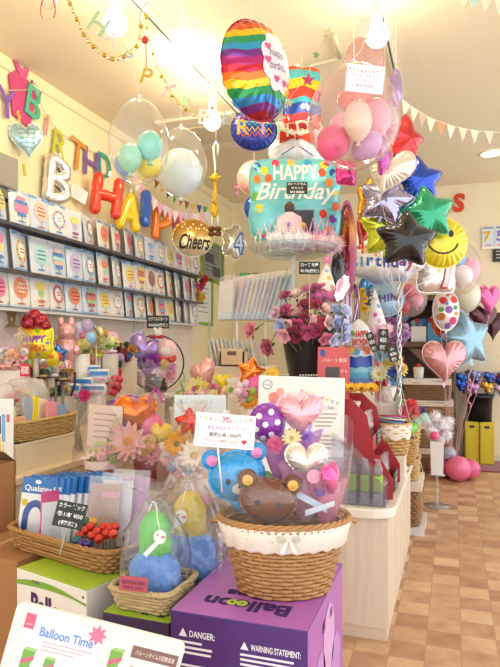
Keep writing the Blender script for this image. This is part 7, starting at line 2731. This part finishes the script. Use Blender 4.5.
# red printed card + wooden slat + bag of party supplies
cc = 3.30
r = thing('red_menu_card', 'red printed menu stand with a dark photo standing in front of the rose bucket', 'sign', W(333, 389, cc), (-.08, .02, TH - .1))
u = S(1, cc)
r.location.z = 1.10
hb_ = W(0, 347, cc).z - 1.10
MB().box(-16 * u, 16 * u, 0, .008, 0, hb_).build('card', mat('#cf4a46', .4, 0, .3, 0, 20, .04), r)
q = MB()
q.text('バルーン電報', 24 * u, 4 * u, 1 * u, hb_ - 13 * u, -.001, 0, 0).text('ギフト', 12 * u, 3.4 * u, 8 * u, hb_ - 24 * u, -.001, 0, 0)
q.build('printed_writing', paper('#f6e6dc'), r)
MB().disc(2.6 * u, 4 * u, -.001, 0, 18, 0, -11 * u, hb_ - 6 * u).build('blue_logo', paper('#3a5aa8'), r)
MB().box(-8 * u, 6 * u, -.0015, 0, hb_ - 38 * u, hb_ - 20 * u).build('photo_print', mat('#4a3c3c', .4, 0, 0, 0, 20, .4, 40), r)
r = block('display_riser', 'narrow cream riser under the red menu card behind the red display', r.location.x - .12, r.location.x + .13, r.location.y - .06, r.location.y + .10, IZ, 1.099, cream)
cc = 3.72
r = thing('leaning_plank', 'pale wooden slat leaning between the red card and the birthday bag', 'board', W(358, 384, cc), (-.1, -.30, TH))
u = S(1, cc)
r.location.z = IZ + .003
zz = (W(0, 332, cc).z - r.location.z) / cos(.3)
MB().box(-3.4 * u, 3.4 * u, 0, .016, 0, zz).build('slat', wood('#d2a878'), r)
r.location.x, r.location.y = -.47, 3.56

r = thing('birthday_bag', 'tall white birthday gift bag with red lettering and blue lower half', 'gift bag', W(364, 388, 3.85), (0, -.04, TH))
u = S(1, 3.85)
r.location.z = IZ + .002
zb = W(0, 388, 3.85).z - r.location.z
MB().box(-12 * u, 12 * u, -.05, .05, 0, zb).build('plinth', cream, r)
mb = MB()
prof = [(12.5, 0), (13, 20), (13.5, 40), (13, 54), (9, 62), (3, 68)]
mb.lathe([(.001, zb)] + [(x * u, zb + z * u) for x, z in prof] + [(.001, zb + 69 * u)], 28, sy=.5, wob=lambda a, z: 1 + .03 * sin(a * 7 + z * 30))
bagm2 = rampmat('birthday_bag_print', ['#e8e2ee', '#6a9ad8', '#6ac0e4', '#8ad0e8', '#2a50b8', '#2a4ab0', '#e8e4ea', '#d88a8a', '#efe9e6', '#f4efe9', '#f4efe9', '#f4efe9', '#f4efe9'], 2, .35, 0, 1 / (70 * u), -zb / (70 * u), .02, 30, True, .25)
mb.build('bag_body', bagm2, r)
yf = lambda x, z: -13.6 * u * .5 * sqrt(max(1 - (x / (14.4 * u)) ** 2, .02)) - .006
for ln, z, w in (('HAPPY', 54, 15), ('BIRTHDAY', 46, 18)):
    MB().text(ln, w * u, 6.5 * u, 1 * u, zb + z * u, 0, 0, 0, .03, .1, 0, yf, cut=.015).build('lettering', paper('#d8382e'), r)
for (x, z, col) in ((-9, 38, '#e8d22a'), (-4, 36, '#5ab0e0'), (7, 37, '#e8762a'), (-9, 55, '#5ab84a')):
    MB().disc(3.2 * u, 3.2 * u, 0, 0, 14, 0, x * u, zb + z * u, yf, 2).build('printed_dot', paper(col), r)
party_hat('white cone party hat with pink spots and pale pink trim behind the birthday bag', 377, 330, 4.02, 22, 42, '#f4eef0', '#f6c8d4', None, -.06, [(-.3, .35, '#e84a9a'), (.4, .55, '#8ac8e8'), (.1, .2, '#f0a8c8')])
r_ = D.objects['party_hat.001']
MB().tube([(0, 0, IZ - r_.location.z + .001), (0, 0, 0)], .03, 10).build('display_post', plas('#e88ab8'), r_)
r_ = D.objects['party_hat']
MB().tube([(0, 0, 1.211 - r_.location.z), (0, 0, 0)], .03, 10).build('display_post', plas('#f0e6ea'), r_)
for (px, py, c, w, h, lab, rl) in ((383, 340, 3.7, 10, 22, 'tall dark price tag standing right of the birthday bag', .05), (393, 354, 3.65, 10, 15, 'small tilted dark price tag above the pastel pompom flowers', -.25), (372, 298, 4.6, 9, 14, 'dark price tag in front of the small blue letters balloon', 0), (372, 342, 3.72, 7, 20, 'narrow tilted black tag leaning on the birthday bag', -.35)):
    chalk_tag(lab, px, py, c, w, h, ['小', '¥50', '税抜'], roll=rl, stick=max(W(px, py + h / 2, c).z - IZ - .004, .02) / cos(rl))
# small stacked pots between tags
r, u = toy('ribbon_tube', 'clear tube stacked with purple, yellow and pink ribbon spools right of the birthday bag', 384, 388, 4.06, 'container')
r.location.z = IZ + .002
zb = W(0, 390, 4.06).z - r.location.z
MB().lathe([(.001, 0), (8 * u, 0), (8 * u, zb), (.001, zb)], 20).build('plinth', cream, r)
for i, col in enumerate(('#f0d8c0', '#7a4ab0', '#e8a0c8', '#e8d84a', '#a8d86a', '#8a5ac0')):
    MB().lathe([(.001, zb + i * 6 * u), (6.4 * u, zb + i * 6 * u), (6.4 * u, zb + (i + .92) * 6 * u), (.001, zb + (i + .92) * 6 * u)], 18, smooth=False).build('ribbon_spool', plas(col), r)
MB().lathe([(7 * u, zb), (7 * u, zb + 37 * u)], 20).build('clear_tube', film('#ffffff', .06, 1.5, .05, 0), r)

# flowers: pompom bouquet in white vase
block('display_riser', 'small cream riser under the white pompom flower vase', -.47, -.33, 3.85, 3.95, IZ, 1.05, cream)
r, u = toy('flower_vase', 'white vase of yellow and blue pompom flowers with a white daisy and red bloom', 394, 400, 3.84, 'flower arrangement')
r.location = Vector((-.40, 3.90, 1.052))
zb = .10
MB().lathe([(.001, 0), (5 * u, 0), (9 * u, zb), (.001, zb)], 20).build('vase', plas('#f2e8da'), r)
for (x, z, s_, k, col) in ((-9, 12, 9, 'daisy', '#f3efc8'), (-6, 3, 8, 'carnation', '#d8483e'), (-2, 22, 7, 'pom', '#f2dc8a'), (8, 26, 7, 'pom', '#f0d070'), (12, 16, 8, 'pom', '#f2d88a'), (4, 14, 6, 'pom', '#3f6ac0'), (8, 6, 7, 'pom', '#7ac0e4'), (-9, 29, 6, 'pom', '#8accdc'), (3, 32, 6, 'pom', '#78b8d8'), (5, 21, 5, 'pom', '#2a4aa0'), (-1, 8, 5, 'leaf', '#8ab86a')):
    put_flower(r, k, col, (x * u, -.03 + .01 * (s_ % 3), zb + z * u), s_ * u, (x / 20, -1, .4))
# purple flowers
r, u = toy('flower_vase', 'tall stem of mauve purple flowers behind the dark tags', 396, 345, 4.36, 'flower arrangement')
r.location.z = IZ + .002
zb = W(0, 340, 4.36).z - r.location.z
MB().tube([(0, 0, 0), (0, 0, zb)], .012, 8).build('stem', plas('#8aa070'), r)
fill(r, 0, zb + 8 * u, 11 * u, 14 * u, 16, ['rose', 'carnation'], ['#b078b8', '#c890c8', '#a868a8', '#d8a8d0'], (4 * u, 6.5 * u), -.02, 71)
# colourful spring bouquet in basket
r, u = toy('flower_basket', 'wicker basket of coral and purple flowers with a lime heart at the island end', 418, 440, 4.15, 'flower arrangement')
r.location = Vector((-.32, 4.33, IZ + .002))
zb = .22
basket(r, .07, .08, .09, .10, zb, 9, 20, WICK('#c8a870'), 1)
u = S(1, 4.3)
for (x, z, s_, k, col) in ((-6, 12, 9, 'carnation', '#e8607a'), (2, 20, 8, 'carnation', '#e84a5a'), (6, 13, 8, 'carnation', '#f08a8a'), (12, 14, 6, 'carnation', '#5a3a98'), (14, 8, 7, 'hydrangea', '#bcd8c4'), (-8, 24, 8, 'leaf', '#8ab84a'), (-3, 4, 8, 'carnation', '#f0a09a'), (9, 5, 6, 'hydrangea', '#c8e0d0'), (-16, 14, 7, 'carnation', '#b02a5a'), (-12, 5, 8, 'carnation', '#8a2448')):
    put_flower(r, k, col, (x * u, -.06, zb + z * u), s_ * u, (x / 20, -1, .4))
mini_heart(r, (-3 * u, -.12, zb - 2 * u), 17 * u, latex('#72d02a'), .1, 'heart', 'lime_heart', d=.7, roll=.5)
# basket with cloth
block('display_riser', 'low cream riser under the cloth lined basket beside the red display', -.45, -.275, 3.60, 3.79, IZ, .763, cream)
r, u = toy('wicker_basket', 'small wicker basket lined with cream cloth near the far end of the island', 400, 440, 3.8, 'basket')
r.location = Vector((-.36, 3.69, .765))
basket(r, .085, .09, .11, .125, .18, 9, 22, WICK('#c9a268'), .8)
vs, fs = [], []
n = 48
for (t, o) in ((.97, .94), (1.03, 1.0), (1.0, 1.09), (.7, 1.10), (.55, 1.14)):
    for j in range(n):
        a = 2 * pi * j / n
        x, y = supell(a, .8)
        vs.append(((.085 + .025 * t) * o * x, (.09 + .035 * t) * o * y, .18 * (t + (.05 * sin(a * 9) if t < .6 else 0))))
for k in range(4):
    for j in range(n):
        fs.append((k * n + j, k * n + (j + 1) % n, (k + 1) * n + (j + 1) % n, (k + 1) * n + j))
MB().add(vs, fs).build('cloth_lining', mat('#f0e6d2', .9, 0, 0, .2, 160), r)
for i, (col, cn) in enumerate((('#6a8ac0', 'blue'), ('#e0dcd8', 'white'), ('#c04a6a', 'rose'))):
    rr = thing('hair_band', '%s ring band lying in the cloth lined basket' % cn, 'band', (-.36 + .005 * i, 3.69 + .01 * i, .765 + .188 + .012 * i), (.05, .1, i), 'ring bands in the cloth lined basket')
    MB().lathe([(.07, 0), (.082, .004), (.07, .012), (.062, .006), (.07, 0)], 28).build('band', mat(col, .4, .1), rr)
r = thing('wicker_basket', 'small honey coloured wicker basket with a green ball at the far corner of the island', 'basket', (-.325, 4.08, IZ + .002), .1)
basket(r, .075, .08, .095, .10, .16, 9, 20, WICK('#c3924e'), .6)
MB().ball(.05, frame((-.325, 4.08, IZ + .17)), 0, 14, 10).build('green_ball', latex('#7ad23a'), None)
tag(D.objects['green_ball'], 'lime green ball resting in the small honey wicker basket', 'ball')

# ================================================================ beyond the island
def crate_basket(label, x0, x1, y0, y1, z0, z1, col='#a57c50', lin_=None):
    cx, cy = (x0 + x1) / 2, (y0 + y1) / 2
    r = thing('wicker_hamper', label, 'basket', (cx, cy, z0), 0)
    basket(r, (x1 - x0) / 2 * .95, (y1 - y0) / 2 * .95, (x1 - x0) / 2, (y1 - y0) / 2, z1 - z0, max(int((z1 - z0) / .022), 5), 28, WICK(col), .25)
    if lin_:
        MB().box(-(x1 - x0) / 2 - .012, (x1 - x0) / 2 + .012, -(y1 - y0) / 2 - .012, (y1 - y0) / 2 + .012, (z1 - z0) - .05, z1 - z0 + .012).build('cloth_top', cloth(lin_), r)
    return r


r = thing('low_plinth', 'white low plinth on the floor under the stacked hampers past the island', 'plinth', (-.43, 4.86, 0))
MB().box(-.22, .22, -.25, .25, 0, .05).build('board', plas('#e4e2e4'), r)
crate_basket('dark brown wicker hamper standing on the white plinth past the island', -.63, -.24, 4.65, 5.07, .052, .37, '#9a7248', '#e8dcc8')
crate_basket('round edged pale wicker basket stacked on the dark hamper past the island', -.60, -.26, 4.68, 5.02, .386, .54, '#c9a060')
crate_basket('grey white wire style basket on top of the hamper stack past the island', -.57, -.28, 4.70, 5.0, .545, .80, '#cfc4b4')
# white vase with fluffy pompoms on acrylic stand
r, u = toy('acrylic_pedestal', 'clear thin acrylic pedestal on the floor carrying the white vase', 437, 505, 5.2, 'stand')
q = onZ(437, 506, 0)
r.location = Vector((q.x, q.y, 0))
zv = 1.4 - (475 - 347) * 5.25 / 600
MB().lathe([(.001, 0), (.11, 0), (.11, .008), (.001, .01)], 24).lathe([(.012, .01), (.012, zv - .008)], 14).lathe([(.001, zv - .008), (.07, zv - .008), (.07, zv), (.001, zv)], 24).build('pedestal_body', film('#f0f4f6', .22, 1.6, .05, 0), r)
r2 = thing('white_vase', 'white square vase with big fluffy white pompom flowers and a pink bead', 'vase', (q.x, q.y, zv + .001), TH)
u = S(1, 5.2)
MB().lathe([(.001, 0), (8 * u, 0), (9.5 * u, 34 * u), (8 * u, 34 * u), (7 * u, 2 * u), (.001, 2 * u)], 4, smooth=False).build('vase_body', plas('#f0eef0'), r2, None, (0, 0, .5))
for i, (x, z, s_) in enumerate(((-6, 44, 9), (6, 50, 9), (-2, 58, 8), (9, 40, 8), (-10, 54, 6), (3, 36, 7), (12, 54, 6))):
    fluff(r2, s_ * u * .8, frame((x * u, -.02, z * u)), mat('#f3eef2', .9, sheen=.5), 200, .5, 'fluffy_flower', i)
MB().ball(4.4 * u, frame((-7 * u, -.12, 41 * u))).build('pink_bead', latex('#e8508c'), r2)

# back shelving
bs = 6.95
x0b, x1b = W(392, 350, bs).x, W(447, 350, bs).x
yb_ = 7.15
r = thing('back_shelf_unit', 'dark brown shelving unit against the back wall with gift boxes on it', 'shelf', ((x0b + x1b) / 2, 7.5, 0))
dw = .40
brn = wood('#6e5846')
MB().box(-dw, dw, -.30, .42, 1.40, 1.46).build('shelf_board', brn, r)
MB().box(-dw, dw, .40, .43, .0, 2.0).build('back_board', wood('#8a715c'), r)
for x in (-dw, dw - .03):
    MB().box(x, x + .03, -.30, .42, 0, 2.0).build('side_board', brn, r)
MB().box(-dw, dw, -.30, .42, 1.94, 2.0).build('shelf_board', brn, r)
MB().box(-dw, dw, -.28, .42, .80, .85).build('shelf_board', brn, r)
MB().add([(-dw * .3, -.302, 1.38), (dw * .0, -.302, 1.38), (dw * .98, -.302, .98), (dw * .98, -.302, .86)], [(0, 1, 2, 3)], 0, None, False).build('diagonal_board', wood('#7a6048'), r)
rx, ry = r.location.x, r.location.y
GB = [(-.42, '#d8e6f0', 'white and pale blue'), (-.22, '#8fbfe4', 'light blue'), (-.02, '#e9eef4', 'white'), (.18, '#5aa0dc', 'bright blue'), (.36, '#26282e', 'black'), (.5, '#ece8e4', 'cream')]
for i, (x, col, cn) in enumerate(GB):
    rr = thing('gift_box', '%s gift box with ribbon on the back shelf, %s from the left' % (cn, ORD[i]), 'gift box', (rx + x, 7.33, 1.461), .1 * (i % 3 - 1), 'gift boxes on the back shelf')
    hh = .18 + .04 * (i % 2)
    MB().box(-.085, .085, -.08, .08, 0, hh).build('box_body', paper(col), rr, bevel=.004)
    for k in range(4):
        put_flower(rr, 'carnation', ['#8ac8ec', '#4a94d8', '#a8d4f0', '#d84a7a'][(k + i) % 4], (-.05 + .035 * k, -.05, hh + .03 + .02 * (k % 2)), .05, (0, -1, .6))
# lower hampers in unit
z = 0.002
for i, hgt_ in enumerate((.26, .26, .24)):
    crate_basket('brown wicker drawer basket in the back corner, %s from the floor' % ORD[i], rx - .17, rx + .36, 6.94, 7.18, z, z + hgt_, '#9c7a56', '#e2d6c6')
    z += hgt_ + .016
r = crate_basket('wide cream lidded wicker basket on top of the drawer baskets in the back corner', rx - .15, rx + .34, 6.95, 7.17, z, z + .22, '#8f6c4a', '#efe8dc')
rr = thing('white_cup', 'small white cup with red bits on the lid of the wide back basket', 'cup', (rx + .0, 7.02, z + .234), 0)
MB().lathe([(.001, 0), (.05, 0), (.06, .13), (.055, .13), (.045, .01), (.001, .01)], 20).build('cup_body', plas('#f0eee8'), rr)
MB().ball(.04, frame((0, 0, .13))).build('red_bits', latex('#c83a3a'), rr)
rr = thing('cardboard_sheet', 'tan cardboard panel standing behind the pastel pompom flowers', 'board', W(407, 380, 4.35), TH - .05)
rr.location = Vector((-.62, 4.42, IZ + .002))
u = S(1, 4.45)
MB().box(-8 * u, 10 * u, 0, .012, 0, W(0, 351, 4.45).z - IZ).build('panel', paper('#cfae7c'), rr)

# yellow crates + black bucket of metallic flowers
yc = mat('#d9c21e', .45, 0, .2, 0, 20, .05)
ccx = 6.95
q0, q1 = onZ(461, 464, 0), onZ(491, 466, 0)
for i in range(2):
    p = q0.lerp(q1, .26 + .5 * i) + Vector((.03, 0, 0))
    rr = thing('yellow_crate', 'yellow folding plastic crate standing on end at the back, %s one' % ['left', 'right'][i], 'crate', (p.x, p.y + .12, .013), 0.05, )
    ww, hh = (q1 - q0).length * .245, .50
    MB().box(-ww, ww, -.12, .12, 0, hh).build('crate_body', yc, rr, bevel=.012)
    for k in range(9):
        for sx in (-1, 1):
            MB().box(sx * ww * .82 - .006, sx * ww * .82 + .006, -.124, -.12, .04 + k * .048, .065 + k * .048).build('rib', mat('#b8a218', .5), rr)
    MB().box(-ww * .35, ww * .35, -.1225, -.12, hh - .075, hh - .045).build('hand_slot', plas('#2a2618'), rr)
pc = q0.lerp(q1, .55)
r = thing('black_bucket', 'black bucket of metallic flowers standing on the yellow crates at the back', 'bucket', (pc.x + .03, pc.y + .12, .515), TH)
u = S(1, 7.0)
MB().lathe([(.001, 0), (11.5 * u, 0), (12.5 * u, 24 * u), (14 * u, 27 * u), (13 * u, 27 * u), (11 * u, 2 * u), (.001, 2 * u)], 28).build('bucket_body', mat('#18171b', .45), r)
MF = [('#1f58c8', 'royal blue'), ('#2a78d8', 'blue'), ('#b08ad0', 'lilac'), ('#d0a0d8', 'pale violet'), ('#8a9ad0', 'periwinkle'), ('#c89ac8', 'mauve'), ('#e0b83a', 'gold'), ('#3a68c0', 'cobalt'), ('#9a6ac0', 'violet'), ('#d8c0e4', 'lavender'), ('#1e3a8a', 'navy'), ('#c04a5a', 'red')]
bl = r.location
for i, (col, cn) in enumerate(MF):
    x = (-24 + 4.6 * i) * u
    z = (38 + 6 * sin(i * 1.9) + (3 if 3 < i < 9 else 0)) * u
    p = Vector(bl) + Rm @ Vector((x, -.10 + .09 * (i % 3), z))
    rr = thing('foil_flower', '%s metallic foil flower, %s from the left in the back black bucket' % (cn, ORD[i]), 'flower', p, TH, 'metallic flowers in the back bucket')
    o = MB().ball(.001).build('flower_core', foilm(col), rr)
    for k in range(5):
        a = k * 2.5
        Foil_ = Foil('flower', 8 * u, 8 * u, 5 * u, .003, .5)
        mb = MB()
        Foil_.mesh(mb, 0, 4)
        mb.build('foil_petals', foilm(col, .7, .18), rr, (3 * u * cos(a), -.01 * k, 3 * u * sin(a)), (.4 * cos(a), .5 * sin(a), a))
        if k == 2:
            break
    b0 = local(rr, Vector(bl) + Vector((0, 0, .05)))
    MB().tube([(0, .01, 0), b0 * .5 + Vector((0, 0, .02)), b0], .004, 5).build('stem', plas('#3a4a5a'), rr)
chalk_tag('black blank tag tilted above the metallic flowers at the back', 468, 377, 6.8, 7, 15, [], roll=-.35, stick=.3, pos=Vector(bl) + Rm @ Vector((-11 * u, -.03, .53)))
r = thing('tinsel_strand', 'pink and silver tinsel strand hanging at the left of the back black bucket', 'decoration', W(464, 400, 6.75), TH)
MB().tube([(.02 * sin(i * 1.3), 0, (20 - i * 2.4) * u) for i in range(18)], .014, 6, rr=[.006 + .012 * (i % 2) for i in range(18)]).build('tinsel', mat('#c88aa8', .3, .5), r)
r.location = Vector(bl) + Rm @ Vector((-.17, -.12, .40))

# dark red mat at the back
r = thing('floor_mat', 'dark red mat lying on the floor along the back wall', 'mat', (.65, 7.50, 0))
MB().box(-.85, .85, -.28, .38, .001, .012).build('mat_body', cloth('#8a2a44'), r)

# hanging packs on the back wall at right
zr = 1.4 - (227 - 347) * 7.2 / 600
r = thing('pack_rail', 'dark rail with small chalk board under the number balloon packs on the back wall', 'rail', (.62, YB - .03, 0))
za, zb2 = W(0, 247, 7.35).z, W(0, 260, 7.35).z
MB().box(-.30, .5, 0, .028, za - .02, za).build('rail_bar', white, r)
MB().box(-.17, .5, .0, .028, zb2 - .02, za - .03).build('black_board', mat('#333739', .7), r)
for i in range(3):
    MB().box(-.13, .2 - .05 * i, -.002, 0, za - .06 - .04 * i, za - .05 - .04 * i).build('chalk_line', paper('#d8d8d0'), r)
ztop = W(0, 226, 7.35).z
for i, (d_, col, cn) in enumerate((('7', '#e0b02a', 'gold'), ('5', '#8a78c8', 'violet'), ('6', '#5a9ad8', 'blue'), ('8', '#d86a7a', 'pink'), ('9', '#b8b02a', 'olive'))):
    rr = thing('number_pack', 'pale pack with a %s number %s on the back wall rail' % (cn, d_), 'balloon pack', (.40 + i * .145, YB - .018, za + .001), 0, 'number balloon packs on the back wall')
    w, h = .07, ztop - za
    MB().box(-w, w, -.006, .006, 0, h).build('pack_bag', mat('#d6e2ee', .3, 0, .5, .1, 14), rr)
    MB().text(d_, None, h * .5, -.015, h * .52, -.008, 0, 0, .04).build('number_print', paper(col), rr)
    MB().box(-w * .8, w * .8, -.0075, -.006, h * .88, h * .96).build('header_card', paper('#8a94a8'), rr)
    MB().box(-w * .6, w * .6, -.0075, -.006, h * .06, h * .13).build('footer_strip', paper('#e08a9a'), rr)

# ================================================================ balloon cluster at the back right
kn = W(452, 455, 6.5)
wpos = onZ(453, 479, 0)


def cb2(label, px, py, c, w, h, shape, m, **k):
    return foil('foil_balloon', label, px, py, c, w, h, shape, m, ribbon=Vector((wpos.x, wpos.y, .12)), rm=mat('#e8b8c0', .4, .2), **k)


fo = cb2('clear oval balloon printed with red, green and purple dots above the pink heart', 446, 310, 6.0, 26, 40, 'round', mat('#ece8ea', .22, .2, .6), d=.7)
u = S(1, 6)
for i, (x, z, s_, col) in enumerate(((-5, 9, 3.6, '#d83a3a'), (6, 10, 3.8, '#e04a3a'), (0, 0, 3.8, '#9a6ac0'), (-7, -7, 3.8, '#c87a2a'), (5, -11, 4, '#d8487a'), (-7, 0, 2.4, '#5ab84a'), (7, 2, 2.4, '#4aa84a'), (0, 15, 2, '#e8762a'), (0, -16, 3, '#8a5ab0'), (8, -4, 2, '#e8a02a'), (-2, 6, 1.8, '#3a9ad0'))):
    MB().disc(s_ * u, s_ * u, 0, 0, 14, 0, x * u, z * u, lambda a, b: fo.front(a, b, .004), 2).build('printed_dot', paper(col), fo.root)
cb2('orange foil balloon behind the dotted oval balloon', 449, 322, 6.25, 34, 34, 'round', foilm('#d8622e'))
cb2('large dusty pink heart balloon in front of the back shelves', 444, 361, 5.7, 43, 44, 'heart', foilm('#e0a0a6', .55, .25), crimp=.006)
cb2('pale blue star balloon right of the pink heart balloon', 467, 340, 6.15, 48, 56, 'star', foilm('#8fb9cf', .55, .25), roll=-.2, yaw=.15)
cb2('dark brown heart balloon at the far right above the blue star', 483, 318, 6.4, 30, 30, 'heart', foilm('#5a2a2e', .6, .2), yaw=.2)
cb2('second dark brown heart balloon at the right edge of the cluster', 493, 326, 6.55, 18, 28, 'heart', foilm('#4a2228', .6, .2), yaw=-.4)
cb2('magenta pink heart balloon at the far right top of the cluster', 489, 300, 6.3, 24, 32, 'heart', foilm('#d8609c', .6, .2), yaw=.3)
latex_balloon('pearl_balloon', 'pearly greenish white balloon behind the dotted oval balloon', 466, 296, 6.35, 30, 34, '#dcdcc4')
bubble('bubble_balloon', 'large clear bubble with white, pink and blue balloons at the right below the smiley', 457, 268, 5.6, 46, 56, None, film('#fff8fa', .06, 1.0, .05, .1, 6))
latex_balloon('small_balloon', 'white balloon inside the clear bubble below the smiley', 462, 276, 5.55, 22, 22, '#f2f0ee')
latex_balloon('small_balloon', 'pink balloon inside the clear bubble below the smiley', 470, 270, 5.66, 20, 24, '#f0a8c4')
latex_balloon('small_balloon', 'light blue balloon inside the clear bubble below the smiley', 455, 262, 5.68, 22, 26, '#8ac4e8')
fo = foil('foil_balloon', 'silver balloon with a red outlined number 1 below the smiley', 436, 274, 5.2, 38, 36, 'square', foilm('#dcd4d4', .6, .22), .5, yaw=.1, tab=False, ribbon=Vector((wpos.x, wpos.y, .12)), rm=mat('#e8b8c0', .4, .2))
u = S(1, 5.2)
for col, w, h, e in (('#c04a4a', 13, 27, .004), ('#e8dede', 9, 23, .009)):
    MB().text('1', w * u, h * u, 8 * u, -2 * u, 0, 0, 0, .02, .15, 0, lambda x, z: fo.front(x, z, e)).build('number_print', paper(col), fo.root)
# pink balloon weight on floor
for i, (dx, dy, rr_, col, lab) in enumerate(((-.13, .02, .12, '#e0608e', 'left pink'), (.05, -.10, .135, '#e86a94', 'front pink'), (.17, .03, .11, '#dc5c8c', 'right pink'), (.0, .12, .12, '#e87aa4', 'rear pink'))):
    rt = thing('floor_balloon', '%s balloon of the balloon weight cluster on the floor' % lab, 'balloon', (wpos.x + dx, wpos.y + dy, rr_), TH)
    MB().ball(rr_ * .97, None, 0, 24, 16).build('balloon_body', latex(col), rt)
    MB().lathe([(.001, -.004), (.008, -.004), (.012, .012), (.001, .012)], 8).build('knot', latex(col), rt, (0, .0, rr_ * .96))
rt = thing('floor_balloon', 'small grey blue balloon on top of the pink floor balloons', 'balloon', (wpos.x - .04, wpos.y - .03, .27), TH)
MB().ball(.075, None, 0, 20, 14).build('balloon_body', latex('#a8aec8'), rt)
MB().lathe([(.001, -.004), (.006, -.004), (.01, .01), (.001, .01)], 8).build('knot', latex('#a8aec8'), rt, (0, 0, .075))

# SHINE balloon + pink balloons behind
fo = foil('foil_balloon', 'round pale blue balloon with dark SHINE lettering behind the mauve flowers', 386, 299, 5.6, 36, 34, 'round', mat('#9cc0dc', .25, .2, .6), .5, tab=False, hang=top(386, 200, 5.6))
u = S(1, 5.6)
for i, ch_ in enumerate('SHINE'):
    MB().text(ch_, None, 7.5 * u, (-11 + 5.6 * i) * u, (-1 + .8 * i) * u, 0, 0, 0, .05, 0, 0, lambda x, z: fo.front(x, z, .004)).build('letter_print', paper(['#3a2a6a', '#5a3a8a', '#3a4a9a', '#6a3a8a', '#3a9a6a'][i]), fo.root)
foil('foil_balloon', 'bright blue foil balloon behind the SHINE balloon', 371, 290, 5.9, 24, 32, 'round', foilm('#2f7ad0', .4), .6, tab=False, hang=top(371, 200, 5.9))
bubble('bubble_balloon', 'clear pink bubble with deep pink balloons right of the SHINE balloon', 411, 298, 5.8, 32, 38, None, film('#ffeef4', .14, 1, .06, .1))
for (px, py, col, lab) in ((409, 291, '#e0407a', 'deep pink balloon high inside the pink bubble'), (404, 306, '#d83a4a', 'red balloon low inside the pink bubble'), (417, 300, '#f0a0bc', 'light pink balloon at the right inside the pink bubble')):
    latex_balloon('small_balloon', lab, px, py, 5.8, 13, 15, col)
r, u = toy('flower_pick', 'yellow pompom flower sprig left of the blue foil balloon', 360, 302, 4.4, 'flower')
for (x, z) in ((-3, 6), (4, 3), (-1, -4), (5, -7), (2, 10)):
    put_flower(r, 'pom', '#ecc22e', (x * u, 0, z * u), 4.5 * u, (0, -1, .3))
MB().tube([(0, .02, 8 * u), (0, .02, IZ - r.location.z)], .006, 5).build('stem', plas('#7a9a4a'), r)
